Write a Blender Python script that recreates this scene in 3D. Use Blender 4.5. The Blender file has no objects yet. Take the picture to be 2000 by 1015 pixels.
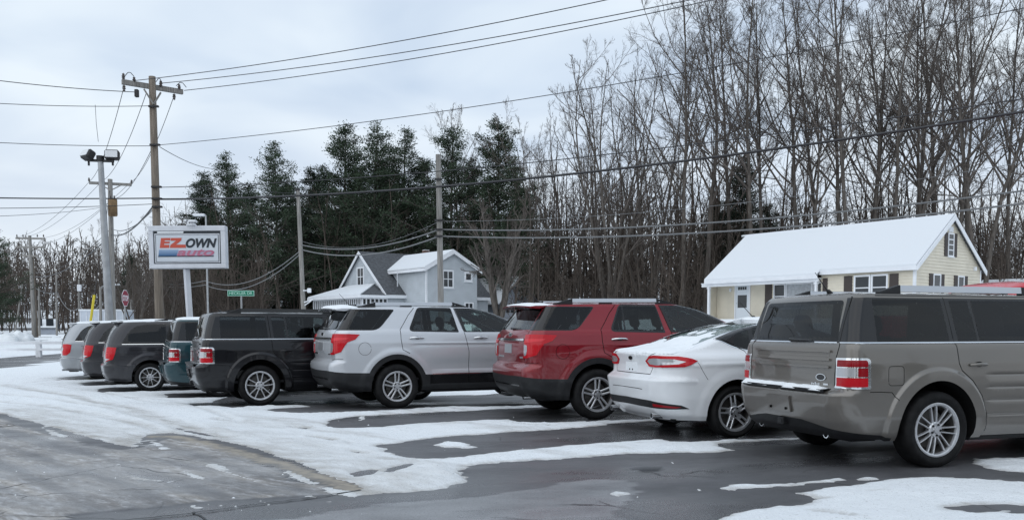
import bpy, bmesh, math, random
import numpy as np
from mathutils import Vector, Matrix
from mathutils.geometry import delaunay_2d_cdt

rnd = random.Random(7)
R = math.radians
sc = bpy.context.scene
col = sc.collection

# ------------------------------------------------------------------ camera, sky, sun, exposure
CAM_H, FPX, PP_Y, PITCH = 1.335, 1700.0, 736.0, R(3.2)      # eye height, focal length (2000 px wide picture), principal row, tilt down
cam_d = bpy.data.cameras.new('camera')
cam = bpy.data.objects.new('camera', cam_d); col.objects.link(cam)
cam.location = (0, 0, CAM_H)
cam.rotation_euler = (R(90) - PITCH, 0, 0)
cam_d.sensor_width = 36.0
cam_d.lens = FPX / 2000 * 36
cam_d.shift_y = (PP_Y - 507.5) / 2000
cam_d.clip_end = 3000
cam_d.clip_start = 0.05
sc.camera = cam

SUN_EL, SUN_AZ = R(42), R(215)
world = bpy.data.worlds.new('World'); sc.world = world; world.use_nodes = True
def build_world():
    nt = world.node_tree; N = nt.nodes; L = nt.links
    bg = N['Background']; bg.inputs['Strength'].default_value = 0.1
    sky = N.new('ShaderNodeTexSky'); sky.sky_type = 'NISHITA'; sky.sun_disc = False
    sky.sun_elevation = SUN_EL; sky.sun_rotation = SUN_AZ
    tc = N.new('ShaderNodeTexCoord')
    sep = N.new('ShaderNodeSeparateXYZ'); L.new(tc.outputs['Generated'], sep.inputs[0])
    # project the view direction on a flat cloud deck
    zc = N.new('ShaderNodeMath'); zc.operation = 'MAXIMUM'; zc.inputs[1].default_value = 0.0; L.new(sep.outputs['Z'], zc.inputs[0])
    za = N.new('ShaderNodeMath'); za.operation = 'ADD'; za.inputs[1].default_value = 0.16; L.new(zc.outputs[0], za.inputs[0])
    dx = N.new('ShaderNodeMath'); dx.operation = 'DIVIDE'; L.new(sep.outputs['X'], dx.inputs[0]); L.new(za.outputs[0], dx.inputs[1])
    dy = N.new('ShaderNodeMath'); dy.operation = 'DIVIDE'; L.new(sep.outputs['Y'], dy.inputs[0]); L.new(za.outputs[0], dy.inputs[1])
    cb = N.new('ShaderNodeCombineXYZ'); L.new(dx.outputs[0], cb.inputs[0]); L.new(dy.outputs[0], cb.inputs[1])
    n1 = N.new('ShaderNodeTexNoise'); n1.inputs['Scale'].default_value = 1.5; n1.inputs['Detail'].default_value = 4; n1.inputs['Roughness'].default_value = 0.42
    n1.inputs['Distortion'].default_value = 0.4
    L.new(cb.outputs[0], n1.inputs['Vector'])
    ramp = N.new('ShaderNodeValToRGB')
    e = ramp.color_ramp.elements
    e[0].position = 0.36; e[0].color = (0.480, 0.575, 0.705, 1)
    e[1].position = 0.66; e[1].color = (0.715, 0.790, 0.855, 1)
    m = e.new(0.50); m.color = (0.580, 0.668, 0.775, 1)
    L.new(n1.outputs['Fac'], ramp.inputs[0])
    sc9 = N.new('ShaderNodeVectorMath'); sc9.operation = 'SCALE'; sc9.inputs['Scale'].default_value = 9.6
    L.new(ramp.outputs[0], sc9.inputs[0])
    # the air near the horizon is a little whiter all the way round
    hz = N.new('ShaderNodeMapRange'); hz.inputs['From Min'].default_value = 0.0; hz.inputs['From Max'].default_value = 0.26
    hz.inputs['To Min'].default_value = 0.75; hz.inputs['To Max'].default_value = 0.0; L.new(sep.outputs['Z'], hz.inputs[0])
    mh = N.new('ShaderNodeMix'); mh.data_type = 'RGBA'; L.new(hz.outputs[0], mh.inputs['Factor']); L.new(sc9.outputs[0], mh.inputs['A'])
    mh.inputs['B'].default_value = (6.9, 7.2, 7.6, 1)
    mx = N.new('ShaderNodeMix'); mx.data_type = 'RGBA'; mx.inputs['Factor'].default_value = 0.93
    L.new(sky.outputs[0], mx.inputs['A']); L.new(mh.outputs['Result'], mx.inputs['B'])
    L.new(mx.outputs['Result'], bg.inputs['Color'])
build_world()
sun_d = bpy.data.lights.new('sun', 'SUN'); sun_d.energy = 0.9; sun_d.angle = R(100); sun_d.color = (1.0, 0.985, 0.96)
sun = bpy.data.objects.new('sun', sun_d); col.objects.link(sun)
sun.rotation_euler = (R(90) - SUN_EL, 0, R(180) - SUN_AZ)
sun.location = (0, 0, 60)
sc.view_settings.view_transform = 'Standard'; sc.view_settings.look = 'None'
sc.view_settings.exposure = 0.36; sc.view_settings.gamma = 1.0; sc.view_settings.use_curve_mapping = False
sc.render.engine = 'CYCLES'
sc.cycles.max_bounces = 6; sc.cycles.transparent_max_bounces = 12; sc.cycles.caustics_reflective = False; sc.cycles.caustics_refractive = False
sc.cycles.use_denoising = True; sc.cycles.denoiser = 'OPENIMAGEDENOISE'; sc.cycles.denoising_input_passes = 'RGB_ALBEDO_NORMAL'; sc.cycles.denoising_prefilter = 'NONE'; sc.cycles.use_adaptive_sampling = False; sc.cycles.sample_clamp_indirect = 4.0

# ------------------------------------------------------------------ terrain and where a pixel of the photograph meets it
def smooth(a, b, v):
    t = np.clip((np.asarray(v, float) - a) / (b - a), 0, 1)
    return t * t * (3 - 2 * t)
def zg(x, y):
    x = np.asarray(x, float); y = np.asarray(y, float)
    z = -0.05 * np.clip(y - 14.5, 0, 2.5) - 0.012 * np.clip(y - 17, 0, 4) + 0.28 * smooth(12.8, 15.6, y) * smooth(4.8, 8, x)
    d = (x - 12) * 0.45 + (y - 16) * 0.89
    lat = 0.42 + 0.58 * smooth(-0.48, -0.2, x / np.maximum(y, 5))
    z = z + 1.75 * smooth(7, 30, d) * lat
    return z + 16 * smooth(120, 300, y)
def ray(px, py):
    cx, cy = (px - 1000) / FPX, (PP_Y - py) / FPX
    return Vector((cx, math.cos(PITCH) + cy * math.sin(PITCH), -math.sin(PITCH) + cy * math.cos(PITCH)))
def G(px, py):
    d = ray(px, py); z = 0.0
    for _ in range(12):
        t = (z - CAM_H) / d.z
        z = float(zg(d.x * t, d.y * t))
    return Vector((d.x * t, d.y * t, z))
def A(px, py, Y):
    d = ray(px, py); t = Y / d.y
    return Vector((d.x * t, Y, CAM_H + d.z * t))
def ground_at(px, Y):
    x = (px - 1000) / FPX * Y
    return Vector((x, Y, float(zg(x, Y))))

# ------------------------------------------------------------------ helpers
def link(o, parent=None):
    col.objects.link(o)
    if parent is not None: o.parent = parent
    return o
def tag(o, label=None, cat=None, group=None, kind=None):
    if label: o['label'] = label
    if cat: o['category'] = cat
    if group: o['group'] = group
    if kind: o['kind'] = kind
    return o
def empty(name, loc=(0, 0, 0), rz=0, parent=None):
    o = bpy.data.objects.new(name, None); o.empty_display_size = 0.3
    link(o, parent); o.location = loc; o.rotation_euler = (0, 0, rz)
    return o
def np_mesh(name, V, F, smooth_=True, mats=None):
    """V (n,3); F (m,3) or (m,4) array"""
    V = np.asarray(V, np.float32); F = np.asarray(F, np.int32)
    me = bpy.data.meshes.new(name)
    k = F.shape[1]
    me.vertices.add(len(V)); me.vertices.foreach_set('co', V.ravel())
    me.loops.add(F.size); me.loops.foreach_set('vertex_index', F.ravel())
    me.polygons.add(len(F))
    me.polygons.foreach_set('loop_start', np.arange(0, F.size, k, dtype=np.int32))
    me.polygons.foreach_set('loop_total', np.full(len(F), k, np.int32))
    if smooth_: me.polygons.foreach_set('use_smooth', np.ones(len(F), bool))
    me.update(calc_edges=True)
    for m in (mats or []): me.materials.append(m)
    return me
class MB:
    def __init__(s): s.V = []; s.F = []; s.M = []
    def add(s, vs, fs, m=0):
        b = len(s.V); s.V += [tuple(v) for v in vs]
        for f in fs: s.F.append([i + b for i in f]); s.M.append(m)
        return s
    def box(s, x0, x1, y0, y1, z0, z1, m=0):
        return s.add([(x0,y0,z0),(x1,y0,z0),(x1,y1,z0),(x0,y1,z0),(x0,y0,z1),(x1,y0,z1),(x1,y1,z1),(x0,y1,z1)],
                     [(0,3,2,1),(4,5,6,7),(0,1,5,4),(1,2,6,5),(2,3,7,6),(3,0,4,7)], m)
    def bbox(s, x0, x1, y0, y1, z0, z1, b=0.01, m=0):
        """box with chamfered edges"""
        if min(x1-x0, y1-y0, z1-z0) < 2.2*b: b = min(x1-x0, y1-y0, z1-z0)/2.3
        bm = bmesh.new(); bmesh.ops.create_cube(bm, size=1)
        for v in bm.verts: v.co = Vector((x0+(v.co.x+.5)*(x1-x0), y0+(v.co.y+.5)*(y1-y0), z0+(v.co.z+.5)*(z1-z0)))
        bmesh.ops.bevel(bm, geom=bm.edges[:], offset=b, segments=1, affect='EDGES')
        bm.verts.index_update()
        s.add([v.co for v in bm.verts], [[v.index for v in f.verts] for f in bm.faces], m); bm.free(); return s
    def obox(s, c, ex, ey, ez, m=0):
        c, ex, ey, ez = map(Vector, (c, ex, ey, ez))
        vs = [c + sx*ex + sy*ey + sz*ez for sz in (-1,1) for sx, sy in ((-1,-1),(1,-1),(1,1),(-1,1))]
        return s.add(vs, [(0,3,2,1),(4,5,6,7),(0,1,5,4),(1,2,6,5),(2,3,7,6),(3,0,4,7)], m)
    def tube(s, pts, rad, n=6, cap=True, m=0):
        pts = [Vector(p) for p in pts]
        if not hasattr(rad, '__len__'): rad = [rad]*len(pts)
        b = len(s.V); K = len(pts)
        d0 = (pts[-1]-pts[0]).normalized()
        up = Vector((0,0,1)) if abs(d0.z) < .9 else Vector((1,0,0))
        for i, p in enumerate(pts):
            d = (pts[min(i+1,K-1)] - pts[max(i-1,0)]).normalized()
            a = d.cross(up).normalized(); c = d.cross(a).normalized()
            for k in range(n):
                t = 2*math.pi*k/n
                s.V.append(tuple(p + rad[i]*(math.cos(t)*a + math.sin(t)*c)))
        for i in range(K-1):
            for k in range(n):
                k2 = (k+1)%n
                s.F.append([b+i*n+k, b+(i+1)*n+k, b+(i+1)*n+k2, b+i*n+k2]); s.M.append(m)
        if cap:
            s.F.append([b+k for k in range(n)]); s.M.append(m)
            s.F.append([b+(K-1)*n+k for k in reversed(range(n))]); s.M.append(m)
        return s
    def lathe_y(s, prof, n=48, m=0, c=(0,0,0)):
        """profile of (radius, y) turned about the y axis"""
        b = len(s.V); K = len(prof)
        for (r, y) in prof:
            for k in range(n):
                t = 2*math.pi*k/n
                s.V.append((c[0]+r*math.cos(t), c[1]+y, c[2]+r*math.sin(t)))
        for i in range(K-1):
            for k in range(n):
                k2 = (k+1)%n
                s.F.append([b+i*n+k, b+i*n+k2, b+(i+1)*n+k2, b+(i+1)*n+k]); s.M.append(m)
        return s
    def prism(s, poly, ax, o, h, m=0):
        """polygon poly of (u,v) in the plane o + u*ax[0] + v*ax[1], extruded by h*ax[2]"""
        o = Vector(o); a, b_, c = map(Vector, ax); n = len(poly)
        vs = [o+u*a+v*b_ for u, v in poly] + [o+u*a+v*b_+h*c for u, v in poly]
        fs = [list(range(n))[::-1], list(range(n, 2*n))] + [(i,(i+1)%n,n+(i+1)%n,n+i) for i in range(n)]
        return s.add(vs, fs, m)
    def mesh(s, name, mats, smooth_=False):
        me = bpy.data.meshes.new(name); me.from_pydata(s.V, [], s.F)
        for mt in mats: me.materials.append(mt)
        if len(mats) > 1: me.polygons.foreach_set('material_index', s.M)
        if len(s.V) < 6000:
            bm = bmesh.new(); bm.from_mesh(me); bmesh.ops.recalc_face_normals(bm, faces=bm.faces[:]); bm.to_mesh(me); bm.free()
        if smooth_:
            me.polygons.foreach_set('use_smooth', [True]*len(me.polygons))
            if smooth_ is not True:
                try: me.set_sharp_from_angle(angle=R(smooth_))
                except Exception: pass
        me.update()
        return me
    def build(s, name, mats, parent=None, smooth_=False):
        if not isinstance(mats, (list, tuple)): mats = [mats]
        o = bpy.data.objects.new(name, s.mesh(name, mats, smooth_)); return link(o, parent)
def from_mesh(name, me, parent=None):
    o = bpy.data.objects.new(name, me); return link(o, parent)
def copy_tree(o, parent=None):
    c = o.copy(); link(c); c.parent = parent
    for ch in o.children: copy_tree(ch, c)
    return c
def vnoise(x, y, seed=0):
    """smooth value noise on arrays, about -1..1"""
    xi = np.floor(x).astype(np.int64); yi = np.floor(y).astype(np.int64)
    xf = x - xi; yf = y - yi
    def h(a, b):
        n = (a*374761393 + b*668265263 + seed*974711) & 0x7fffffff
        n = ((n ^ (n >> 13)) * 1274126177) & 0x7fffffff
        return ((n ^ (n >> 16)) & 0xffff) / 32767.5 - 1
    u = xf*xf*(3-2*xf); v = yf*yf*(3-2*yf)
    return (h(xi,yi)*(1-u)+h(xi+1,yi)*u)*(1-v) + (h(xi,yi+1)*(1-u)+h(xi+1,yi+1)*u)*v
def fbm(x, y, oct=4, seed=0):
    s = 0; a = 1; t = 0
    for k in range(oct):
        s = s + a*vnoise(x*2**k+k*17.3, y*2**k-k*9.1, seed+k); t += a; a *= .5
    return s/t
def pip(P, S, Z):
    """points inside polygon P [(s,z)...] for arrays S, Z"""
    P = np.asarray(P, float); ins = np.zeros(np.shape(S), bool)
    x1, y1 = P[-1]
    for x2, y2 in P:
        if y1 != y2:
            c = ((y2 > Z) != (y1 > Z)) & (S < (x1-x2)*(Z-y2)/(y1-y2) + x2)
            ins ^= c
        x1, y1 = x2, y2
    return ins
def pdist(P, X, Y, closed=True):
    P = np.asarray(P, float); best = np.full(np.shape(X), 1e9)
    n = len(P)
    for i in range(n if closed else n-1):
        ax, ay = P[i]; bx, by = P[(i+1) % n]
        dx, dy = bx-ax, by-ay; L2 = dx*dx+dy*dy+1e-12
        t = np.clip(((X-ax)*dx+(Y-ay)*dy)/L2, 0, 1)
        best = np.minimum(best, (X-ax-t*dx)**2+(Y-ay-t*dy)**2)
    return np.sqrt(best)

# ------------------------------------------------------------------ materials
MATS = {}
def mat(name, base=(.5,.5,.5), rough=.6, metal=0.0, spec=.5, coat=0.0, coat_rough=.05, noise=None, bump=None, alpha=None):
    """plain principled material with optional noise = (scale, amount, detail) value variation, bump = (scale, strength, distance)"""
    m = bpy.data.materials.new(name); m.use_nodes = True; MATS[name] = m
    nt = m.node_tree; N = nt.nodes; L = nt.links; b = N['Principled BSDF']
    b.inputs['Base Color'].default_value = (*base, 1); b.inputs['Roughness'].default_value = rough
    b.inputs['Metallic'].default_value = metal; b.inputs['Specular IOR Level'].default_value = spec
    b.inputs['Coat Weight'].default_value = coat; b.inputs['Coat Roughness'].default_value = coat_rough
    if noise or bump: tc = N.new('ShaderNodeTexCoord')
    if noise:
        n = N.new('ShaderNodeTexNoise'); n.inputs['Scale'].default_value = noise[0]; n.inputs['Detail'].default_value = noise[2] if len(noise) > 2 else 4
        L.new(tc.outputs['Object'], n.inputs['Vector'])
        mp = N.new('ShaderNodeMapRange'); mp.inputs['To Min'].default_value = 1-noise[1]; mp.inputs['To Max'].default_value = 1+noise[1]
        mp.inputs['From Min'].default_value = .3; mp.inputs['From Max'].default_value = .7
        L.new(n.outputs['Fac'], mp.inputs[0])
        mu = N.new('ShaderNodeVectorMath'); mu.operation = 'SCALE'; mu.inputs[0].default_value = base
        L.new(mp.outputs[0], mu.inputs['Scale']); L.new(mu.outputs[0], b.inputs['Base Color'])
    if bump:
        n2 = N.new('ShaderNodeTexNoise'); n2.inputs['Scale'].default_value = bump[0]; n2.inputs['Detail'].default_value = 5
        L.new(tc.outputs['Object'], n2.inputs['Vector'])
        bp = N.new('ShaderNodeBump'); bp.inputs['Strength'].default_value = bump[1]; bp.inputs['Distance'].default_value = bump[2]
        L.new(n2.outputs['Fac'], bp.inputs['Height']); L.new(bp.outputs[0], b.inputs['Normal'])
    return m
def stretch(m, vec):
    """stretch the object coordinates that drive m's noises"""
    nt = m.node_tree
    mp = nt.nodes.new('ShaderNodeMapping'); mp.inputs['Scale'].default_value = vec
    tc = [n for n in nt.nodes if n.type == 'TEX_COORD'][0]
    ls = [l for l in nt.links if l.from_node == tc]
    for l in ls:
        to = l.to_socket; nt.links.remove(l); nt.links.new(mp.outputs[0], to)
    nt.links.new(tc.outputs['Object'], mp.inputs[0])
    return m
def paint(name, base, metal=.35, rough=.38, grime=.5, grime_col=(.30,.29,.28), coat=1.0):
    """clear-coated car paint; road film gathers on the lower body; the inside of the shell is dark trim"""
    m = mat(name, base, rough, metal, .2, coat, .03)
    nt = m.node_tree; N = nt.nodes; L = nt.links; b = N['Principled BSDF']
    tc = N.new('ShaderNodeTexCoord')
    sep = N.new('ShaderNodeSeparateXYZ'); L.new(tc.outputs['Object'], sep.inputs[0])
    low = N.new('ShaderNodeMapRange'); low.inputs['From Min'].default_value = 1.05; low.inputs['From Max'].default_value = .25; L.new(sep.outputs['Z'], low.inputs[0])
    n = N.new('ShaderNodeTexNoise'); n.inputs['Scale'].default_value = 3.2; n.inputs['Detail'].default_value = 7; n.inputs['Roughness'].default_value = .65
    L.new(tc.outputs['Object'], n.inputs['Vector'])
    mu = N.new('ShaderNodeMath'); mu.operation = 'MULTIPLY'; L.new(low.outputs[0], mu.inputs[0]); L.new(n.outputs['Fac'], mu.inputs[1])
    m2 = N.new('ShaderNodeMath'); m2.operation = 'MULTIPLY'; m2.inputs[1].default_value = grime; L.new(mu.outputs[0], m2.inputs[0]); m2.use_clamp = True
    mx = N.new('ShaderNodeMix'); mx.data_type = 'RGBA'; mx.inputs['A'].default_value = (*base, 1); mx.inputs['B'].default_value = (*grime_col, 1)
    L.new(m2.outputs[0], mx.inputs['Factor']); L.new(mx.outputs['Result'], b.inputs['Base Color'])
    rr = N.new('ShaderNodeMapRange'); rr.inputs['To Min'].default_value = .02; rr.inputs['To Max'].default_value = .30; L.new(m2.outputs[0], rr.inputs[0]); L.new(rr.outputs[0], b.inputs['Coat Roughness'])
    out = N['Material Output']; geo = N.new('ShaderNodeNewGeometry'); df = N.new('ShaderNodeBsdfDiffuse'); df.inputs[0].default_value = (.03,.03,.03,1)
    ms = N.new('ShaderNodeMixShader'); L.new(geo.outputs['Backfacing'], ms.inputs[0]); L.new(b.outputs[0], ms.inputs[1]); L.new(df.outputs[0], ms.inputs[2]); L.new(ms.outputs[0], out.inputs[0])
    return m
def glass(name, tint, refl=1.45, haze=0.0):
    """thin tinted pane: fresnel mirror over a tinted see-through"""
    m = bpy.data.materials.new(name); m.use_nodes = True; MATS[name] = m
    nt = m.node_tree; N = nt.nodes; L = nt.links
    for n in list(N): N.remove(n)
    out = N.new('ShaderNodeOutputMaterial'); tr = N.new('ShaderNodeBsdfTransparent'); tr.inputs[0].default_value = (*tint, 1)
    gl = N.new('ShaderNodeBsdfGlossy'); gl.inputs['Roughness'].default_value = .02; gl.inputs[0].default_value = (1,1,1,1)
    fr = N.new('ShaderNodeFresnel'); fr.inputs[0].default_value = refl
    ms = N.new('ShaderNodeMixShader'); L.new(fr.outputs[0], ms.inputs[0]); L.new(gl.outputs[0], ms.inputs[2])
    if haze > 0:
        df = N.new('ShaderNodeBsdfDiffuse'); df.inputs[0].default_value = (.10,.115,.13,1)
        m2 = N.new('ShaderNodeMixShader'); m2.inputs[0].default_value = haze; L.new(tr.outputs[0], m2.inputs[1]); L.new(df.outputs[0], m2.inputs[2]); L.new(m2.outputs[0], ms.inputs[1])
    else: L.new(tr.outputs[0], ms.inputs[1])
    L.new(ms.outputs[0], out.inputs[0])
    return m
SNOW = mat('snow', (.84,.87,.89), .55, 0, .4, bump=(26, .35, .03), noise=(5, .03))
GLASS_DARK = glass('privacy_glass', (.17,.185,.19), 1.42, .01)
GLASS_LIGHT = glass('light_green_glass', (.58,.68,.65), 1.5, .05)
GLASS_HOUSE = mat('house_pane', (.03,.035,.04), .06, 0, .6)
GLOSS_BLACK = mat('gloss_black_trim', (.012,.012,.013), .12, 0, .5)
PLASTIC = mat('dark_plastic', (.014,.0145,.016), .5, 0, .35, noise=(9, .25))
RUBBER = mat('tyre_rubber', (.009,.009,.0095), .7, 0, .22, noise=(14, .5))
GAP = mat('panel_gap', (.006,.006,.006), .9, 0, .1)  # near-black colour adds painted shade to the open gaps
CHROME = mat('chrome', (.78,.79,.80), .12, 1.0)
SATIN = mat('satin_silver', (.55,.57,.60), .32, .85)
ALLOY = mat('alloy', (.62,.63,.65), .30, .75, noise=(16, .14))
BRAKE_BARREL = mat('brake_and_barrel_shade', (.10,.095,.09), .6, .6)  # brake parts; on the rim barrel it paints in shade
WELL = mat('wheel_well', (.012,.012,.012), .95, 0, .1)
LENS_RED = mat('red_lens', (.50,.008,.016), .12, 0, .35)
LENS_DRED = mat('dark_red_lens', (.27,.006,.012), .12, 0, .35)
LENS_PINK = mat('pale_red_lens', (.64,.03,.04), .12, 0, .35)  # paler red plastic of the lens inserts
LENS_CLEAR = mat('clear_lens', (.52,.53,.55), .18, .5, .5, .4, .03)
SEAT = mat('seat_fabric', (.20,.20,.20), .9, 0, .2)
SEAT_TAN = mat('seat_light_fabric', (.34,.33,.31), .9, 0, .2)
INTERIOR = mat('interior_trim', (.03,.03,.032), .8, 0, .2)
PLATE = mat('plate_metal', (.45,.46,.48), .35, .7)
# ------------------------------------------------------------------ vehicles: a shell P(s,z) wrapped round the car, cut exactly along every panel, pane and lamp
def table(pts, sig=.012):
    """piecewise linear table, rounded by a small gaussian"""
    pts = np.array(pts, float); g = np.arange(pts[0,0]-.1, pts[-1,0]+.1, .003)
    v = np.interp(g, pts[:,0], pts[:,1])
    k = np.exp(-.5*(np.arange(-15,16)*.003/sig)**2); k /= k.sum()
    vp = np.concatenate([np.full(15, v[0]), v, np.full(15, v[-1])])
    v = np.convolve(vp, k, 'valid')
    return lambda z: np.interp(z, g, v)
def rounded(poly, r, n=5):
    out = []; N = len(poly)
    for i in range(N):
        p0 = np.array(poly[i-1], float); p = np.array(poly[i], float); p1 = np.array(poly[(i+1)%N], float)
        a = p0-p; b = p1-p; la, lb = np.hypot(*a), np.hypot(*b)
        ra = r[i] if hasattr(r, '__len__') else r
        d = min(ra, la*.45, lb*.45); q0 = p+a/la*d; q1 = p+b/lb*d
        for k in range(n+1):
            t = k/n; out.append(tuple((1-t)**2*q0+2*t*(1-t)*p+t*t*q1))
    return out
def densify(poly, step, closed=True):
    out = []; N = len(poly)
    for i in range(N if closed else N-1):
        p = np.array(poly[i], float); q = np.array(poly[(i+1)%N], float)
        k = max(1, int(math.ceil(np.hypot(*(q-p))/step)))
        for j in range(k): out.append(tuple(p+(q-p)*j/k))
    if not closed: out.append(tuple(poly[-1]))
    return out
def grow_poly(poly, d):
    P = np.array(poly, float); N = len(P)
    ar = .5*np.sum(P[:,0]*np.roll(P[:,1],-1)-np.roll(P[:,0],-1)*P[:,1]); sg = 1 if ar > 0 else -1
    out = []
    for i in range(N):
        a = P[i]-P[i-1]; b = P[(i+1)%N]-P[i]
        na = np.array([a[1],-a[0]])/(np.hypot(*a)+1e-9); nb = np.array([b[1],-b[0]])/(np.hypot(*b)+1e-9)
        n = na+nb; n /= (np.hypot(*n)+1e-9); c = max(.5, float(n@na))
        out.append(tuple(P[i]+sg*d*n/c))
    return out
def strip_poly(path, w):
    """closed polygon round an open path"""
    P = np.array(path, float); T = np.gradient(P, axis=0); T /= np.linalg.norm(T, axis=1)[:,None]+1e-9
    n = np.stack([-T[:,1], T[:,0]], 1)*w/2
    return [tuple(p) for p in np.concatenate([P+n, (P-n)[::-1]])]
def ell(cx, cz, rx, rz, n=40, a0=0, a1=360):
    return [(cx+rx*math.cos(R(a0+(a1-a0)*k/n)), cz+rz*math.sin(R(a0+(a1-a0)*k/n))) for k in range(n if a1-a0 == 360 else n+1)]

def islands(pc):
    """split a piece into its connected pieces, largest first"""
    V, T, N = pc; key = np.round(V, 4); _, inv = np.unique(key, axis=0, return_inverse=True); inv = inv.ravel()
    par = np.arange(inv.max()+1)
    t = inv[T]
    for _ in range(200):
        m = np.minimum(np.minimum(par[t[:,0]], par[t[:,1]]), par[t[:,2]]); new = par.copy()
        for k in range(3): np.minimum.at(new, t[:,k], m)
        new = new[new]
        if (new == par).all(): break
        par = new
    lab = par[t[:,0]]; out = []
    for l in np.unique(lab):
        tt = T[lab == l]; u, iv = np.unique(tt, return_inverse=True); out.append((V[u], iv.reshape(tt.shape), N[u]))
    return sorted(out, key=lambda q: -len(q[1]))
class Shell:
    def __init__(s, xr, xf, w, rr, rf, zlo, zt, zroof, bow=.05, bowf=.12, taper=(.0,.0), wheels=(0,2.9), tyre_r=.37, arch=(.455,.475), D=None, extra_z=(), rings=(), lines=()):
        s.xr, s.xf, s.w, s.rr, s.rf = table(xr), table(xf), table(w), table(rr, .03), table(rf, .03)
        s.zlo = zlo; s.zt = (lambda v, t=np.array(zt, float): np.interp(v, t[:,0], t[:,1])); s.zroof = zroof
        s.bow, s.bowf, s.taper, s.wheels, s.tyre_r, s.arch, s.Df, s.extra_z = bow, bowf, taper, wheels, tyre_r, arch, D, extra_z
        s.rings = rings; s.lines = list(lines); s.regions = []; s.zmax = max(p[1] for p in zt)
    def _k(s, z):
        x0, x1, w, r, rf = s.xr(z), s.xf(z), s.w(z), s.rr(z), s.rf(z)
        yc = w-r; xa = x0+s.bow*(yc/w)**2; xs = xa+r*1.05; Lc = 1.35*r
        ycf = w-rf; xaf = x1-s.bowf*(ycf/w)**2; xsf = xaf-rf*1.1; Lf = 1.35*rf
        return x0, x1, w, r, rf, yc, xa, xs, Lc, ycf, xaf, xsf, Lf
    def base(s, S, z):
        S = np.asarray(S, float); z = np.asarray(z, float)
        x0, x1, w, r, rf, yc, xa, xs, Lc, ycf, xaf, xsf, Lf = s._k(z)
        a = xs-Lc; b = xsf+Lf
        t = np.clip((S-a)/Lc, 0, 1); tf = np.clip((S-xsf)/Lf, 0, 1)
        yr = yc+(S-a); yf = ycf-(S-b)
        x = np.where(S < a, x0+s.bow*(yr/w)**2, np.where(S < xs, xa+(xs-xa)*(1-np.cos(t*math.pi/2)), np.where(S < xsf, S, np.where(S < b, xaf-(xaf-xsf)*(1-np.sin(tf*math.pi/2)), x1-s.bowf*(yf/w)**2))))
        y = np.where(S < a, yr, np.where(S < xs, yc+r*np.sin(t*math.pi/2), np.where(S < xsf, w, np.where(S < b, ycf+rf*np.cos(tf*math.pi/2), yf))))
        tp = 1-s.taper[0]*np.clip(-x, 0, 2)**2-s.taper[1]*np.clip(x-s.wheels[1]+.3, 0, 3)**2
        return np.stack([x, y*tp, z+0*S], -1)
    def s0(s, z):
        k = s._k(np.asarray(z, float)); return k[7]-k[8]-k[5]
    def s1(s, z):
        k = s._k(np.asarray(z, float)); return k[11]+k[12]+k[9]
    def sy(s, y, z):
        x0, x1, w, r, rf, yc, xa, xs, Lc, *_ = s._k(np.asarray(z, float))
        if y <= yc: return float(xs-Lc+(y-yc))
        return float(xs-Lc+Lc*math.asin(min(1, (y-yc)/r))*2/math.pi)
    def sx(s, x, z):
        x0, x1, w, r, rf, yc, xa, xs, Lc, *_ = s._k(np.asarray(z, float))
        if x >= xs: return float(x)
        return float(xs-Lc+Lc*math.acos(max(-1, min(1, 1-(x-xa)/(xs-xa))))*2/math.pi)
    def sfy(s, y, z):
        k = s._k(np.asarray(z, float)); return float(k[11]+k[12]+(k[9]-y)) if y <= k[9] else float(k[11]+k[12]*(1-math.asin(min(1,(y-k[9])/k[4]))*2/math.pi))
    def P(s, S, z, off=0.0):
        S = np.asarray(S, float); z = np.asarray(z, float)
        def raw(S, z):
            p = s.base(S, z)
            if s.Df is None: return p
            e = 1e-3
            n = np.cross(s.base(S+e, z)-s.base(S-e, z), s.base(S, z+e)-s.base(S, z-e)); n = -n/(np.linalg.norm(n, axis=-1)[..., None]+1e-12)
            return p+n*s.Df(p[...,0], p[...,1], p[...,2])[..., None]
        e = 2e-3
        p = raw(S, z)
        n = -np.cross(raw(S+e, z)-raw(S-e, z), raw(S, z+e)-raw(S, z-e)); n /= np.linalg.norm(n, axis=-1)[..., None]+1e-12
        return p+n*off, n
    # ---- cutting
    def region(s, name, poly, m, off=0.0, side='both', join=False, parent=None, step=.045):
        s.regions.append(dict(name=name, poly=densify(poly, step), m=m, off=off, side=side, join=join, parent=parent))
    def seam(s, path, w=.009): s.region('~gap', strip_poly(densify(path, .04, False), w), GAP, -.004)
    def cut(s):
        zl = [s.zlo]; z = s.zlo; gz = np.arange(s.zlo, s.zmax+.001, .002)
        acc = 0
        for a, b in zip(gz[:-1], gz[1:]):
            d = max(abs(s.xr(b)-s.xr(a)), .8*abs(s.xf(b)-s.xf(a)), abs(s.w(b)-s.w(a))*2, b-a)
            acc += float(d)
            if acc > .055: zl.append(b); acc = 0
        ex = set(s.extra_z); zl += list(s.extra_z)
        rows = []
        for z in sorted(zl):
            k = s._k(np.float64(z)); a = float(k[7]-k[8]); xs = float(k[7]); xsf = float(k[11]); b = float(k[11]+k[12])
            ss = list(np.arange(float(s.s0(z))+.03, a-.02, .075))+list(np.linspace(a, xs, 8))+list(np.arange(xs+.04, min(1.6, xsf-.05), .05))+list(np.arange(1.6, xsf-.04, .10))+list(np.linspace(xsf, b, 6))+list(np.arange(b+.08, float(s.s1(z))-.03, .12))
            rows += [(v, z) for v in ss]
        # outline of the half shell
        zr = float(s.zt(-9)); zf = float(s.zt(9))
        for _ in range(4): zr = float(s.zt(s.s0(zr))); zf = float(s.zt(s.s1(zf)))
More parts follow.
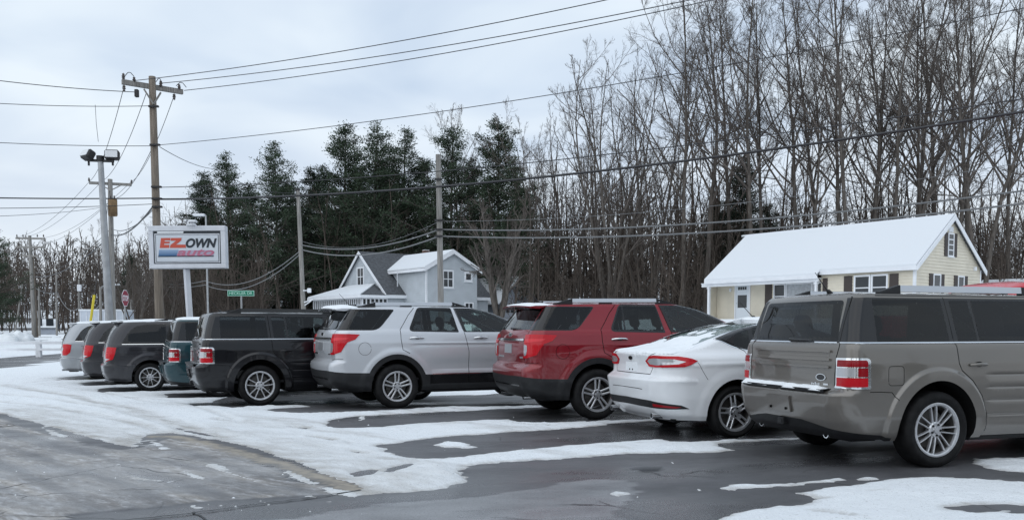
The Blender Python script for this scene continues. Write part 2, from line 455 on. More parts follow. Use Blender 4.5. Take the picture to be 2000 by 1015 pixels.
        bot = [(v, s.zlo) for v in np.linspace(float(s.s0(s.zlo)), float(s.s1(s.zlo)), 70)]
        right = [(float(s.s1(z)), z) for z in np.arange(s.zlo+.03, zf-.01, .02)]
        top = [(v, float(s.zt(v))) for v in np.linspace(float(s.s1(zf)), float(s.s0(zr)), 80)]
        left = [(float(s.s0(z)), z) for z in np.arange(zr-.02, s.zlo+.01, -.02)]
        out = bot+right+top+left; s.top = top[::-1]
        holes = []
        for wx in s.wheels:
            h = ell(wx, s.tyre_r, s.arch[0], s.arch[1], 44, -40, 220)
            holes.append(h)
        rows = np.array(rows); ok = pip(out, rows[:,0], rows[:,1]) & (pdist(out, rows[:,0], rows[:,1]) > .012)
        for h in holes: ok &= ~pip(h, rows[:,0], rows[:,1]) & (pdist(h, rows[:,0], rows[:,1]) > .012)
        for r in s.regions: ok &= pdist(r['poly'], rows[:,0], rows[:,1]) > .008
        rows = rows[ok]
        V = []; E = []
        for poly in [out]+holes+[r['poly'] for r in s.regions]:
            b = len(V); n = len(poly); V += [Vector((float(p[0]), float(p[1]))) for p in poly]; E += [(b+i, b+(i+1)%n) for i in range(n)]
        lines = [densify(l, .045, False) for l in s.lines]
        for wx in s.wheels:
            for q in s.rings: lines.append(ell(wx, s.tyre_r, q, q, 56, -20, 200))
        for poly in lines:
            b = len(V); n = len(poly); V += [Vector((float(p[0]), float(p[1]))) for p in poly]; E += [(b+i, b+i+1) for i in range(n-1)]
        V += [Vector((float(p[0]), float(p[1]))) for p in rows]
        cv, ce, cf, *_ = delaunay_2d_cdt(V, E, [], 0, 1e-5)
        C = np.array([(v.x, v.y) for v in cv]); T = np.array([f[:3] for f in cf], int)
        cen = C[T].mean(1)
        keep = pip(out, cen[:,0], cen[:,1])
        for h in holes: keep &= ~pip(h, cen[:,0], cen[:,1])
        T = T[keep]; cen = cen[keep]
        # orient every triangle the same way in (s,z)
        a = C[T]; ar = (a[:,1,0]-a[:,0,0])*(a[:,2,1]-a[:,0,1])-(a[:,2,0]-a[:,0,0])*(a[:,1,1]-a[:,0,1])
        T = T[np.abs(ar) > 1e-9]; cen = cen[np.abs(ar) > 1e-9]; ar = ar[np.abs(ar) > 1e-9]
        T[ar > 0] = T[ar > 0][:, [0,2,1]]
        s.C, s.T, s.cen, s.holes = C, T, cen, holes
        lab = {}
        for sd in 'LR':
            l = np.full(len(T), -1)
            for i, r in enumerate(s.regions):
                if r['side'] in ('both', sd): l[pip(r['poly'], cen[:,0], cen[:,1])] = i
            lab[sd] = l
        s.lab = lab
        s.PP, s.NN = s.P(C[:,0], C[:,1])
        s.edge_done = True
    def piece(s, idx, off, sides):
        """vertices, triangles, normals of one region on the given sides"""
        VV, TT, NN_ = [], [], []; nb = 0
        for sd in sides:
            sel = np.isin(s.lab[sd], idx); t = s.T[sel]
            if not len(t): continue
            u, inv = np.unique(t, return_inverse=True); t2 = inv.reshape(t.shape)
            p = s.PP[u]+s.NN[u]*off; n = s.NN[u].copy()
            if off > 0:      # close the edge with a skirt
                e = np.concatenate([t2[:,[0,1]], t2[:,[1,2]], t2[:,[2,0]]]); key = {}
                for x, y in e: key[(x,y)] = 1
                be = [(x,y) for x, y in key if (y,x) not in key]
                if be:
                    bv = sorted({x for q in be for x in q}); mp = {v: len(p)+i for i, v in enumerate(bv)}
                    base = s.PP[u][bv]-s.NN[u][bv]*.004
                    sk = []
                    for x, y in be: sk += [(y, x, mp[x]), (y, mp[x], mp[y])]
                    p = np.concatenate([p, base]); n = np.concatenate([n, n[bv]]); t2 = np.concatenate([t2, np.array(sk)])
            if sd == 'R':
                p = p*[1,-1,1]; n = n*[1,-1,1]; t2 = t2[:, [0,2,1]]
            VV.append(p); NN_.append(n); TT.append(t2+nb); nb += len(p)
        if not VV: return None
        return np.concatenate(VV), np.concatenate(TT), np.concatenate(NN_)
    def make(s, name, pc, m, parent):
        me = np_mesh(name, pc[0], pc[1], True, [m])
        me.normals_split_custom_set_from_vertices([tuple(v) for v in pc[2]])
        return from_mesh(name, me, parent)
    def strip(s, name, path, h, t, m, parent, mirror=False, off=0.0):
        """bar lying on the shell along a path of (s,z), h high, t thick"""
        pts = np.array(densify(path, .05, False)); b = MB()
        d = np.gradient(pts, axis=0); d /= np.linalg.norm(d, axis=1)[:,None]; nn = np.stack([-d[:,1], d[:,0]], 1)
        def run(sgn):
            lo = pts-nn*h/2; hi = pts+nn*h/2
            A_, _ = s.P(lo[:,0], lo[:,1], off-.004); B, _ = s.P(lo[:,0]+nn[:,0]*h*.12, lo[:,1]+nn[:,1]*h*.12, off+t); C_, _ = s.P(hi[:,0]-nn[:,0]*h*.12, hi[:,1]-nn[:,1]*h*.12, off+t); D_, _ = s.P(hi[:,0], hi[:,1], off-.004)
            nonlocal b; rows = [q*[1,sgn,1] for q in (A_, B, C_, D_)]; n = len(pts); vs = np.concatenate(rows); fs = []
            for r_ in range(3):
                for i in range(n-1):
                    f = (r_*n+i, r_*n+i+1, (r_+1)*n+i+1, (r_+1)*n+i); fs.append(f if sgn < 0 else f[::-1])
            for i in (0, n-1): fs.append((i, n+i, 2*n+i, 3*n+i))
            b.add(vs, fs)
        run(-1)
        if mirror:
            if pts[:,0].min() > float(s.s0(pts[0,1]))+.02: b.build(name, m, parent, 40); b = MB()
            run(1)
        return b.build(name, m, parent, 40)
    # ---- assembly
    def assemble(s, root, paint_m, roof_m=None):
        objs = {}
        body = s.piece([-1], 0, 'LR'); objs['body'] = s.make('body', body, paint_m, root)
        gaps = [i for i, r in enumerate(s.regions) if r['name'] == '~gap']
        if gaps: s.make('panel_gap', s.piece(gaps, -.004, 'LR'), GAP, objs['body'])['kind'] = 'stuff'
        for i, r in enumerate(s.regions):
            if r['name'] == '~gap': continue
            m = paint_m if r['m'] == 'paint' else r['m']
            for sd in (['LR'] if r['join'] else [x for x in 'RL' if r['side'] in ('both', x)]):
                pc = s.piece([i], r['off'], sd)
                if pc is None: continue
                par = root
                if r['parent']: par = objs.get((r['parent'], sd)) or objs.get((r['parent'], 'LR')) or objs.get(r['parent']) or root
                for part_pc in (islands(pc) if r['join'] else [pc]):
                    o = s.make(r['name'], part_pc, m, par)
                    if (r['name'], sd) not in objs: objs[(r['name'], sd)] = o
        # wheel wells
        for h in s.holes:
            h = np.array([p for p in h if p[1] >= s.zlo-.02])
            pts, _ = s.P(h[:,0], np.maximum(h[:,1], s.zlo), .0)
            for sg in (1, -1):
                a_ = pts*[1,sg,1]; c_ = a_.copy(); c_[:,1] -= sg*.34; n = len(a_)
                b = MB(); b.add(np.concatenate([a_, c_]), [(i,i+1,n+i+1,n+i) for i in range(n-1)]+[[n+i for i in range(n)]])
                b.build('wheel_well', WELL, root, 60)
        # roof skin
        tp = np.array(s.top); e, _ = s.P(tp[:,0], tp[:,1]); n = len(e)
        xa, xb = e[:,0].min()+.42, e[:,0].max()-.55
        tgt = np.stack([np.clip(e[:,0], xa, xb), 0*e[:,1], s.zroof(np.clip(e[:,0], xa, xb))], 1)
        taus = [0, .03, .07, .13, .21, .32, .46, .64, .82, 1.0]; VV = []; 
        for tau in taus:
            q = e+(tgt-e)*tau; g = 1-(1-tau)**2.4; q[:,2] = e[:,2]+(tgt[:,2]-e[:,2])*g; VV.append(q)
        VV = np.concatenate(VV); F = []
        for j in range(len(taus)-1):
            for i in range(n-1): F.append((j*n+i, j*n+i+1, (j+1)*n+i+1, (j+1)*n+i))
        F = np.array(F); nv = len(VV)
        V2 = np.concatenate([VV, VV*[1,-1,1]]); F2 = np.concatenate([F[:, ::-1], F+nv])
        # stitch along the centre so that the sheet shades smoothly
        bm = bmesh.new(); vs = [bm.verts.new(v) for v in V2]
        for f in F2:
            try: bm.faces.new([vs[i] for i in f])
            except Exception: pass
        bmesh.ops.remove_doubles(bm, verts=bm.verts[:], dist=1e-4)
        bmesh.ops.recalc_face_normals(bm, faces=bm.faces[:])
        me = bpy.data.meshes.new('roof'); 
        if sum(f.normal.z for f in bm.faces) < 0: bmesh.ops.reverse_faces(bm, faces=bm.faces[:])
        bm.to_mesh(me); bm.free(); me.polygons.foreach_set('use_smooth', [True]*len(me.polygons)); me.materials.append(roof_m or paint_m); me.update()
        objs['roof'] = from_mesh('roof', me, root)
        s.roof_rings = (e, tgt)
        # underbody
        u = MB(); xs_ = np.linspace(float(s.xr(s.zlo))+.1, float(s.xf(s.zlo))-.1, 12); wv = float(s.w(s.zlo))
        u.bbox(xs_[0], s.wheels[0]-.5, -wv+.1, wv-.1, s.zlo-.03, s.zlo+.2, .04); u.bbox(s.wheels[0]-.46, s.wheels[0]+.5, -wv+.36, wv-.36, s.zlo-.02, s.zlo+.25, .04)
        u.bbox(s.wheels[0]+.5, s.wheels[1]-.5, -wv+.06, wv-.06, s.zlo-.06, s.zlo+.2, .04); u.bbox(s.wheels[1]-.5, s.wheels[1]+.5, -wv+.36, wv-.36, s.zlo-.02, s.zlo+.2, .04); u.bbox(s.wheels[1]+.5, xs_[-1], -wv+.15, wv-.15, s.zlo-.04, s.zlo+.2, .04)
        u.build('underbody', PLASTIC, root)
        s.objs = objs
        return objs

# ---- wheels
def spoke(b, ang, r0, t0, r1, t1, w0, w1, yo0, yo1, th=.03, m=0):
    """tapered bar from (r0,t0) to (r1,t1) in the wheel plane turned by ang; the outer face is at -y"""
    ca, sa = math.cos(ang), math.sin(ang)
    def pt(r, t, y): return (r*ca-t*sa, y, r*sa+t*ca)
    vs = []
    for r, t, w, yo in ((r0,t0,w0,yo0), ((r0+r1)/2, (t0+t1)/2, (w0+w1)/2*.95, (yo0+yo1)/2-.004), (r1,t1,w1,yo1)):
        vs += [pt(r, t-w/2, yo+th), pt(r, t-w/2, yo+.006), pt(r, t-w*.28, yo), pt(r, t+w*.28, yo), pt(r, t+w/2, yo+.006), pt(r, t+w/2, yo+th)]
    fs = []
    for k in range(2):
        for i in range(6): fs.append((k*6+i, k*6+(i+1)%6, (k+1)*6+(i+1)%6, (k+1)*6+i))
    b.add(vs, fs, m)
def make_wheel(tr, rr_, width, style, twist=0.0):
    """wheel about the y axis, outer face towards -y, centred on the axle: (hub mesh, tyre mesh, rim mesh, nut mesh)"""
    h = width/2
    t = MB(); t.lathe_y([(rr_+.004, -h*.80), (rr_+.018, -h*.96), (rr_+.05, -h*1.03), ((rr_+tr)/2+.01, -h*1.06), (tr-.035, -h*.98), (tr-.012, -h*.88), (tr-.002, -h*.70), (tr, -h*.3), (tr, h*.3), (tr-.002, h*.7), (tr-.03, h), ((rr_+tr)/2, h*1.05), (rr_, h*.9)], 64)
    tyre = t.mesh('tyre', [RUBBER], 50)
    r = MB()
    r.lathe_y([(rr_+.012, -h*.90), (rr_+.010, -h*.95), (rr_-.004, -h*.97), (rr_-.016, -h*.93), (rr_-.022, -h*.82), (rr_-.026, -h*.68)], 56)
    r.lathe_y([(rr_-.026, -h*.68), (rr_-.036, -h*.4), (rr_-.04, h*.5), (rr_-.02, h*.9)], 56, 1)  # alloy barrel coloured dark to paint in the shade behind the spokes
    fo = -h*.80      # outer face of spokes at the hub
    R1 = rr_-.012; hub_r = .078
    r.lathe_y([(.001, fo-.010), (.028, fo-.010), (.031, fo-.004), (.034, fo+.002), (hub_r-.012, fo+.0), (hub_r, fo+.010), (hub_r, fo+.05)], 30)
    if style == 'seven':
        for k in range(7):
            a = 2*math.pi*k/7+twist
            for sg in (-1, 1): spoke(r, a, .06, sg*.020, R1, sg*.034, .017, .016, fo+.004, fo-.010)
    elif style == 'five':
        for k in range(5):
            a = 2*math.pi*k/5+twist
            for sg in (-1, 1): spoke(r, a, .055, sg*.024, R1, sg*.036, .030, .026, fo+.004, fo-.012)
    elif style == 'vee':
        for k in range(5):
            a = 2*math.pi*k/5+twist
            for sg in (-1, 1): spoke(r, a, .05, sg*.014, R1*.98, sg*.078, .022, .017, fo+.004, fo-.010)
    elif style == 'ten':
        for k in range(5):
            a = 2*math.pi*k/5+twist
            for sg in (-1, 1): spoke(r, a, .05, sg*.020, R1*.985, sg*.058, .024, .020, fo+.004, fo-.010)
    elif style == 'split':
        for k in range(5):
            a = 2*math.pi*k/5+twist
            for sg in (-1, 1): spoke(r, a, .055, sg*.026, R1*.99, sg*.030+.02, .024, .020, fo+.006, fo-.012)
            spoke(r, a, .06, 0, .115, .004, .06, .05, fo+.008, fo+.002)
    rim = r.mesh('rim', [ALLOY, BRAKE_BARREL], 35)
    nb = MB()
    for k in range(5):
        a = 2*math.pi*(k+.5)/5+twist; cx, cz = .053*math.cos(a), .053*math.sin(a)
        nb.lathe_y([(.012, fo+.006), (.012, fo-.006), (.010, fo-.010), (.0005, fo-.010)], 8, 0, (cx, 0, cz))
    nut = nb.mesh('nut', [GLOSS_BLACK], 40)
    d = MB(); d.lathe_y([(.001, -h*.05), (rr_*.72, -h*.05), (rr_*.72, h*.1), (.001, h*.1)], 40); d.lathe_y([(.001, h*.3), (rr_-.05, h*.3), (rr_-.045, h*.75)], 40)
    d.bbox(-rr_*.72, -rr_*.35, -h*.22, h*.15, -.07, .07, .01)
    hub = d.mesh('wheel', [BRAKE_BARREL], 40)
    return hub, tyre, rim, nut
def put_wheels(root, meshes, xs, ho, tr, width):
    hub, tyre, rim, nut = meshes
    for x in xs:
        for sg in (-1, 1):
            w = from_mesh('wheel', hub, root); w.location = (x, sg*(ho-width/2), tr-.006)
            if sg > 0: w.rotation_euler = (0, 0, math.pi)
            from_mesh('tyre', tyre, w); from_mesh('rim', rim, w); from_mesh('lug_nuts', nut, w)['kind'] = 'stuff'
def seats(root, rows, m, yoff=.40, zc=.55):
    for x in rows:
        for sg in (-1, 1):
            b = MB(); b.bbox(x-.05, x+.48, sg*yoff-.25, sg*yoff+.25, zc-.1, zc+.12, .05)
            q = MB(); q.bbox(-.06, .07, -.24, .24, 0, .62, .05); q.bbox(-.05, .05, -.13, .13, .66, .86, .05); q.bbox(-.012, .012, -.06, .06, .6, .68, .003)
            ca, sa = math.cos(R(-16)), math.sin(R(-16))
            b.add([(x+v[0]*ca+v[2]*sa, sg*yoff+v[1], zc+.1-v[0]*sa+v[2]*ca) for v in q.V], q.F)
            b.build('seat', m, root)
def finish_cabin(root, sh, xs, zc=.55):
    wv = float(sh.w(.8))
    b = MB(); b.box(xs[0], xs[1], -wv+.14, wv-.14, zc-.14, zc-.1); b.bbox(xs[1]-.35, xs[1], -wv+.16, wv-.16, zc-.1, zc+.42, .06)
    b.build('cabin_floor', INTERIOR, root)
def handle(sh, x, z, m, par, side, name='handle', L=.20):
    """pull handle standing off the door, with the dark cup behind it"""
    sg = -1 if side == 'R' else 1
    p, n = sh.P(np.array([x-L/2, x-L*.32, x, x+L*.32, x+L/2]), np.array([z-.003, z, z+.003, z+.002, z]), 0.0)
    off = np.array([.006, .034, .040, .034, .006])
    q = (p+n*off[:,None])*[1,sg,1]
    b = MB(); b.tube(q, [.013, .016, .017, .016, .012], 8)
    for v in range(len(b.V)): pass
    o = b.build(name, m, par, 60)
    pc, nc = sh.P(np.array([x+.01]), np.array([z+.004]), .003); pc = pc[0]*[1,sg,1]
    c = MB(); c.add([(pc[0]+.05*math.cos(t), pc[1]+sg*.0015, pc[2]+.026*math.sin(t)) for t in np.linspace(0, 2*math.pi, 14)[:-1]], [list(range(13)) if sg < 0 else list(range(13))[::-1]])
    c.build('handle_cup', GAP, par)
    return o
def mirror_pair(root, sh, x, z, m):
    for sg in (-1, 1):
        p, n = sh.P(np.array([x]), np.array([z])); y = abs(p[0][1])
        b = MB(); b.bbox(x-.05, x+.07, sg*(y+.14)-.10, sg*(y+.14)+.10, z-.02, z+.14, .035); b.bbox(x-.01, x+.05, min(sg*(y-.02), sg*(y+.06)), max(sg*(y-.02), sg*(y+.06)), z-.01, z+.03, .008)
        b.build('mirror', m, root, 60)
def ring_region(sh, wx, dr, m, name, z_min, off=.0, parent=None):
    o = ell(wx, sh.tyre_r, sh.arch[0]+dr, sh.arch[1]+dr, 44, -50, 230)
    sh.region(name, o, m, off, 'both', False, parent)
def place(root, px, py, head, ho):
    """root so that the outer face of the right rear tyre touches the ground where the photograph shows it"""
    g = G(px, py); a = R(head)
    off = Vector((ho*math.sin(a), -ho*math.cos(a), 0))
    c = g-off
    root.location = (c.x, c.y, float(zg(g.x, g.y))); root.rotation_euler = (0, 0, a)
# ------------------------------------------------------------------ vehicle types (x forward from the rear axle, z up from the ground, metres)
def flare_fn(wheels, cz, R0, amp, width=.10, soft=.035):
    def f(x, y, z):
        d = 0
        for wx in wheels:
            rho = np.hypot(x-wx, z-cz)
            d = d+amp*(1-smooth(R0+width-soft, R0+width+soft, rho))*(np.abs(y) > .5)
        return d
    return f
def bumps(x, z, items):
    d = 0
    for z0, sg, amp, xa, xb in items:
        d = d+amp*np.exp(-.5*((z-z0)/sg)**2)*smooth(xa, xa+.12, x)*(1-smooth(xb-.12, xb, x))
    return d
def rail(root, sh, y, xa, xb, zbase, style, m_mid, m_end, h=.055):
    """roof rail pair with raised middle bar"""
    for sg in (-1, 1):
        r = empty_part('roof_rail', root)
        def seg(name, x0, x1, za, zb, zc, zd, m, wdt=.028):
            b = MB(); Y0, Y1 = sg*y-wdt, sg*y+wdt
            b.add([(x0,Y0,za),(x1,Y0,zb),(x1,Y1,zb),(x0,Y1,za),(x0,Y0+.008,zd),(x1,Y0+.008,zc),(x1,Y1-.008,zc),(x0,Y1-.008,zd)], [(0,3,2,1),(4,5,6,7),(0,1,5,4),(1,2,6,5),(2,3,7,6),(3,0,4,7)])
            return b.build(name, m, r)
        z0 = zbase(xa); z1 = zbase(xb); e = .24
        if style == 'tall':
            seg('rail_bar', xa+e, xb-e, zbase(xa+e)+.012, zbase(xb-e)+.012, zbase(xb-e)+h, zbase(xa+e)+h, m_mid, .03)
            seg('rail_end', xa, xa+e, z0-.01, zbase(xa+e)-.01, zbase(xa+e)+h+.004, z0+.012, m_end, .034)
            seg('rail_end', xb-e, xb, zbase(xb-e)-.01, z1-.01, z1+.01, zbase(xb-e)+h+.004, m_end, .034)
        else:
            seg('rail_bar', xa+e, xb-e, zbase(xa+e)+.022, zbase(xb-e)+.022, zbase(xb-e)+h, zbase(xa+e)+h, m_mid, .022)
            seg('rail_end', xa, xa+e*1.25, z0-.02, zbase(xa+e)-.02, zbase(xa+e)+h+.003, z0+.008, m_end, .026)
            seg('rail_end', xb-e*1.25, xb, zbase(xb-e)-.02, z1-.02, z1+.006, zbase(xb-e)+h+.003, m_end, .026)
            xm = (xa+xb)/2-.15; seg('rail_foot', xm-.1, xm+.1, zbase(xm)-.01, zbase(xm)-.01, zbase(xm)+.03, zbase(xm)+.03, m_end, .024)
def empty_part(name, parent):
    o = bpy.data.objects.new(name, None); return link(o, parent)
def exhaust(root, x, y, z, r=.032, m=None):
    b = MB(); b.lathe_y([(r*.8, 0), (r, 0), (r, .2), (r*.8, .2)], 16)
    V = [(x-q[1]+.0, y+q[0], z+q[2]) for q in b.V]; V = [(x+q[1], y+q[0], z+q[2]) for q in b.V]
    c = MB(); c.add(V, b.F); c.build('exhaust_pipe', m or CHROME, root, 50)
def wiper(sh, par, y0, y1, z, dz=.03):
    ys = np.linspace(y0, y1, 6); S = np.array([sh.sy(abs(y), z) for y in ys]); q, _ = sh.P(S, z+np.linspace(0, dz, 6), .022)
    q[:,1] = ys*np.sign(q[:,1])*np.sign(1) if False else ys
    b = MB(); b.tube(q, [.02,.014,.011,.010,.008,.006], 6); b.build('wiper', GLOSS_BLACK, par, 60)
def badge(sh, par, y, z, rx, rz, m, off=.006, name='badge', m2=None):
    """small oval emblem on the rear face"""
    S = sh.sy(abs(y), z); c, n = sh.P(np.array([S]), np.array([z]), off); c = c[0]
    for k, (f, mm, dx) in enumerate(((1, m, 0), (.82, m2, -.002))):
        if mm is None: continue
        b = MB(); N = 20; vs = [(c[0]+dx, (y+rx*f*math.cos(2*math.pi*i/N)), c[2]+rz*f*math.sin(2*math.pi*i/N)) for i in range(N)]
        b.add(vs+[(v[0]+.008, v[1], v[2]) for v in vs], [list(range(N))]+[(i,(i+1)%N,N+(i+1)%N,N+i) for i in range(N)]); par2 = b.build(name if k == 0 else 'badge_field', mm, par)
def plate(sh, par, y0, y1, z0, z1, m, name='licence_plate', off=.012):
    b = MB(); q = []
    for y, z in ((y0,z0),(y1,z0),(y1,z1),(y0,z1)):
        p, _ = sh.P(np.array([sh.sy(abs(y), z)]), np.array([z]), off); q.append((p[0][0], y, z))
    b.add(q+[(v[0]+.02, v[1], v[2]) for v in q], [(0,1,2,3),(0,4,5,1),(1,5,6,2),(2,6,7,3),(3,7,4,0)]); return b.build(name, m, par)
def antenna(root, x, y, z, L=.26, lean=-.6):
    b = MB(); b.tube([(x+.03, y, z-.01), (x, y, z+.02), (x-.02, y, z+.03)], [.03,.022,.008], 8); b.tube([(x-.01, y, z+.02), (x-.01+lean*L, y, z+.02+L*.85)], [.006,.003], 6); b.build('antenna', PLASTIC, root, 60)
def repaint(root, old, new, extra=None):
    sw = {old: new}; sw.update(extra or {})
    def go(o):
        if o.type == 'MESH':
            for sl in o.material_slots:
                if sl.material in sw:
                    k = sw[sl.material]; sl.link = 'OBJECT'; sl.material = k
        for c in o.children: go(c)
    go(root)

def build_flex(paint_m, wheel_style, rail_mid, rail_end, light_frame):
    root = empty('boxy_wagon')
    wh = (0, 2.995)
    flare = flare_fn(wh, .37, .47, .026, .11, .022)
    gz = (.886, .764, .637, .49)
    def D(x, y, z):
        d = flare(x, y, z)
        d = d+bumps(x, z, [(g, .007, -.007, .55, 2.35) for g in gz])*(np.abs(y) > .7)
        d = d+.010*smooth(.33, .38, z)*(1-smooth(.40, .47, z))*smooth(.5,.6,x)*(1-smooth(2.3,2.4,x))
        d = d-.035*smooth(1.10, 1.18, z)*0
        return d
    ez = [g+k for g in gz for k in (-.016, -.008, 0, .008, .016)]+[.33,.355,.38,.40,.435,.47]
    sh = Shell(xr=[(.27,-.93),(.34,-1.02),(.45,-1.08),(.60,-1.115),(.735,-1.125),(.748,-1.10),(.756,-1.02),(1.0,-1.015),(1.16,-1.0),(1.19,-.985),(1.2,-.965),(1.4,-.925),(1.60,-.865),(1.64,-.84),(1.665,-.80)],
               xf=[(.27,3.72),(.4,3.93),(.6,3.98),(.85,3.95),(.98,3.86),(1.04,3.5),(1.08,3.0),(1.12,2.75),(1.19,2.55),(1.40,2.15),(1.6,1.75),(1.665,1.55)],
               w=[(.27,.86),(.34,.915),(.5,.95),(.8,.958),(1.0,.952),(1.14,.935),(1.185,.925),(1.20,.895),(1.4,.85),(1.6,.80),(1.635,.785),(1.665,.755)],
               rr=[(.27,.26),(.74,.24),(.77,.13),(1.18,.12),(1.2,.10),(1.665,.10)], rf=[(.27,.45),(1.0,.35),(1.2,.25),(1.665,.2)],
               zlo=.285, zt=[(-3,1.65),(-.6,1.662),(1.2,1.662),(1.6,1.655),(4,1.64)], zroof=lambda x: 1.705-.012*np.clip(-x, 0, 2)-.02*smooth(1.0, 1.8, x), bow=.045, taper=(.03,.02), wheels=wh, tyre_r=.37, arch=(.452,.468), D=D, extra_z=[.33,.355,.38,.40,.435,.47], rings=(.545,.558,.57,.58,.592,.605), lines=[[(.5,g+k),(2.4,g+k)] for g in gz for k in (-.018,-.009,0,.009,.018)])
    sy, sx = sh.sy, sh.sx; s0 = lambda z: float(sh.s0(z))-.08
    # panels
    sh.region('tailgate', [(s0(.775),.775),(sy(.72,.775),.775),(sy(.72,1.0),1.0),(sy(.735,1.19),1.19),(sy(.70,1.635),1.635),(s0(1.635),1.635)], 'paint', 0, 'both', True)
    rd = [(.17,1.635),(.215,1.2),(.235,1.0),(.27,.93),(.40,.83),(.52,.68),(.585,.5),(.60,.33),(1.33,.33),(1.33,1.2),(1.27,1.635)]
    fd = [(1.27,1.635),(1.33,1.2),(1.33,.33),(2.38,.33),(2.42,.6),(2.40,1.15),(2.30,1.3),(1.80,1.635)]
    sh.region('door', rd, 'paint'); sh.region('front_door', fd, 'paint')
    # glass band
    sh.region('window_trim', [(sy(.69,1.2),1.2),(1.9,1.2),(2.36,1.205),(2.05,1.47),(1.80,1.618),(1.2,1.628),(sy(.66,1.625),1.625)], GLOSS_BLACK, .002)
    sh.region('rear_window', rounded([(s0(1.21),1.207),(sy(.70,1.207),1.207),(sy(.665,1.40),1.40),(sy(.635,1.605),1.605),(s0(1.605),1.605)], [.0,.04,.0,.05,.0]), GLASS_DARK, .001, 'both', True, 'tailgate')
    sh.region('quarter_window', rounded([(sx(-.66,1.21),1.21),(.165,1.21),(.125,1.612),(sx(-.66,1.612),1.612)], .02), GLASS_DARK, .003)
    sh.region('vent_pane', rounded([(.27,1.215),(.50,1.215),(.455,1.605),(.225,1.605)], .015), GLASS_DARK, .004, parent='door')
    sh.region('door_window', rounded([(.535,1.215),(1.23,1.215),(1.17,1.605),(.49,1.605)], .015), GLASS_DARK, .004, parent='door')
    sh.region('door_window', rounded([(1.42,1.215),(2.26,1.215),(2.03,1.44),(1.76,1.60),(1.36,1.605)], .015), GLASS_LIGHT, .004, parent='front_door')
    zf = (1.23, 1.62)
    sh.region('windshield', [(sh.sfy(.80,1.2),1.2),(sh.sfy(0,1.2)+.1,1.2),(sh.sfy(0,1.63)+.1,1.63),(sh.sfy(.62,1.63),1.63)], GLASS_LIGHT, .001, 'both', True)
    # lamps: chrome frame, then lenses
    def lamp(u0, u1, v0, v1):
        def q(u, v):
            z = .772+(1.058-.772)*v; a = sy(.745, z); b = sx(-.775, z); return (a+(b-a)*u, z)
        return [q(u0,v0), q((u0+u1)/2,v0), q(u1,v0), q(u1,(v0+v1)/2), q(u1,v1), q((u0+u1)/2,v1), q(u0,v1)]
    fr = [lamp(0,1,0,1)[i] for i in (0,2,4,6)]
    sh.region('tail_lamp', rounded(fr, [.008,.01,.045,.015]), light_frame, .012, step=.03)
    sh.region('lens', rounded([lamp(.07,.90,.07,.36)[i] for i in (0,2,4,6)], .008), LENS_RED, .014, parent='tail_lamp', step=.03)
    sh.region('reverse_lens', rounded([lamp(.07,.60,.395,.68)[i] for i in (0,2,4,6)], .008), LENS_CLEAR, .014, parent='tail_lamp', step=.03)
    sh.region('lens', rounded([lamp(.64,.90,.395,.68)[i] for i in (0,2,4,6)], .006), LENS_DRED, .014, parent='tail_lamp', step=.03)
    sh.region('lens', rounded([lamp(.07,.90,.715,.93)[i] for i in (0,2,4,6)], [.008,.008,.035,.012]), LENS_DRED, .014, parent='tail_lamp', step=.03)
    sh.region('lower_valance', [(s0(.36),.27),(-.50,.27),(-.50,.315),(sx(-.8,.36),.345),(sy(.45,.40),.42),(sy(.3,.42),.44),(s0(.42),.44)], PLASTIC, .002, 'both', True)
    sh.region('fuel_door', rounded([(-.575,.80),(-.405,.80),(-.405,.98),(-.575,.98)], .035), 'paint', .0, 'R')
    # shut lines
    for p in (rd[:8], [(1.27,1.635),(1.33,1.2),(1.33,.33)], [(2.40,1.15),(2.42,.6),(2.38,.33)]): sh.seam(p)
    sh.seam([(sx(-.775,.745),.742),(-.66,.742),(-.535,.735),(-.47,.66)], .007)
    sh.seam([(sy(.73,.79),.79),(sy(.73,.9),.9),(sy(.735,1.06),1.06),(sy(.74,1.19),1.19),(sy(.725,1.4),1.4),(sy(.70,1.64),1.64)], .010)
    f = rounded([(-.575,.80),(-.405,.80),(-.405,.98),(-.575,.98)], .035)
    sh.region('~gap', strip_poly(f+f[:2], .006), GAP, -.004, 'R')
    sh.cut(); ob = sh.assemble(root, paint_m)
    tg = ob[('tailgate','LR')]
    # bright belt line
    sh.strip('belt_moulding', [(sy(.74,1.195),1.196),(2.34,1.196)], .014, .009, CHROME, root, True)
    for sg in (1,): sh.strip('belt_moulding', [(float(sh.s0(1.194))-.01,1.196),(sy(.70,1.196),1.196)], .014, .010, CHROME, tg, True)
    # ribs of the tailgate
    for z in (1.115, 1.035, .965): sh.strip('rib', [(float(sh.s0(z))-.01,z),(sy(.66,z),z)], .026, .020, paint_m, tg, True)
    sh.strip('rib_recess', [(float(sh.s0(1.075))-.01,1.075),(sy(.64,1.075),1.075)], .03, .002, paint_m, tg, True)
    # step pad on the bumper
    b = MB(); N = 24
    ys = np.linspace(-.70, .70, N); xe = []
    for y in ys:
        p, _ = sh.P(np.array([sh.sy(abs(y), .72)]), np.array([.72])); xe.append(p[0][0])
    xe = np.array(xe)
    vs = [(xe[i]-.012, ys[i], .742) for i in range(N)]+[(xe[i]-.012, ys[i], .758) for i in range(N)]+[(-.99, ys[i], .766) for i in range(N)]+[(xe[i]-.002, ys[i], .725) for i in range(N)]
    b.add(vs, [(i+1,i,N+i,N+i+1) for i in range(N-1)]+[(N+i+1,N+i,2*N+i,2*N+i+1) for i in range(N-1)]+[(i,i+1,3*N+i+1,3*N+i) for i in range(N-1)]); b.build('bumper_step', PLASTIC, root, 40)
    plate(sh, root, -.19, .19, .50, .66, paint_m, 'plate_mount', .026)
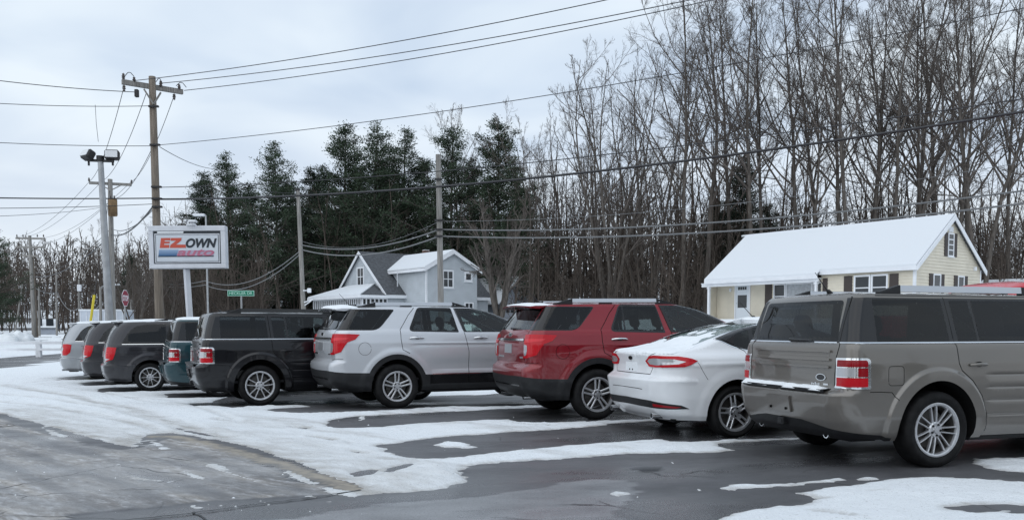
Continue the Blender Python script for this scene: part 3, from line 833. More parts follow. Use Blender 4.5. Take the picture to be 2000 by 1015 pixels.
    for y in (-.13, .13):
        p, _ = sh.P(np.array([sh.sy(abs(y), .53)]), np.array([.53]), .030); c = MB(); c.bbox(p[0][0]-.008, p[0][0]+.01, y-.012, y+.012, .52, .545, .004); c.build('plate_screw', GAP, root)
    b = MB(); b.bbox(-1.10,-.95,-.05,.05,.36,.43,.006); b.bbox(-1.105,-1.10,-.03,.03,.375,.415,.001); b.build('hitch_receiver', PLASTIC, root)
    badge(sh, tg, -.52, .865, .075, .034, CHROME, .006, 'badge', GLOSS_BLACK)
    b = MB()
    for i, y in enumerate((-.40,-.425,-.45,-.475,-.50)):
        p, _ = sh.P(np.array([sh.sy(abs(y), .795)]), np.array([.795]), .006); x = p[0][0]; b.box(x, x+.01, y-.009, y+.009, .782, .782+(.026, .022, .032, .022, .026)[i])
    b.build('name_badge', CHROME, tg)
    b = MB(); p, _ = sh.P(np.array([sh.sy(.60, .80)]), np.array([.80]), .006); b.box(p[0][0], p[0][0]+.01, -.63, -.56, .79, .808); b.build('name_badge', CHROME, tg)
    wiper(sh, tg, .02, -.34, 1.215, -.005)
    # white quarter script under the glass is not readable at this size; rails
    zb = lambda x: 1.672+.004*math.sin(max(0, min(1, (x+.7)/2.4))*3.14)
    rail(root, sh, .70, -.52, 1.45, zb, 'tall', rail_mid, rail_end, .075)
    sh.strip('roof_ditch', [(-.6,1.648),(1.5,1.648)], .008, .004, GLOSS_BLACK, root, True)
    antenna(root, -.55, .0, 1.70, .22, -.7)
    handle(sh, .46, .985, paint_m, ob[('door','R')], 'R'); handle(sh, .46, .985, paint_m, ob[('door','L')], 'L')
    handle(sh, 1.55, .985, paint_m, ob[('front_door','R')], 'R'); handle(sh, 1.55, .985, paint_m, ob[('front_door','L')], 'L')
    exhaust(root, -.96, -.55, .315, .042); exhaust(root, -.96, .55, .315, .042)
    mirror_pair(root, sh, 2.20, 1.19, paint_m)
    finish_cabin(root, sh, (-.8, 2.3)); seats(root, (-.35, .55, 1.40), SEAT)
    put_wheels(root, make_wheel(.37, .252, .235, wheel_style, R(100)), wh, .955, .37, .235)
    return root, sh, ob

def build_explorer(paint_m):
    root = empty('sport_utility')
    wh = (0, 2.86)
    def D(x, y, z):
        side = (np.abs(y) > .6)
        d = .020*(1-smooth(.55, .66, np.hypot(x, z-.375)))*side+.020*(1-smooth(.55, .66, np.hypot(x-wh[1], z-.375)))*side
        d = d-.016*smooth(.60,.66,z)*(1-smooth(.70,.86,z))*smooth(.45,.9,x)*(1-smooth(2.0,2.35,x))*side     # door hollow
        d = d+.007*np.exp(-.5*((z-1.085)/.012)**2)*smooth(.2,.4,x)*(1-smooth(2.3,2.6,x))*side        # shoulder crease
        d = d-.006*np.exp(-.5*((z-1.06)/.02)**2)*smooth(.2,.4,x)*(1-smooth(2.3,2.6,x))*side
        return d
    sh = Shell(xr=[(.30,-.90),(.36,-1.02),(.45,-1.10),(.58,-1.135),(.70,-1.15),(.765,-1.135),(.79,-1.085),(.81,-1.05),(.95,-1.07),(1.12,-1.065),(1.25,-1.03),(1.31,-1.0),(1.5,-.875),(1.62,-.79),(1.66,-.76),(1.70,-.68)],
               xf=[(.30,3.5),(.45,3.72),(.7,3.78),(.95,3.72),(1.06,3.5),(1.12,3.0),(1.17,2.85),(1.22,2.74),(1.28,2.64),(1.45,2.32),(1.62,1.90),(1.70,1.52)],
               w=[(.30,.89),(.38,.945),(.56,.962),(.60,.955),(.75,.958),(.95,.965),(1.1,.957),(1.24,.93),(1.285,.915),(1.31,.89),(1.5,.825),(1.66,.765),(1.70,.735)],
               rr=[(.30,.3),(.55,.27),(.78,.22),(.82,.17),(1.25,.17),(1.32,.14),(1.7,.13)], rf=[(.3,.5),(1.0,.4),(1.25,.20),(1.7,.16)],
               zlo=.305, zt=[(-3,1.66),(-.75,1.665),(0,1.69),(1.3,1.698),(1.7,1.69),(4,1.67)], zroof=lambda x: 1.748-.03*smooth(.2,-.9,x)-.02*smooth(1.2,2.0,x), bow=.07, taper=(.035,.02), wheels=wh, tyre_r=.375, arch=(.44,.45), D=D, extra_z=[1.10,1.115,1.07,1.045,.63,.66,.70], rings=(.56,.59,.62,.65), lines=[[(.2,z_),(2.5,z_)] for z_ in (1.12,1.10,1.085,1.07,1.055,1.035)])
    sy, sx = sh.sy, sh.sx; s0 = lambda z: float(sh.s0(z))-.08
    sh.region('tailgate', [(s0(.815),.815),(sy(.66,.815),.815),(sy(.66,1.25),1.25),(sy(.70,1.30),1.30),(sy(.67,1.65),1.65),(s0(1.65),1.65)], 'paint', 0, 'both', True)
    rd = [(.36,1.685),(.245,1.56),(.15,1.42),(.075,1.315),(.075,1.15),(.10,.98),(.22,.92),(.40,.78),(.51,.60),(.55,.40),(1.29,.40),(1.29,.95),(1.215,1.29),(1.08,1.69)]
    fd = [(1.08,1.69),(1.215,1.29),(1.29,.95),(1.29,.40),(2.36,.40),(2.40,.8),(2.38,1.26),(2.06,1.48),(1.66,1.68)]
    sh.region('door', rd, 'paint'); sh.region('front_door', fd, 'paint')
    # rear quarter: black pillar and glass
    sh.region('window_trim', rounded([(sy(.70,1.305),1.305),(-.30,1.305),(.02,1.655),(sy(.67,1.655),1.655)], [.0,.12,.05,.0]), GLOSS_BLACK, .002)
    sh.region('rear_window', rounded([(s0(1.305),1.315),(sy(.69,1.315),1.315),(sy(.635,1.62),1.62),(s0(1.6),1.62)], [0,.03,.04,0]), GLASS_DARK, .002, 'both', True, 'tailgate')
    sh.region('quarter_window', rounded([(-.83,1.318),(-.305,1.318),(-.005,1.645),(-.64,1.645)], [.02,.11,.045,.03]), GLASS_DARK, .004)
    rw = [(.245,1.305),(1.10,1.29),(1.01,1.672),(.43,1.672)]
    sh.region('window_trim', rounded(grow_poly(rw, .02), [.10,.03,.03,.06]), GLOSS_BLACK, .002, parent='door')
    fw = [(1.265,1.285),(2.33,1.285),(2.03,1.46),(1.62,1.66),(1.165,1.675)]
    sh.region('window_trim', rounded([(1.225,1.275),(2.40,1.275),(2.08,1.475),(1.66,1.688),(1.09,1.688)], [.02,.05,.1,.06,.01]), GLOSS_BLACK, .002, parent='front_door')
    sh.region('vent_pane', rounded([(.255,1.31),(.455,1.307),(.455,1.66),(.425,1.66)], [.06,.01,.01,.02]), GLASS_DARK, .004, parent='door')
    sh.region('door_window', rounded([(.475,1.307),(1.10,1.295),(1.015,1.668),(.475,1.668)], .015), GLASS_DARK, .004, parent='door')
    sh.region('door_window', rounded(fw, [.02,.05,.1,.03,.02]), GLASS_LIGHT, .004, parent='front_door')
    sh.region('windshield', [(sh.sfy(.76,1.28),1.28),(sh.sfy(0,1.28)+.1,1.28),(sh.sfy(0,1.66)+.1,1.66),(sh.sfy(.62,1.66),1.66)], GLASS_LIGHT, .001, 'both', True)
    # unpainted lower cladding, wheel-arch lips, bumper
    sh.region('lower_cladding', [(s0(.31),.25),(4.8,.25),(4.8,.56),(.45,.56),(-.45,.60),(sx(-.85,.61),.61),(sy(.72,.64),.64),(s0(.63),.63)], PLASTIC, .003, 'both', True)
    sh.region('rocker_recess', [(.58,.40),(2.3,.40),(2.3,.545),(.58,.545)], GLOSS_BLACK, .0)
    for wx in wh: ring_region(sh, wx, .085, PLASTIC, 'arch_cladding', .3, .008)
    # lamps
    lp = [(sy(.66,.905),.905),(sy(.80,.905),.905),(sx(-.935,.94),.95),(sx(-.87,1.05),1.06),(sx(-.83,1.10),1.11),(-.70,1.155),(-.625,1.235),(sx(-.80,1.245),1.243),(sy(.75,1.25),1.245),(sy(.66,1.245),1.24)]
    sh.region('tail_lamp', lp, LENS_RED, .014, step=.03)
    sh.region('lens', [(sy(.69,.94),.935),(sy(.765,.95),.945),(sy(.80,1.0),1.01),(sy(.785,1.08),1.09),(sy(.69,1.09),1.10)], LENS_CLEAR, .016, parent='tail_lamp', step=.03)
    sh.region('lens', [(sy(.68,1.13),1.125),(sy(.80,1.13),1.125),(sx(-.85,1.16),1.15),(sx(-.80,1.185),1.185),(sy(.80,1.18),1.18),(sy(.68,1.175),1.17)], LENS_PINK, .016, parent='tail_lamp', step=.03)
    fdr = ell(-.545, 1.0, .105, .105, 28)
    sh.region('fuel_door', fdr, 'paint', 0, 'R'); sh.region('~gap', strip_poly(fdr+fdr[:2], .006), GAP, -.004, 'R')
    for p in (rd[:7], [(1.08,1.69),(1.215,1.29),(1.29,.95),(1.29,.40)], [(2.36,1.2),(2.40,.8),(2.36,.40)]): sh.seam(p, .010)
    sh.seam([(sy(.672,.82),.82),(sy(.672,.90),.90)]); sh.seam([(sy(.70,1.25),1.25),(sy(.71,1.30),1.30)])
    sh.seam([(sy(.68,.815),.815),(sy(.80,.835),.83),(sx(-.9,.84),.835)], .007)
    sh.cut(); ob = sh.assemble(root, paint_m); tg = ob[('tailgate','LR')]
    sh.strip('garnish_bar', [(float(sh.s0(1.165))-.01,1.165),(sy(.655,1.165),1.165)], .042, .022, CHROME, tg, True)
    sh.strip('sill_moulding', [(.62,.565),(2.28,.565)], .016, .012, CHROME if paint_m.name.startswith('silver') else PLASTIC, root, True)
    sh.strip('bumper_groove', [(float(sh.s0(.50))-.01,.50),(sy(.62,.50),.50)], .03, .006, GLOSS_BLACK, root, True)
    plate(sh, tg, -.17, .17, .965, 1.10, PLATE, 'licence_plate', .008)
    sh.strip('plate_recess_edge', [(float(sh.s0(.945))-.01,.945),(sy(.30,.945),.945)], .012, .008, paint_m, tg, True)
    badge(sh, tg, -.0, 1.235, .075, .034, CHROME, .006, 'badge', GLOSS_BLACK)
    b = MB()
    for i in range(8):
        y = .56-.045*i; p, _ = sh.P(np.array([sh.sy(abs(y), .91)]), np.array([.91]), .006); b.box(p[0][0], p[0][0]+.01, y-.014, y+.014, .895, .925)
    for i in range(4):
        y = -.50-.03*i; p, _ = sh.P(np.array([sh.sy(abs(y), .91)]), np.array([.91]), .006); b.box(p[0][0], p[0][0]+.01, y-.010, y+.010, .897, .921)
    b.build('name_badge', CHROME, tg)
    # spoiler
    b = MB(); N = 16; ys = np.linspace(-.66, .66, N)
    def xb(y): return -1.03+.07*(y/.66)**2
    rows = [[(-.66, y, 1.705-.035*(y/.66)**2) for y in ys], [(-.85, y, 1.702-.035*(y/.66)**2) for y in ys], [(xb(y), y, 1.682-.03*(y/.66)**2) for y in ys], [(xb(y)+.01, y, 1.662-.03*(y/.66)**2) for y in ys], [(-.80, y, 1.625) for y in ys]]
    vs = [p for r_ in rows for p in r_]; fs = [(j*N+i, (j+1)*N+i, (j+1)*N+i+1, j*N+i+1) for j in range(4) for i in range(N-1)]
    for i in (0, N-1): fs.append([j*N+i for j in range(5)] if i == 0 else [j*N+i for j in reversed(range(5))])
    b.add(vs, fs); b.build('spoiler', paint_m, root, 40)
    b = MB(); b.box(-.86,-.85,-.15,.15,1.640,1.652); b.build('brake_lamp', LENS_DRED, root)
    wiper(sh, tg, .02, -.36, 1.325, .0); zb = lambda x: float(np.interp(x, [-.7,0,1.2,1.6], [1.685,1.712,1.716,1.70]))
    rail(root, sh, .63, -.58, 1.40, zb, 'low', SATIN, PLASTIC, .075)
    antenna(root, -.48, .25, 1.72, .24, -.8)
    for d_, x in (('door', .35), ('front_door', 1.52)):
        for sd in 'RL': handle(sh, x, 1.175, CHROME, ob[(d_, sd)], sd, L=.25)
    exhaust(root, -1.02, -.56, .325, .036); exhaust(root, -1.02, .56, .325, .036)
    mirror_pair(root, sh, 2.22, 1.29, paint_m)
    finish_cabin(root, sh, (-.8, 2.3), .6); seats(root, (-.3, .62, 1.45), SEAT, .40, .62)
    put_wheels(root, make_wheel(.375, .245, .245, 'five', R(90)), wh, .975, .375, .245)
    return root, sh, ob

def build_minivan(paint_m, lamp_kind='split'):
    root = empty('minivan')
    wh = (0, 3.078)
    flare = flare_fn(wh, .345, .43, .016, .12, .05)
    def D(x, y, z):
        d = flare(x, y, z)+.006*np.exp(-.5*((z-.62)/.015)**2)*(x < -.3)-.010*smooth(.45,.5,z)*(1-smooth(.60,.75,z))*smooth(.5,.8,x)*(1-smooth(2.2,2.6,x))
        return d
    sh = Shell(xr=[(.25,-.90),(.32,-.99),(.45,-1.04),(.60,-1.06),(.64,-1.05),(.665,-1.0),(.85,-1.0),(1.05,-.975),(1.14,-.955),(1.3,-.895),(1.45,-.82),(1.58,-.72),(1.63,-.66),(1.66,-.58)],
               xf=[(.25,3.75),(.45,3.9),(.7,3.93),(.9,3.8),(1.0,3.5),(1.05,3.2),(1.1,3.0),(1.14,2.85),(1.4,2.25),(1.55,1.85),(1.66,1.4)],
               w=[(.25,.88),(.32,.93),(.6,.965),(.9,.968),(1.08,.952),(1.125,.94),(1.15,.92),(1.4,.86),(1.58,.80),(1.63,.775),(1.66,.745)],
               rr=[(.25,.3),(.62,.28),(.68,.20),(1.1,.22),(1.3,.24),(1.66,.24)], rf=[(.25,.55),(1.0,.45),(1.2,.3),(1.66,.25)],
               zlo=.255, zt=[(-3,1.63),(-.75,1.635),(-.2,1.655),(1.0,1.66),(1.5,1.65),(4,1.62)], zroof=lambda x: 1.715-.04*smooth(.2,-.9,x)-.03*smooth(1.0,1.9,x), bow=.09, taper=(.05,.02), wheels=wh, tyre_r=.345, arch=(.405,.415), D=D, extra_z=[.60,.635,.61], rings=(.50,.53,.56,.60))
    sy, sx = sh.sy, sh.sx; s0 = lambda z: float(sh.s0(z))-.08
    sh.region('tailgate', [(s0(.68),.68),(sy(.70,.68),.68),(sy(.72,1.08),1.08),(sy(.74,1.14),1.14),(sy(.62,1.60),1.60),(s0(1.6),1.60)], 'paint', 0, 'both', True)
    rd = [(.44,1.635),(.40,1.14),(.42,.80),(.50,.55),(.52,.30),(1.46,.30),(1.46,1.14),(1.40,1.635)]
    fd = [(1.46,1.635),(1.50,1.14),(1.50,.30),(2.45,.30),(2.52,.6),(2.45,1.12),(1.90,1.58)]
    sh.region('sliding_door', rd, 'paint'); sh.region('front_door', fd, 'paint')
    sh.region('rear_window', rounded([(s0(1.15),1.155),(sy(.70,1.155),1.155),(sy(.585,1.585),1.585),(s0(1.58),1.585)], [0,.05,.06,0]), GLASS_DARK, .002, 'both', True, 'tailgate')
    sh.region('window_trim', rounded([(.36,1.14),(1.5,1.14),(1.5,1.63),(.36,1.63)], .01), GLOSS_BLACK, .002)
    qw = [(-.60,1.145),(.38,1.145),(.38,1.60),(-.02,1.60),(-.25,1.56),(-.42,1.44)]
    sh.region('window_trim', rounded(grow_poly(qw, .014), [.04,.01,.01,.05,.08,.12]), GLOSS_BLACK, .002)
    sh.region('quarter_window', rounded(qw, [.03,.01,.01,.05,.08,.12]), GLASS_DARK, .004)
    sh.region('door_window', rounded([(.46,1.155),(1.42,1.155),(1.38,1.605),(.47,1.605)], .02), GLASS_DARK, .004, parent='sliding_door')
    sh.region('door_window', rounded([(1.53,1.155),(2.42,1.155),(1.90,1.56),(1.50,1.60)], .02), GLASS_LIGHT, .004, parent='front_door')
    sh.region('windshield', [(sh.sfy(.80,1.16),1.16),(sh.sfy(0,1.16)+.1,1.16),(sh.sfy(0,1.62)+.1,1.62),(sh.sfy(.62,1.62),1.62)], GLASS_LIGHT, .001, 'both', True)
    if lamp_kind == 'split':
        lp = [(sy(.72,.72),.715),(sy(.82,.74),.725),(sx(-.80,.78),.775),(sx(-.755,.9),.9),(sx(-.72,1.055),1.055),(sy(.86,1.06),1.065),(sy(.735,1.06),1.055)]
        sh.region('tail_lamp', lp, LENS_RED, .012, step=.03)
        sh.region('reverse_lens', [(sy(.73,.73),.725),(sy(.81,.75),.738),(sx(-.86,.79),.785),(sy(.74,.81),.80)], LENS_CLEAR, .014, parent='tail_lamp', step=.03)
        for zz in (.85, .91, .97): sh.region('lens', [(sy(.75,zz),zz),(sy(.88,zz),zz),(sy(.88,zz+.03),zz+.022),(sy(.75,zz+.03),zz+.022)], LENS_PINK, .014, parent='tail_lamp', step=.03)
    else:
        lp = [(sy(.70,.72),.72),(sx(-.84,.72),.72),(sx(-.74,.80),.80),(sx(-.70,1.03),1.03),(sx(-.80,1.05),1.05),(sy(.72,1.05),1.04)]
        sh.region('tail_lamp', lp, LENS_RED, .012, step=.03)
        sh.region('reverse_lens', [(sy(.72,.84),.83),(sy(.84,.86),.85),(sy(.86,.93),.93),(sy(.73,.95),.95)], LENS_CLEAR, .014, parent='tail_lamp', step=.03)
    for p in ([(.40,1.14),(.42,.80),(.50,.55),(.52,.30)], [(1.46,1.14),(1.46,.30)], [(2.45,1.12),(2.52,.6),(2.45,.30)]): sh.seam(p)
    sh.seam([(sy(.725,.69),.69),(sx(-.86,.66),.65),(-.60,.63),(-.455,.60)], .007)
    sh.seam([(sy(.735,1.06),1.07),(sy(.745,1.14),1.14),(sy(.69,1.4),1.4),(sy(.625,1.6),1.60)], .012)
    sh.cut(); ob = sh.assemble(root, paint_m); tg = ob[('tailgate','LR')]
    sh.strip('belt_moulding', [(-.60,1.128),(2.4,1.128)], .016, .008, CHROME, root, True)
    sh.strip('slide_rail', [(-.45,.985),(.40,.985)], .010, .001, GAP, root, True)
    b = MB(); N = 12; ys = np.linspace(-.60, .60, N)
    rows = [[(-.55, y, 1.69-.03*(y/.6)**2) for y in ys], [(-.80+.05*(y/.6)**2, y, 1.665-.03*(y/.6)**2) for y in ys], [(-.79+.05*(y/.6)**2, y, 1.64-.03*(y/.6)**2) for y in ys], [(-.66, y, 1.60) for y in ys]]
    vs = [p for r_ in rows for p in r_]; fs = [(j*N+i, (j+1)*N+i, (j+1)*N+i+1, j*N+i+1) for j in range(3) for i in range(N-1)]
    fs += [[j*N for j in range(4)], [j*N+N-1 for j in reversed(range(4))]]
    b.add(vs, fs); b.build('spoiler', paint_m, root, 40)
    wiper(sh, tg, .02, -.36, 1.17, .0)
    plate(sh, tg, -.17, .17, .82, .96, PLATE, 'licence_plate', .008)
    zb = lambda x: float(np.interp(x, [-.5,0,1.2,1.6], [1.672,1.692,1.698,1.675]))
    rail(root, sh, .60, .15, 1.55, zb, 'low', PLASTIC, PLASTIC, .045)
    for d_, x in (('sliding_door', 1.30), ('front_door', 1.68)):
        for sd in 'RL': handle(sh, x, .98, paint_m, ob[(d_, sd)], sd)
    mirror_pair(root, sh, 2.25, 1.16, paint_m)
    exhaust(root, -.98, -.5, .28, .03, SATIN)
    finish_cabin(root, sh, (-.8, 2.4), .5); seats(root, (-.35, .55, 1.5), SEAT, .42, .55)
    put_wheels(root, make_wheel(.345, .232, .225, 'vee', R(90)), wh, .955, .345, .225)
    return root, sh, ob

def build_sedan(paint_m):
    root = empty('sedan')
    wh = (0, 2.85)
    def D(x, y, z):
        side = np.abs(y) > .55
        d = .014*(1-smooth(.44, .56, np.hypot(x, z-.325)))*side+.014*(1-smooth(.44,.56, np.hypot(x-wh[1], z-.325)))*side
        d = d+.009*np.exp(-.5*((z-(.905+.02*np.clip(x,-1,3)))/.02)**2)*side*(x > -.9)*(z < 1.0)
        d = d-.012*smooth(.36,.42,z)*(1-smooth(.5,.62,z))*smooth(.45,.8,x)*(1-smooth(2.1,2.5,x))*side
        d = d+.014*np.exp(-.5*((z-.70)/.02)**2)*(x < -.55)
        return d
    sh = Shell(xr=[(.22,-.86),(.28,-.95),(.36,-1.01),(.50,-1.045),(.64,-1.06),(.70,-1.055),(.735,-1.02),(.76,-.975),(.88,-.965),(.98,-.985),(1.02,-1.0),(1.035,-.985),(1.05,-.90),(1.075,-.72),(1.115,-.52),(1.17,-.36),(1.25,-.14),(1.335,.18),(1.39,.45),(1.435,.78)],
               xf=[(.22,3.45),(.4,3.7),(.6,3.76),(.75,3.68),(.85,3.4),(.92,3.0),(.97,2.6),(1.0,2.35),(1.05,2.2),(1.22,1.85),(1.37,1.4),(1.435,1.10)],
               w=[(.22,.82),(.28,.87),(.5,.915),(.7,.925),(.90,.915),(.97,.895),(1.01,.86),(1.04,.815),(1.08,.78),(1.22,.715),(1.36,.625),(1.435,.56)],
               rr=[(.22,.36),(.6,.36),(.74,.33),(.95,.30),(1.02,.27),(1.06,.18),(1.15,.14),(1.435,.14)], rf=[(.22,.6),(.9,.5),(1.05,.3),(1.435,.2)],
               zlo=.225, zt=[(-3,1.418),(.3,1.418),(.8,1.432),(1.3,1.43),(4,1.41)], zroof=lambda x: 1.472-.035*smooth(.95,.3,x)-.012*smooth(1.0,1.4,x), bow=.10, bowf=.2, taper=(.05,.03), wheels=wh, tyre_r=.325, arch=(.385,.395), D=D, extra_z=[.69,.705,.72,.745,.9,.915,.93], rings=(.45,.48,.52,.56))
    sy, sx = sh.sy, sh.sx; s0 = lambda z: float(sh.s0(z))-.08
    sh.region('boot_lid', [(s0(.80),.78),(sy(.50,.80),.78),(sy(.54,.87),.86),(sy(.52,1.01),1.01),(sy(.58,1.05),1.05),(sy(.62,1.09),1.09),(s0(1.095),1.095)], 'paint', 0, 'both', True)
    rd = [(.02,1.36),(-.02,1.16),(.17,1.06),(.20,.90),(.22,.72),(.36,.60),(.42,.40),(.43,.26),(1.10,.26),(1.12,.9),(1.04,1.37)]
    rd = [(.55,1.41),(.05,1.28),(-.10,1.20),(.17,1.06),(.20,.90),(.22,.76),(.36,.62),(.43,.40),(.44,.26),(1.10,.26),(1.12,.9),(1.04,1.41)]
    fd = [(1.04,1.41),(1.12,.9),(1.10,.26),(2.30,.26),(2.34,.6),(2.28,.96),(1.5,1.33)]
    sh.region('door', rd, 'paint'); sh.region('front_door', fd, 'paint')
    qw = [(-.16,1.205),(.03,1.12),(.20,1.075),(1.05,1.04),(1.0,1.375),(.50,1.372),(.18,1.315)]
    sh.region('window_trim', rounded(grow_poly(qw, .016), [.03,.05,.05,.01,.02,.08,.08]), CHROME, .003, parent='door')
    sh.region('window_trim', rounded(grow_poly(qw, .004), [.03,.05,.05,.01,.02,.08,.08]), GLOSS_BLACK, .004, parent='door')
    sh.region('vent_pane', rounded([(-.06,1.185),(.06,1.13),(.20,1.095),(.26,1.09),(.30,1.31),(.18,1.29)], [.02,.03,.02,.01,.02,.05]), GLASS_DARK, .006, parent='door')
    sh.region('door_window', rounded([(.33,1.085),(1.0,1.055),(.96,1.36),(.50,1.36),(.37,1.335)], .02), GLASS_DARK, .006, parent='door')
    fw = [(1.12,1.04),(2.12,1.0),(1.55,1.31),(1.40,1.365),(1.06,1.375)]
    sh.region('window_trim', rounded(grow_poly(fw, .016), .02), GLOSS_BLACK, .003, parent='front_door')
    sh.region('door_window', rounded(fw, .02), GLASS_LIGHT, .005, parent='front_door')
    sh.region('rear_window', rounded([(s0(1.13),1.13),(sy(.585,1.13),1.13),(sy(.57,1.27),1.27),(sy(.50,1.40),1.405),(s0(1.40),1.405)], [0,.04,0,.05,0]), GLASS_LIGHT, .002, 'both', True)
    sh.region('windshield', [(sh.sfy(.70,1.02),1.03),(sh.sfy(0,1.02)+.1,1.03),(sh.sfy(0,1.41)+.1,1.41),(sh.sfy(.5,1.41),1.41)], GLASS_LIGHT, .001, 'both', True)
    # lamps
    lp = [(sy(.40,.93),.935),(sy(.47,.87),.868),(sy(.60,.865),.862),(sx(-.70,.875),.878),(sx(-.62,.90),.90),(sx(-.53,.945),.945),(sx(-.60,.975),.97),(sx(-.76,1.0),.998),(sy(.60,1.01),1.008),(sy(.50,1.0),1.0)]
    sh.region('tail_lamp', lp, LENS_RED, .012, step=.03)
    sh.region('lens', [(sy(.45,.935),.935),(sy(.50,.90),.897),(sy(.62,.89),.89),(sx(-.76,.905),.905),(sx(-.68,.935),.935),(sx(-.80,.965),.965),(sy(.60,.975),.975),(sy(.50,.965),.965)], LENS_CLEAR, .0135, parent='tail_lamp', step=.03)
    sh.region('~gap', strip_poly([(sy(.535,.865),.866),(sy(.535,.94),.94),(sy(.525,1.005),1.006)], .006), GAP, .0)
    # dark lower insert of the bumper and its reflector
    sh.region('bumper_insert', [(s0(.40),.385),(sy(.45,.38),.375),(sx(-.86,.37),.365),(sx(-.62,.37),.372),(sx(-.72,.42),.415),(sy(.60,.46),.46),(s0(.47),.475)], PLASTIC, .003, 'both', True)
    sh.region('reflector', [(sy(.64,.40),.39),(sx(-.78,.385),.38),(sx(-.72,.40),.395),(sy(.64,.43),.425)], LENS_DRED, .006, parent='bumper_insert')
    sh.region('rocker', [(.42,.2),(2.4,.2),(2.4,.262),(.42,.262)], PLASTIC, .003)
    sh.region('fuel_door', rounded([(-.45,.78),(-.29,.78),(-.29,.92),(-.45,.92)], .03), 'paint', 0, 'L')
    for p in (rd[2:9], [(1.10,.26),(1.12,.9),(1.05,1.04)], [(2.28,.96),(2.34,.6),(2.30,.26)]): sh.seam(p)
    sh.seam([(s0(.77),.775),(sy(.50,.78),.775),(sy(.545,.86),.86)]); sh.seam([(sy(.52,1.01),1.01),(sy(.58,1.05),1.05),(sy(.625,1.095),1.095)], .008)
    sh.seam([(sx(-.53,.94),.93),(-.47,.83),(-.40,.72)], .006)
    sh.seam([(s0(.58),.60),(sy(.35,.59),.595),(sy(.45,.585),.59)], .008)
    sh.cut(); ob = sh.assemble(root, paint_m); tg = ob[('boot_lid','LR')]
    badge(sh, tg, 0, .965, .062, .028, CHROME, .004, 'badge', GLOSS_BLACK)
    plate(sh, tg, -.16, .16, .80, .91, SNOW, 'licence_plate', .004)
    for y in (-.04, .04):
        p, _ = sh.P(np.array([sh.sy(abs(y), .815)]), np.array([.815]), .006); c = MB(); c.bbox(p[0][0]-.004, p[0][0]+.01, y-.010, y+.010, .807, .827, .003); c.build('plate_screw', PLASTIC, tg)
    antenna(root, .82, 0, 1.468, .22, -.9)
    for d_, x in (('door', .36), ('front_door', 1.32)):
        for sd in 'RL': handle(sh, x, .93, paint_m, ob[(d_, sd)], sd)
    exhaust(root, -.98, -.58, .275, .038); exhaust(root, -.98, .58, .275, .038)
    mirror_pair(root, sh, 2.05, 1.02, paint_m)
    finish_cabin(root, sh, (-.5, 2.2), .42); seats(root, (.62, 1.4), SEAT_TAN, .37, .34)
    b = MB(); b.bbox(-.5, .15, -.6, .6, .95, 1.06, .03); b.build('parcel_shelf', INTERIOR, root)
    put_wheels(root, make_wheel(.325, .228, .225, 'split', R(96)), wh, .905, .325, .225)
    return root, sh, ob

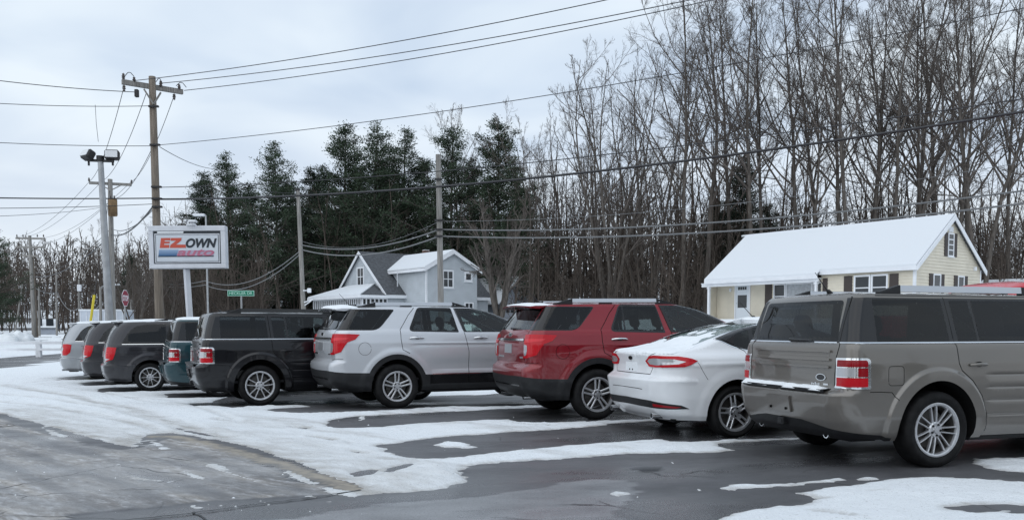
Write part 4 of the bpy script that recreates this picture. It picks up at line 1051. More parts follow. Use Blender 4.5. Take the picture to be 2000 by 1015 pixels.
def build_pickup(paint_m):
    root = empty('pickup_truck')
    wh = (0, 3.68)
    flare = flare_fn(wh, .40, .50, .03, .10, .03)
    sh = Shell(xr=[(.42,-1.12),(.55,-1.2),(.75,-1.2),(.8,-1.12),(1.3,-1.11),(1.335,-1.05),(1.35,0),(1.37,.55),(1.40,.62),(1.6,.68),(1.82,.80),(1.88,.95)],
               xf=[(.42,4.45),(.6,4.6),(1.0,4.6),(1.2,4.5),(1.26,3.9),(1.31,3.35),(1.37,3.15),(1.6,2.75),(1.82,2.3),(1.88,2.05)],
               w=[(.42,.92),(.55,.98),(1.0,1.0),(1.3,.98),(1.345,.95),(1.37,.93),(1.6,.87),(1.82,.79),(1.88,.75)],
               rr=[(.42,.15),(1.3,.12),(1.36,.12),(1.88,.16)], rf=[(.42,.4),(1.2,.35),(1.88,.25)],
               zlo=.43, zt=[(-3,1.87),(1,1.88),(2,1.88),(5,1.86)], zroof=lambda x: 1.945+0*x, bow=.03, taper=(0,.01), wheels=wh, tyre_r=.40, arch=(.48,.49), D=flare, rings=(.56,.585,.60,.62,.64))
    sy, sx = sh.sy, sh.sx; s0 = lambda z: float(sh.s0(z))-.08
    rd = [(.75,1.86),(.66,1.37),(.64,.50),(1.62,.50),(1.62,1.37),(1.56,1.86)]; fd = [(1.56,1.86),(1.62,1.37),(1.62,.50),(2.75,.50),(2.80,1.3),(2.1,1.84)]
    sh.region('door', rd, 'paint'); sh.region('front_door', fd, 'paint')
    sh.region('door_window', rounded([(.80,1.42),(1.55,1.42),(1.50,1.80),(.88,1.80)], .03), GLASS_DARK, .003, parent='door')
    sh.region('door_window', rounded([(1.68,1.42),(2.72,1.42),(2.18,1.78),(1.63,1.80)], .03), GLASS_LIGHT, .003, parent='front_door')
    sh.region('rear_window', rounded([(s0(1.45),1.45),(sy(.68,1.45),1.45),(sy(.62,1.8),1.80),(s0(1.8),1.80)], [0,.04,.04,0]), GLASS_DARK, .003, 'both', True)
    sh.region('windshield', [(sh.sfy(.80,1.42),1.42),(sh.sfy(0,1.42)+.1,1.42),(sh.sfy(0,1.84)+.1,1.84),(sh.sfy(.62,1.84),1.84)], GLASS_LIGHT, .001, 'both', True)
    sh.region('tail_lamp', [(sy(.84,.95),.95),(sx(-1.0,.95),.95),(sx(-1.0,1.28),1.28),(sy(.84,1.28),1.28)], LENS_RED, .01)
    for p in (rd[1:4][::-1], [(1.62,1.37),(1.62,.50)], [(2.75,.5),(2.80,1.3)], [(.62,1.34),(.62,.50)]): sh.seam(p)
    sh.cut(); ob = sh.assemble(root, paint_m)
    for d_, x in (('door', .85), ('front_door', 1.85)):
        for sd in 'RL': handle(sh, x, 1.20, paint_m, ob[(d_, sd)], sd)
    mirror_pair(root, sh, 2.62, 1.42, GLOSS_BLACK)
    finish_cabin(root, sh, (.7, 2.9), .8); seats(root, (1.0, 1.9), SEAT, .42, .85)
    put_wheels(root, make_wheel(.40, .24, .26, 'five', R(90)), wh, 1.0, .40, .26)
    return root, sh, ob
# ------------------------------------------------------------------ where the vehicles stand (pixel where the right rear tyre meets the ground, heading, outer half track)
SPOTS = dict(near=(1830, 913, 17, .955), sedan=(1437, 855, 18, .905), red=(1168, 819, 18, .975), silver=(777, 797, 24.5, .975),
             black=(509, 792, 26, .955), teal=(430, 775.5, 26, .955), van=(294, 764, 26, .955), van_b=(243, 751, 26, .955), van_c=(193, 740, 26, .955))
def car_frame(k):
    px, py, hd, ho = SPOTS[k]; g = G(px, py); a = R(hd)
    return Vector((g.x-ho*math.sin(a), g.y+ho*math.cos(a))), a
def W2(poly): return [(G(*p).x, G(*p).y) for p in poly]
def local_rect(k, x0, x1, y0, y1):
    c, a = car_frame(k); ca, sa = math.cos(a), math.sin(a)
    return rounded([(c.x+x*ca-y*sa, c.y+x*sa+y*ca) for x, y in ((x0,y0),(x1,y0),(x1,y1),(x0,y1))], .35)

FRONT = W2([(-420,768),(-150,785),(0,808),(60,822),(130,842),(185,856),(250,872),(264,873),(272,858),(292,847),(335,845),(420,857),(500,875),(582,905),(640,929),(675,941),(692,950),(715,964),(740,962),(792,960),(875,952),(900,941),(903,932),(896,924),(912,910),(1000,901),(1200,888),(1400,882),(1560,871),(1640,866),(1760,859),(1900,855),(2150,852),(2700,862)])+[(60,14),(60,-34),(-60,-34),(-60,12)]
BAYS = [W2([(732,868),(770,865),(832,855),(1000,843),(1100,837),(1270,822),(1340,817),(1600,800),(1640,838),(1450,848),(1300,856),(1200,863),(1100,871),(1000,881),(870,895),(820,896),(780,893),(745,877)]),
        W2([(633,824),(650,818),(700,812),(850,804),(1000,798),(1060,794),(1300,778),(1500,770),(1500,795),(1250,808),(1100,813),(1000,818),(900,822),(800,828),(745,834),(670,836),(640,832)]),
        W2([(520,799),(560,796),(690,789),(740,785),(1000,766),(1200,758),(1200,775),(1060,787),(960,791),(790,800),(680,804),(600,807),(535,804)]),
        W2([(412,783),(440,776),(520,768),(640,763),(800,752),(800,768),(700,781),(640,787),(540,793),(455,797),(425,792)])]
BAYS += [local_rect('near', -1.2, 5, -1.2, 1.3), local_rect('sedan', -.9, 5, -1.1, 1.1), local_rect('red', -1.2, 5, -1.15, 1.15), local_rect('silver', -1.2, 5, -1.1, 1.1), local_rect('black', -1.1, 5, -1.05, 1.05),
         local_rect('teal', -1.0, 5, -1.0, 1.0), local_rect('van', -1.1, 5, -1.02, 1.0), local_rect('van_b', -1.0, 5, -1.0, .9), local_rect('van_c', -1.0, 5, -.98, .9)]
SIDE_ROAD = W2([(-500,728),(-150,716),(0,704),(120,690),(230,680),(230,688),(120,700),(15,715),(0,719),(-150,733),(-500,752)])
PATCHES = [W2([(1395,1030),(1415,1008),(1480,992),(1560,985),(1600,974),(1556,963),(1600,952),(1680,946),(1740,936),(1825,931),(1900,936),(2000,940),(2300,950),(2300,1060),(2100,1075),(1600,1060)]),
           W2([(1404,953),(1420,945),(1500,946),(1560,939),(1640,934),(1654,938),(1560,947),(1500,952),(1430,957)]),
           W2([(1668,936),(1690,930),(1712,933),(1700,939)]), W2([(1898,904),(1915,897),(2000,894),(2200,900),(2200,930),(2010,922),(1935,915)]),
           W2([(855,868),(880,862),(905,866),(930,873),(905,876),(870,873)]), W2([(700,815),(712,811),(714,817),(704,820)]),
           W2([(76,835),(84,833),(118,846),(130,853),(120,854),(95,845)]), W2([(202,871),(214,870),(240,884),(236,888)]), W2([(296,862),(306,864),(348,893),(338,896),(318,886)]),
           W2([(402,904),(430,908),(458,920),(455,928),(425,920),(405,912)]), W2([(548,913),(575,922),(625,945),(660,955),(690,962),(685,968),(640,958),(600,944),(555,920)]),
           W2([(1306,901),(1316,899),(1319,904),(1308,905)]), W2([(1199,962),(1210,958),(1218,963),(1206,967)]), W2([(1360,954),(1372,952),(1378,957),(1364,958)])]
HOLES = [W2([(690,924),(720,915),(745,918),(720,928),(695,930)]), W2([(745,920),(770,910),(800,905),(792,912),(765,924)]), W2([(1842,988),(1920,984),(2000,984),(2080,986),(2080,999),(1900,1000),(1850,996)])]
TRACKS = [(W2([(-200,738),(0,752),(150,775),(300,815),(420,850),(560,905),(700,962)]), .16, .8), (W2([(-200,776),(0,786),(120,800),(240,822),(330,848)]), .13, .7), (W2([(-100,760),(120,782),(260,812),(345,838),(470,868)]), .10, .5),
          (W2([(60,745),(220,770),(400,800),(480,830)]), .08, .35), (W2([(200,770),(350,786),(500,802)]), .07, .3), (W2([(690,925),(780,905),(900,895),(1000,890)]), .06, .35)]
SLUSH = W2([(-420,765),(-150,783),(0,806),(60,820),(130,840),(185,854),(250,870),(275,850),(335,846),(420,857),(500,875),(582,905),(675,941),(722,962),(690,975),(600,984),(480,990),(330,1004),(200,1015)])+[(-3.5,4.5),(-12,3)]
STAIN = [(W2([(995,948),(1050,940),(1112,933),(1100,942),(1050,950)]), 1.0), (W2([(1128,978),(1160,968),(1182,966),(1178,976),(1150,982)]), .6)]
POT = W2([(1229,912),(1250,909),(1290,911),(1306,914),(1296,919),(1270,923),(1245,919)])

RUTS = [[(-120,812),(0,838),(150,878),(330,930),(480,985),(560,1030)], [(-120,838),(0,868),(140,912),(280,962),(380,1015)], [(-120,870),(20,915),(140,965),(220,1015)], [(300,862),(420,900),(560,945),(660,972)], [(-120,795),(40,822),(200,868),(380,915),(520,962)]]
def axis_lines(a, b, fine, lo, hi, grow=1.18, cap=40):
    v = list(np.arange(a, b, fine)) if not callable(fine) else []
    if callable(fine):
        t = a
        while t < b: v.append(t); t += fine(t)
    s = v[-1]-v[-2]; t = v[-1]
    while t < hi: s = min(s*grow, cap); t += s; v.append(t)
    s = v[1]-v[0]; t = v[0]; pre = []
    while t > lo: s = min(s*grow, cap); t -= s; pre.append(t)
    return np.array(pre[::-1]+v)
def grid_faces(nx, ny):
    i = np.arange(nx-1)[None, :]+np.arange(ny-1)[:, None]*nx
    return np.stack([i, i+1, i+nx+1, i+nx], -1).reshape(-1, 4)
def put_attr(me, name, a):
    at = me.attributes.new(name, 'FLOAT', 'POINT'); at.data.foreach_set('value', np.asarray(a, np.float32).ravel())
def sd_in(P, X, Y):
    return np.where(pip(P, X, Y), 1, -1)*pdist(P, X, Y)
def street_d(X, Y): return (X-12)*.45+(Y-16)*.89

def ground_material():
    m = bpy.data.materials.new('wet_asphalt'); m.use_nodes = True
    nt = m.node_tree; N = nt.nodes; L = nt.links; b = N['Principled BSDF']
    tc = N.new('ShaderNodeTexCoord')
    def noise(sc_, det=5, rough=.6, vec=(1,1,1), rot=0):
        mp = N.new('ShaderNodeMapping'); mp.vector_type = 'TEXTURE'; mp.inputs['Scale'].default_value = vec; mp.inputs['Rotation'].default_value = (0,0,rot); L.new(tc.outputs['Object'], mp.inputs[0])
        n = N.new('ShaderNodeTexNoise'); n.inputs['Scale'].default_value = sc_; n.inputs['Detail'].default_value = det; n.inputs['Roughness'].default_value = rough; L.new(mp.outputs[0], n.inputs['Vector']); return n.outputs['Fac']
    def rng(v, a, b_, c, d):
        q = N.new('ShaderNodeMapRange'); q.inputs['From Min'].default_value = a; q.inputs['From Max'].default_value = b_; q.inputs['To Min'].default_value = c; q.inputs['To Max'].default_value = d; L.new(v, q.inputs[0]); return q.outputs[0]
    def math_(op, a, b_):
        q = N.new('ShaderNodeMath'); q.operation = op; q.use_clamp = False
        for i, v in enumerate((a, b_)):
            if isinstance(v, (int, float)): q.inputs[i].default_value = v
            else: L.new(v, q.inputs[i])
        return q.outputs[0]
    def mix(f, a, b_):
        q = N.new('ShaderNodeMix'); q.data_type = 'RGBA'; L.new(f, q.inputs['Factor'])
        for s_, v in (('A', a), ('B', b_)):
            if isinstance(v, tuple): q.inputs[s_].default_value = (*v, 1)
            else: L.new(v, q.inputs[s_])
        return q.outputs['Result']
    def attr(n):
        q = N.new('ShaderNodeAttribute'); q.attribute_name = n; return q.outputs['Fac']
    grain = noise(62, 4, .75); fine = noise(260, 2, .6); big = noise(.9, 6, .55); mid = noise(4.5, 6, .65)
    film = math_('MULTIPLY', math_('MAXIMUM', attr('film'), .22), rng(noise(1.1, 7, .6, (2.0,1,1), R(10)), .36, .60, .25, 1)); c = mix(rng(big, .35, .65, 0, 1), (.026,.026,.030), (.055,.055,.061)); c = mix(film, c, (.315,.32,.33))  # pale film colour also paints in the sky sheen of wet asphalt
    c = mix(rng(grain, .48, .68, 0, .9), c, (.13,.128,.13)); c = mix(rng(noise(38, 4, .7), .30, .44, .65, 0), c, (.016,.016,.018))
    c = mix(rng(fine, .62, .74, 0, .8), c, (.20,.20,.20))
    # salt film drying pale in patches
    c = mix(rng(mid, .52, .75, 0, .28), c, (.17,.17,.175))
    streak = noise(1.5, 8, .66, (5.0, 1.0, 1), R(-42)); streak2 = noise(3.2, 7, .62, (4.5, 1.0, 1), R(-40)); clump = noise(15, 6, .68, (3.0, 1, 1), R(-40)); pud = noise(.8, 6, .6, (2.2, 1, 1), R(-35))
    sl = attr('slush')
    brown = mix(rng(streak2, .36, .66, 0, 1), (.21,.195,.18), (.44,.42,.395))
    brown = mix(rng(clump, .50, .66, 0, .85), brown, (.60,.60,.61))
    dark = rng(clump, .34, .44, .45, 0); slm = math_('MULTIPLY', math_('MULTIPLY', sl, rng(streak, .40, .54, .15, 1.0)), rng(pud, .40, .54, .35, 1.0)); brown = mix(dark, brown, (.05,.045,.04))
    c = mix(slm, c, brown)
    tanm = math_('MULTIPLY', attr('tan'), rng(noise(9, 5, .65, (2.5,1,1), R(-42)), .30, .58, .35, 1)); c = mix(tanm, c, (.33,.295,.245))
    stn = math_('MULTIPLY', attr('stain'), rng(mid, .3, .7, .25, .9)); c = mix(stn, c, (.12,.028,.02))
    c = mix(attr('pot'), c, (.008,.008,.009))
    vor = N.new('ShaderNodeTexVoronoi'); vor.feature = 'DISTANCE_TO_EDGE'; vor.inputs['Scale'].default_value = 1.15
    wob = N.new('ShaderNodeMix'); wob.data_type = 'VECTOR'; wob.inputs['Factor'].default_value = .16; L.new(tc.outputs['Object'], wob.inputs['A']); wn = N.new('ShaderNodeTexNoise'); wn.inputs['Scale'].default_value = 2.6; wn.inputs['Detail'].default_value = 6; L.new(tc.outputs['Object'], wn.inputs['Vector']); L.new(wn.outputs['Color'], wob.inputs['B']); L.new(wob.outputs['Result'], vor.inputs['Vector'])
    crk = math_('MULTIPLY', rng(vor.outputs['Distance'], .004, .011, 1, 0), rng(noise(.45, 3, .5), .54, .60, 0, .9)); c = mix(crk, c, (.010,.010,.011))
    L.new(c, b.inputs['Base Color'])
    wet = rng(noise(.65, 5, .55, (2.2, 1, 1), R(15)), .40, .62, .19, .58)
    wet = math_('ADD', wet, rng(grain, .3, .7, -.04, .10)); wet = math_('MAXIMUM', wet, .10)
    rough = math_('ADD', wet, math_('MULTIPLY', slm, .36)); rough = math_('ADD', rough, math_('MULTIPLY', tanm, .5)); rough = math_('MINIMUM', rough, .95); L.new(rough, b.inputs['Roughness'])
    L.new(math_('MAXIMUM', math_('SUBTRACT', .5, math_('MULTIPLY', slm, .22)), .08), b.inputs['Specular IOR Level'])
    bp = N.new('ShaderNodeBump'); bp.inputs['Strength'].default_value = .30; bp.inputs['Distance'].default_value = .006
    hgt = math_('ADD', math_('MULTIPLY', grain, .8), math_('MULTIPLY', math_('MULTIPLY', clump, sl), 2.2)); L.new(hgt, bp.inputs['Height']); L.new(bp.outputs[0], b.inputs['Normal'])
    return m
def snow_material():
    m = bpy.data.materials.new('lot_snow'); m.use_nodes = True
    nt = m.node_tree; N = nt.nodes; L = nt.links; b = N['Principled BSDF']; tc = N.new('ShaderNodeTexCoord')
    at = N.new('ShaderNodeAttribute'); at.attribute_name = 'dirt'
    n = N.new('ShaderNodeTexNoise'); n.inputs['Scale'].default_value = 5; n.inputs['Detail'].default_value = 7; n.inputs['Roughness'].default_value = .65
    mp = N.new('ShaderNodeMapping'); mp.vector_type = 'TEXTURE'; mp.inputs['Scale'].default_value = (3.0, 1, 1); mp.inputs['Rotation'].default_value = (0,0,R(-38)); L.new(tc.outputs['Object'], mp.inputs[0]); L.new(mp.outputs[0], n.inputs['Vector'])
    q = N.new('ShaderNodeMapRange'); q.inputs['From Min'].default_value = .33; q.inputs['From Max'].default_value = .62; q.inputs['To Min'].default_value = .25; q.inputs['To Max'].default_value = 1.15; L.new(n.outputs['Fac'], q.inputs[0])
    mu = N.new('ShaderNodeMath'); mu.operation = 'MULTIPLY'; mu.use_clamp = True; L.new(at.outputs['Fac'], mu.inputs[0]); L.new(q.outputs[0], mu.inputs[1])
    mx = N.new('ShaderNodeMix'); mx.data_type = 'RGBA'; mx.inputs['A'].default_value = (.85,.88,.90,1); mx.inputs['B'].default_value = (.40,.38,.35,1); L.new(mu.outputs[0], mx.inputs['Factor'])
    sp = N.new('ShaderNodeTexNoise'); sp.inputs['Scale'].default_value = 48; sp.inputs['Detail'].default_value = 3; L.new(tc.outputs['Object'], sp.inputs['Vector']); sr = N.new('ShaderNodeMapRange'); sr.inputs['From Min'].default_value = .62; sr.inputs['From Max'].default_value = .72; sr.inputs['To Max'].default_value = .55; L.new(sp.outputs['Fac'], sr.inputs[0]); my = N.new('ShaderNodeMix'); my.data_type = 'RGBA'; L.new(sr.outputs[0], my.inputs['Factor']); L.new(mx.outputs['Result'], my.inputs['A']); my.inputs['B'].default_value = (.34,.33,.32,1)
    L.new(my.outputs['Result'], b.inputs['Base Color']); b.inputs['Roughness'].default_value = .6; b.inputs['Specular IOR Level'].default_value = .35
    n2 = N.new('ShaderNodeTexNoise'); n2.inputs['Scale'].default_value = 11; n2.inputs['Detail'].default_value = 9; n2.inputs['Roughness'].default_value = .72; L.new(tc.outputs['Object'], n2.inputs['Vector'])
    bp = N.new('ShaderNodeBump'); bp.inputs['Strength'].default_value = .75; bp.inputs['Distance'].default_value = .05; L.new(n2.outputs['Fac'], bp.inputs['Height']); L.new(bp.outputs[0], b.inputs['Normal'])
    return m

def build_ground():
    xs = axis_lines(-14, 8, .07, -420, 420); ys = axis_lines(4.8, 19, lambda t: .034+.006*(t-4.8), -60, 640)
    X, Y = np.meshgrid(xs, ys); x, y = X.ravel(), Y.ravel(); Z = zg(x, y)
    near = (x > -17) & (x < 12) & (y > 2) & (y < 24)
    def on_near(f, fill=-9.0):
        a = np.full(len(x), fill); a[near] = f(x[near], y[near]); return a
    sl = on_near(lambda a, b: smooth(-.10, .30, sd_in(SLUSH, a, b)+.18*fbm(a*1.3, b*2.2, 4, 5)), 0)
    for p in RUTS: sl = sl*(1-.5*np.exp(-(on_near(lambda a, b: pdist(W2(p), a, b, False), 9.0)/.085)**2))
    tanp = on_near(lambda a, b: 1-smooth(.10, .30, pdist(W2([(300,852),(340,852),(430,873),(560,911),(690,955)]), a, b, False)+.05*fbm(a*5, b*5, 3, 8)), 0)
    tan2 = on_near(lambda a, b: .9*(1-smooth(.04, .22, pdist(W2([(262,872),(285,862),(290,852),(330,850),(350,862)]), a, b, False)+.05*fbm(a*5, b*5, 3, 9))), 0)
    st = np.zeros(len(x))
    for p, k in STAIN: st = np.maximum(st, on_near(lambda a, b: k*smooth(-.10, .10, sd_in(p, a, b)+.10*fbm(a*4, b*4, 3, 11)), 0))
    pot = on_near(lambda a, b: smooth(-.03, .03, sd_in(POT, a, b)+.03*fbm(a*9, b*9, 3, 12)), 0)
    # ridged slush: ruts run away to the left
    u = (x*math.cos(R(-42))+y*math.sin(R(-42))); v = (-x*math.sin(R(-42))+y*math.cos(R(-42)))
    rid = fbm(u*.9, v*4.5, 4, 3)+.6*fbm(u*4, v*11, 3, 21)
    Z = Z+sl*(.006+.016*rid)*near+.008*np.maximum(tanp, tan2)-.03*pot
    me = np_mesh('lot_ground', np.stack([x, y, Z], 1), grid_faces(len(xs), len(ys)), True, [ground_material()])
    SHEEN_ZONE = W2([(150,1015),(380,1000),(560,985),(720,968),(900,952),(1000,925),(1180,915),(1330,930),(1400,965),(1380,1015)])+[(1.6,4.6),(-6,4.6)]  # front zone where the wet sheen is painted into the base colour
    fm = on_near(lambda a, b: smooth(-.30, .55, sd_in(SHEEN_ZONE, a, b)+.35*fbm(a*.9, b*1.6, 4, 61)), 0)
    put_attr(me, 'film', np.maximum(fm, 1.0*sl)); put_attr(me, 'slush', sl); put_attr(me, 'tan', np.maximum(tanp, tan2)); put_attr(me, 'stain', st); put_attr(me, 'pot', pot)
    o = from_mesh('ground', me); tag(o, 'wet dark asphalt lot with brown slush and ruts', kind='structure')
    # ---- snow lying on it
    xs = axis_lines(-14, 8.6, .05, -420, 420); ys = axis_lines(5.0, 20.5, lambda t: .028+.0042*(t-5), 2.0, 640)
    X, Y = np.meshgrid(xs, ys); x, y = X.ravel(), Y.ravel()
    near = (x > -22) & (x < 16) & (y > 2) & (y < 34)
    xn, yn = x[near], y[near]
    sd = np.full(len(xn), 5.0)
    for p in [FRONT]+BAYS: sd = np.minimum(sd, -sd_in(p, xn, yn))
    for p in HOLES[:2]: sd = np.minimum(sd, -sd_in(p, xn, yn))
    for p in PATCHES: sd = np.maximum(sd, sd_in(p, xn, yn))
    sd = np.minimum(sd, -sd_in(HOLES[2], xn, yn))
    S = np.full(len(x), 5.0); S[near] = sd
    S = np.minimum(S, -sd_in(SIDE_ROAD, x, y))
    S = np.minimum(S, np.where((x > -14) & (y < 60), np.abs(street_d(x, y)-3.2)-2.9, 5))
    e = .075*fbm(x*1.9, y*2.6, 4, 31)+.055*fbm(x*8, y*9, 3, 32)+.025*fbm(x*22, y*22, 2, 36)
    S2 = S+np.where(np.abs(S) < .6, e, 0)
    # broken streaks of old snow along the ruts, and thin spots worn through the cover
    u = x*math.cos(R(-42))+y*math.sin(R(-42)); v = -x*math.sin(R(-42))+y*math.cos(R(-42)); rr = random.Random(44)
    for kk, rp in enumerate(RUTS):
        d = np.full(len(x), 9.0); d[near] = pdist(W2(rp), xn, yn, False)
        q = .012-np.abs(d-.15)+.060*fbm(u*.55, v*2.0, 3, 90+kk)+.03*fbm(u*5, v*9, 3, 95)-.022; S2 = np.maximum(S2, np.where((d < .45) & pip(SLUSH, x, y), q, -9))
    for _ in range(9):
        p = G(rr.uniform(-40, 660), rr.uniform(822, 1000)); a_, b_ = rr.uniform(.12, .5), rr.uniform(.012, .04)
        if not pip(SLUSH, np.array([p.x]), np.array([p.y]))[0]: continue
        pu = p.x*math.cos(R(-42))+p.y*math.sin(R(-42)); pv = -p.x*math.sin(R(-42))+p.y*math.cos(R(-42)); tl = rr.uniform(-.45, .45)
        q = (1-np.sqrt(((u-pu)/a_)**2+((v-pv-tl*(u-pu))/b_)**2))*b_; S2 = np.maximum(S2, np.where(q > -.3, q+.8*e*(q > -.1)-.012, -9))
    worn = smooth(.38, .60, fbm(u*.7, v*3.2, 5, 81))*near*(y < 15)*(S2 > .25); S2 = np.where(worn > .6, np.minimum(S2, .03-.10*(worn-.6)), S2)
    h = (.006*smooth(0, .03, S2)+.017*smooth(0, .40, S2))*(1+.45*fbm(x*1.6, y*3.0, 4, 33)+.45*fbm(x*7, y*9, 4, 34))
    # ploughed heap at the corner of the lot
    pk = G(825, 930); pu = ((x-pk.x)*math.cos(R(20))+(y-pk.y)*math.sin(R(20)))/1.15; pv = (-(x-pk.x)*math.sin(R(20))+(y-pk.y)*math.cos(R(20)))/.42
    hp = np.exp(-(pu**2+pv**2)); h = h+hp*.060*smooth(0, .2, S2)*(1+1.1*fbm(x*4, y*9, 4, 41))
    lum = np.maximum(0, fbm(x*3.2, y*6.4, 4, 43)); h = h+.024*lum*smooth(0, .15, S2)*(1-smooth(.2, .8, S2))+.012*np.maximum(0, fbm(x*9, y*11, 3, 44))*smooth(0, .1, S2)*near
    dirt = np.zeros(len(x))
    for p, wd, k in TRACKS:
        d = np.full(len(x), 9.0); d[near] = pdist(p, xn, yn, False)
        g = np.exp(-(d/wd)**2); dirt = np.maximum(dirt, k*g); h = h-.020*g*smooth(0, .2, S2)
        rim = np.exp(-((d-wd*1.5)/(wd*.4))**2); h = h+.012*rim*smooth(0, .2, S2)
    fr = np.full(len(x), 9.0); fr[near] = pdist(W2([(0,806),(130,840),(250,870),(275,850),(335,846),(500,876),(675,942),(715,964)]), xn, yn, False)
    dirt = np.maximum(dirt, .9*np.exp(-(fr/.22)**2)); dirt = np.maximum(dirt, .6*np.exp(-(fr/.9)**2)); h = h*(1-.55*np.exp(-(fr/.35)**2)); insl = np.zeros(len(x)); insl[near] = pip(SLUSH, xn, yn); dirt = np.maximum(dirt, .42*insl)
    dirt = np.maximum(dirt, .75*np.exp(-(np.maximum(S2, 0)/.05)**2)*(y < 14)); dirt = np.maximum(dirt, .45*smooth(.05, .55, fbm(u*.8, v*2.8, 5, 71))*(y < 17)*(x < 1.5)); dirt = np.maximum(dirt, .55*worn)
    thin = smooth(.1, .4, fbm(x*.9, y*2.2, 4, 51)); h = h*(1-.35*thin)
    z = zg(x, y)+.004+np.where(S2 > 0, h, np.maximum(S2*.6, -.25))
    F = grid_faces(len(xs), len(ys)); keep = (S2[F] > 0).any(1); F = F[keep]
    u_, inv = np.unique(F, return_inverse=True)
    me = np_mesh('snow_cover', np.stack([x, y, z], 1)[u_], inv.reshape(F.shape), True, [snow_material()])
    put_attr(me, 'dirt', np.clip(dirt, 0, 1)[u_])
    o = from_mesh('snow_cover', me); tag(o, 'trodden white snow lying over the lot and the fields', 'snow', kind='stuff')
    # cracks and the paving seam
    def ribbon(path, w, seed):
        P = [G(*q) for q in path]; q = []
        for a, b_ in zip(P[:-1], P[1:]):
            k = max(2, int((b_-a).length/.06))
            q += [a.lerp(b_, i/k) for i in range(k)]
        q.append(P[-1]); rr = random.Random(seed); vs = []; n = len(q)
        for i, p in enumerate(q):
            d = (q[min(i+1, n-1)]-q[max(i-1, 0)]).normalized(); s_ = Vector((-d.y, d.x, 0)); c = p+s_*rr.uniform(-.012, .012); ww = w*rr.uniform(.4, 1.2)
            z_ = float(zg(c.x, c.y))+.0045; vs += [(c.x+s_.x*ww, c.y+s_.y*ww, z_+.006*(w > .012)), (c.x-s_.x*ww, c.y-s_.y*ww, z_+.006*(w > .012))]
        b = MB(); b.add(vs, [(2*i, 2*i+1, 2*i+3, 2*i+2) for i in range(n-1)]); return b
    crack = mat('crack_filler', (.012,.012,.013), .5)
    tag(ribbon([(705,958),(600,974),(480,989),(360,1005),(220,1020)], .016, 1).build('pavement_seam', crack), kind='structure')
    tag(ribbon([(375,1000),(395,1010),(420,1030)], .010, 2).build('pavement_crack', crack), kind='structure')
    for i, c in enumerate(([(1270,922),(1300,930),(1350,928),(1400,934)], [(1330,926),(1370,918),(1395,922)], [(960,1010),(1010,1012),(1060,1016)])): tag(ribbon(c, .006, 5+i).build('pavement_crack', crack), kind='structure')
    # crumbs of snow thrown about the lot
    rr = random.Random(5); b = MB()
    def lump(p, r):
        k = 7; vs = [(p.x, p.y, p.z+r*rr.uniform(.3, .6))]
        for j in range(k):
            t = 2*math.pi*j/k; q = r*rr.uniform(.7, 1.3); vs.append((p.x+q*math.cos(t)*1.3, p.y+q*math.sin(t), p.z-.01))
        b.add(vs, [(0, 1+j, 1+(j+1)%k) for j in range(k)])
    for _ in range(70):
        p = G(rr.uniform(20, 720), rr.uniform(815, 1010)); lump(p, rr.choice((.006,.008,.012,.02))*rr.uniform(.6, 1.2))
    for _ in range(26):
        p = G(rr.uniform(700, 1560), rr.uniform(800, 985)); lump(p, rr.choice((.005,.007,.012,.018))*rr.uniform(.6, 1.2))
    tag(b.build('snow_crumbs', SNOW), 'loose crumbs of snow scattered over the asphalt', 'snow', kind='stuff')
build_ground()

# ------------------------------------------------------------------ vehicles
TAN = paint('tan_metallic_paint', (.172,.158,.140), .5, .34, .6)
SILVER = paint('silver_paint', (.60,.62,.65), .35, .36, .55)
RED = paint('deep_red_paint', (.225,.005,.013), .35, .34, .35)
WHITE = paint('white_paint', (.80,.82,.84), .0, .4, .22)
BLACK = paint('black_paint', (.004,.004,.006), .0, .30, .12, (.07,.07,.07), .6)
TEAL = paint('dark_teal_paint', (.012,.050,.062), .4, .34, .25, (.12,.13,.13), .8)
GRAPHITE = paint('graphite_paint', (.026,.026,.031), .4, .36, .35, (.13,.13,.13), .75)
LGREY = paint('light_grey_paint', (.36,.38,.40), .4, .36, .5)
BRIGHT_RED = paint('bright_red_paint', (.55,.022,.035), .1, .35, .2)
def put_car(root, k, label):
    px, py, hd, ho = SPOTS[k]; place(root, px, py, hd, ho)
    tag(root, label, 'car', 'used cars parked in a slanted row')
def roof_snow(root, sh, x0, x1, label, th=.018, wid=.92, seed=1):
    """sheet of snow lying on a car roof between two stations"""
    rr = np.linspace(x0, x1, 26); n = 17; V = []
    e, tgt = sh.roof_rings
    half = len(e)
    for i, x in enumerate(rr):
        yw = np.interp(x, np.sort(e[:,0]), e[np.argsort(e[:,0]),1]); ze = float(sh.zt(x)); zc_ = float(sh.zroof(np.array(x)))
        for j in range(n):
            f = -1+2*j/(n-1); yy = f*yw*wid; tau = 1-abs(f)*wid; g = 1-(1-tau)**2.4
            ed = min(1, (1-abs(f))*5, i/1.5, (25-i)/1.5); ed = max(0, ed)
            V.append((x, yy, ze+(zc_-ze)*g+(-.006+(th+.006)*ed**.5)*(1+.3*float(vnoise(np.array(x*7.), np.array(yy*7.), seed)))))
    F = grid_faces(n, 26)
    me = np_mesh('roof_snow', V, F[:, ::-1], True, [SNOW]); o = from_mesh('roof_snow', me)
    o.location = root.location; o.rotation_euler = root.rotation_euler
    return tag(o, label, 'snow', kind='stuff')
flex0, flex_sh, flex_ob = build_flex(TAN, 'seven', SATIN, PLASTIC, CHROME)
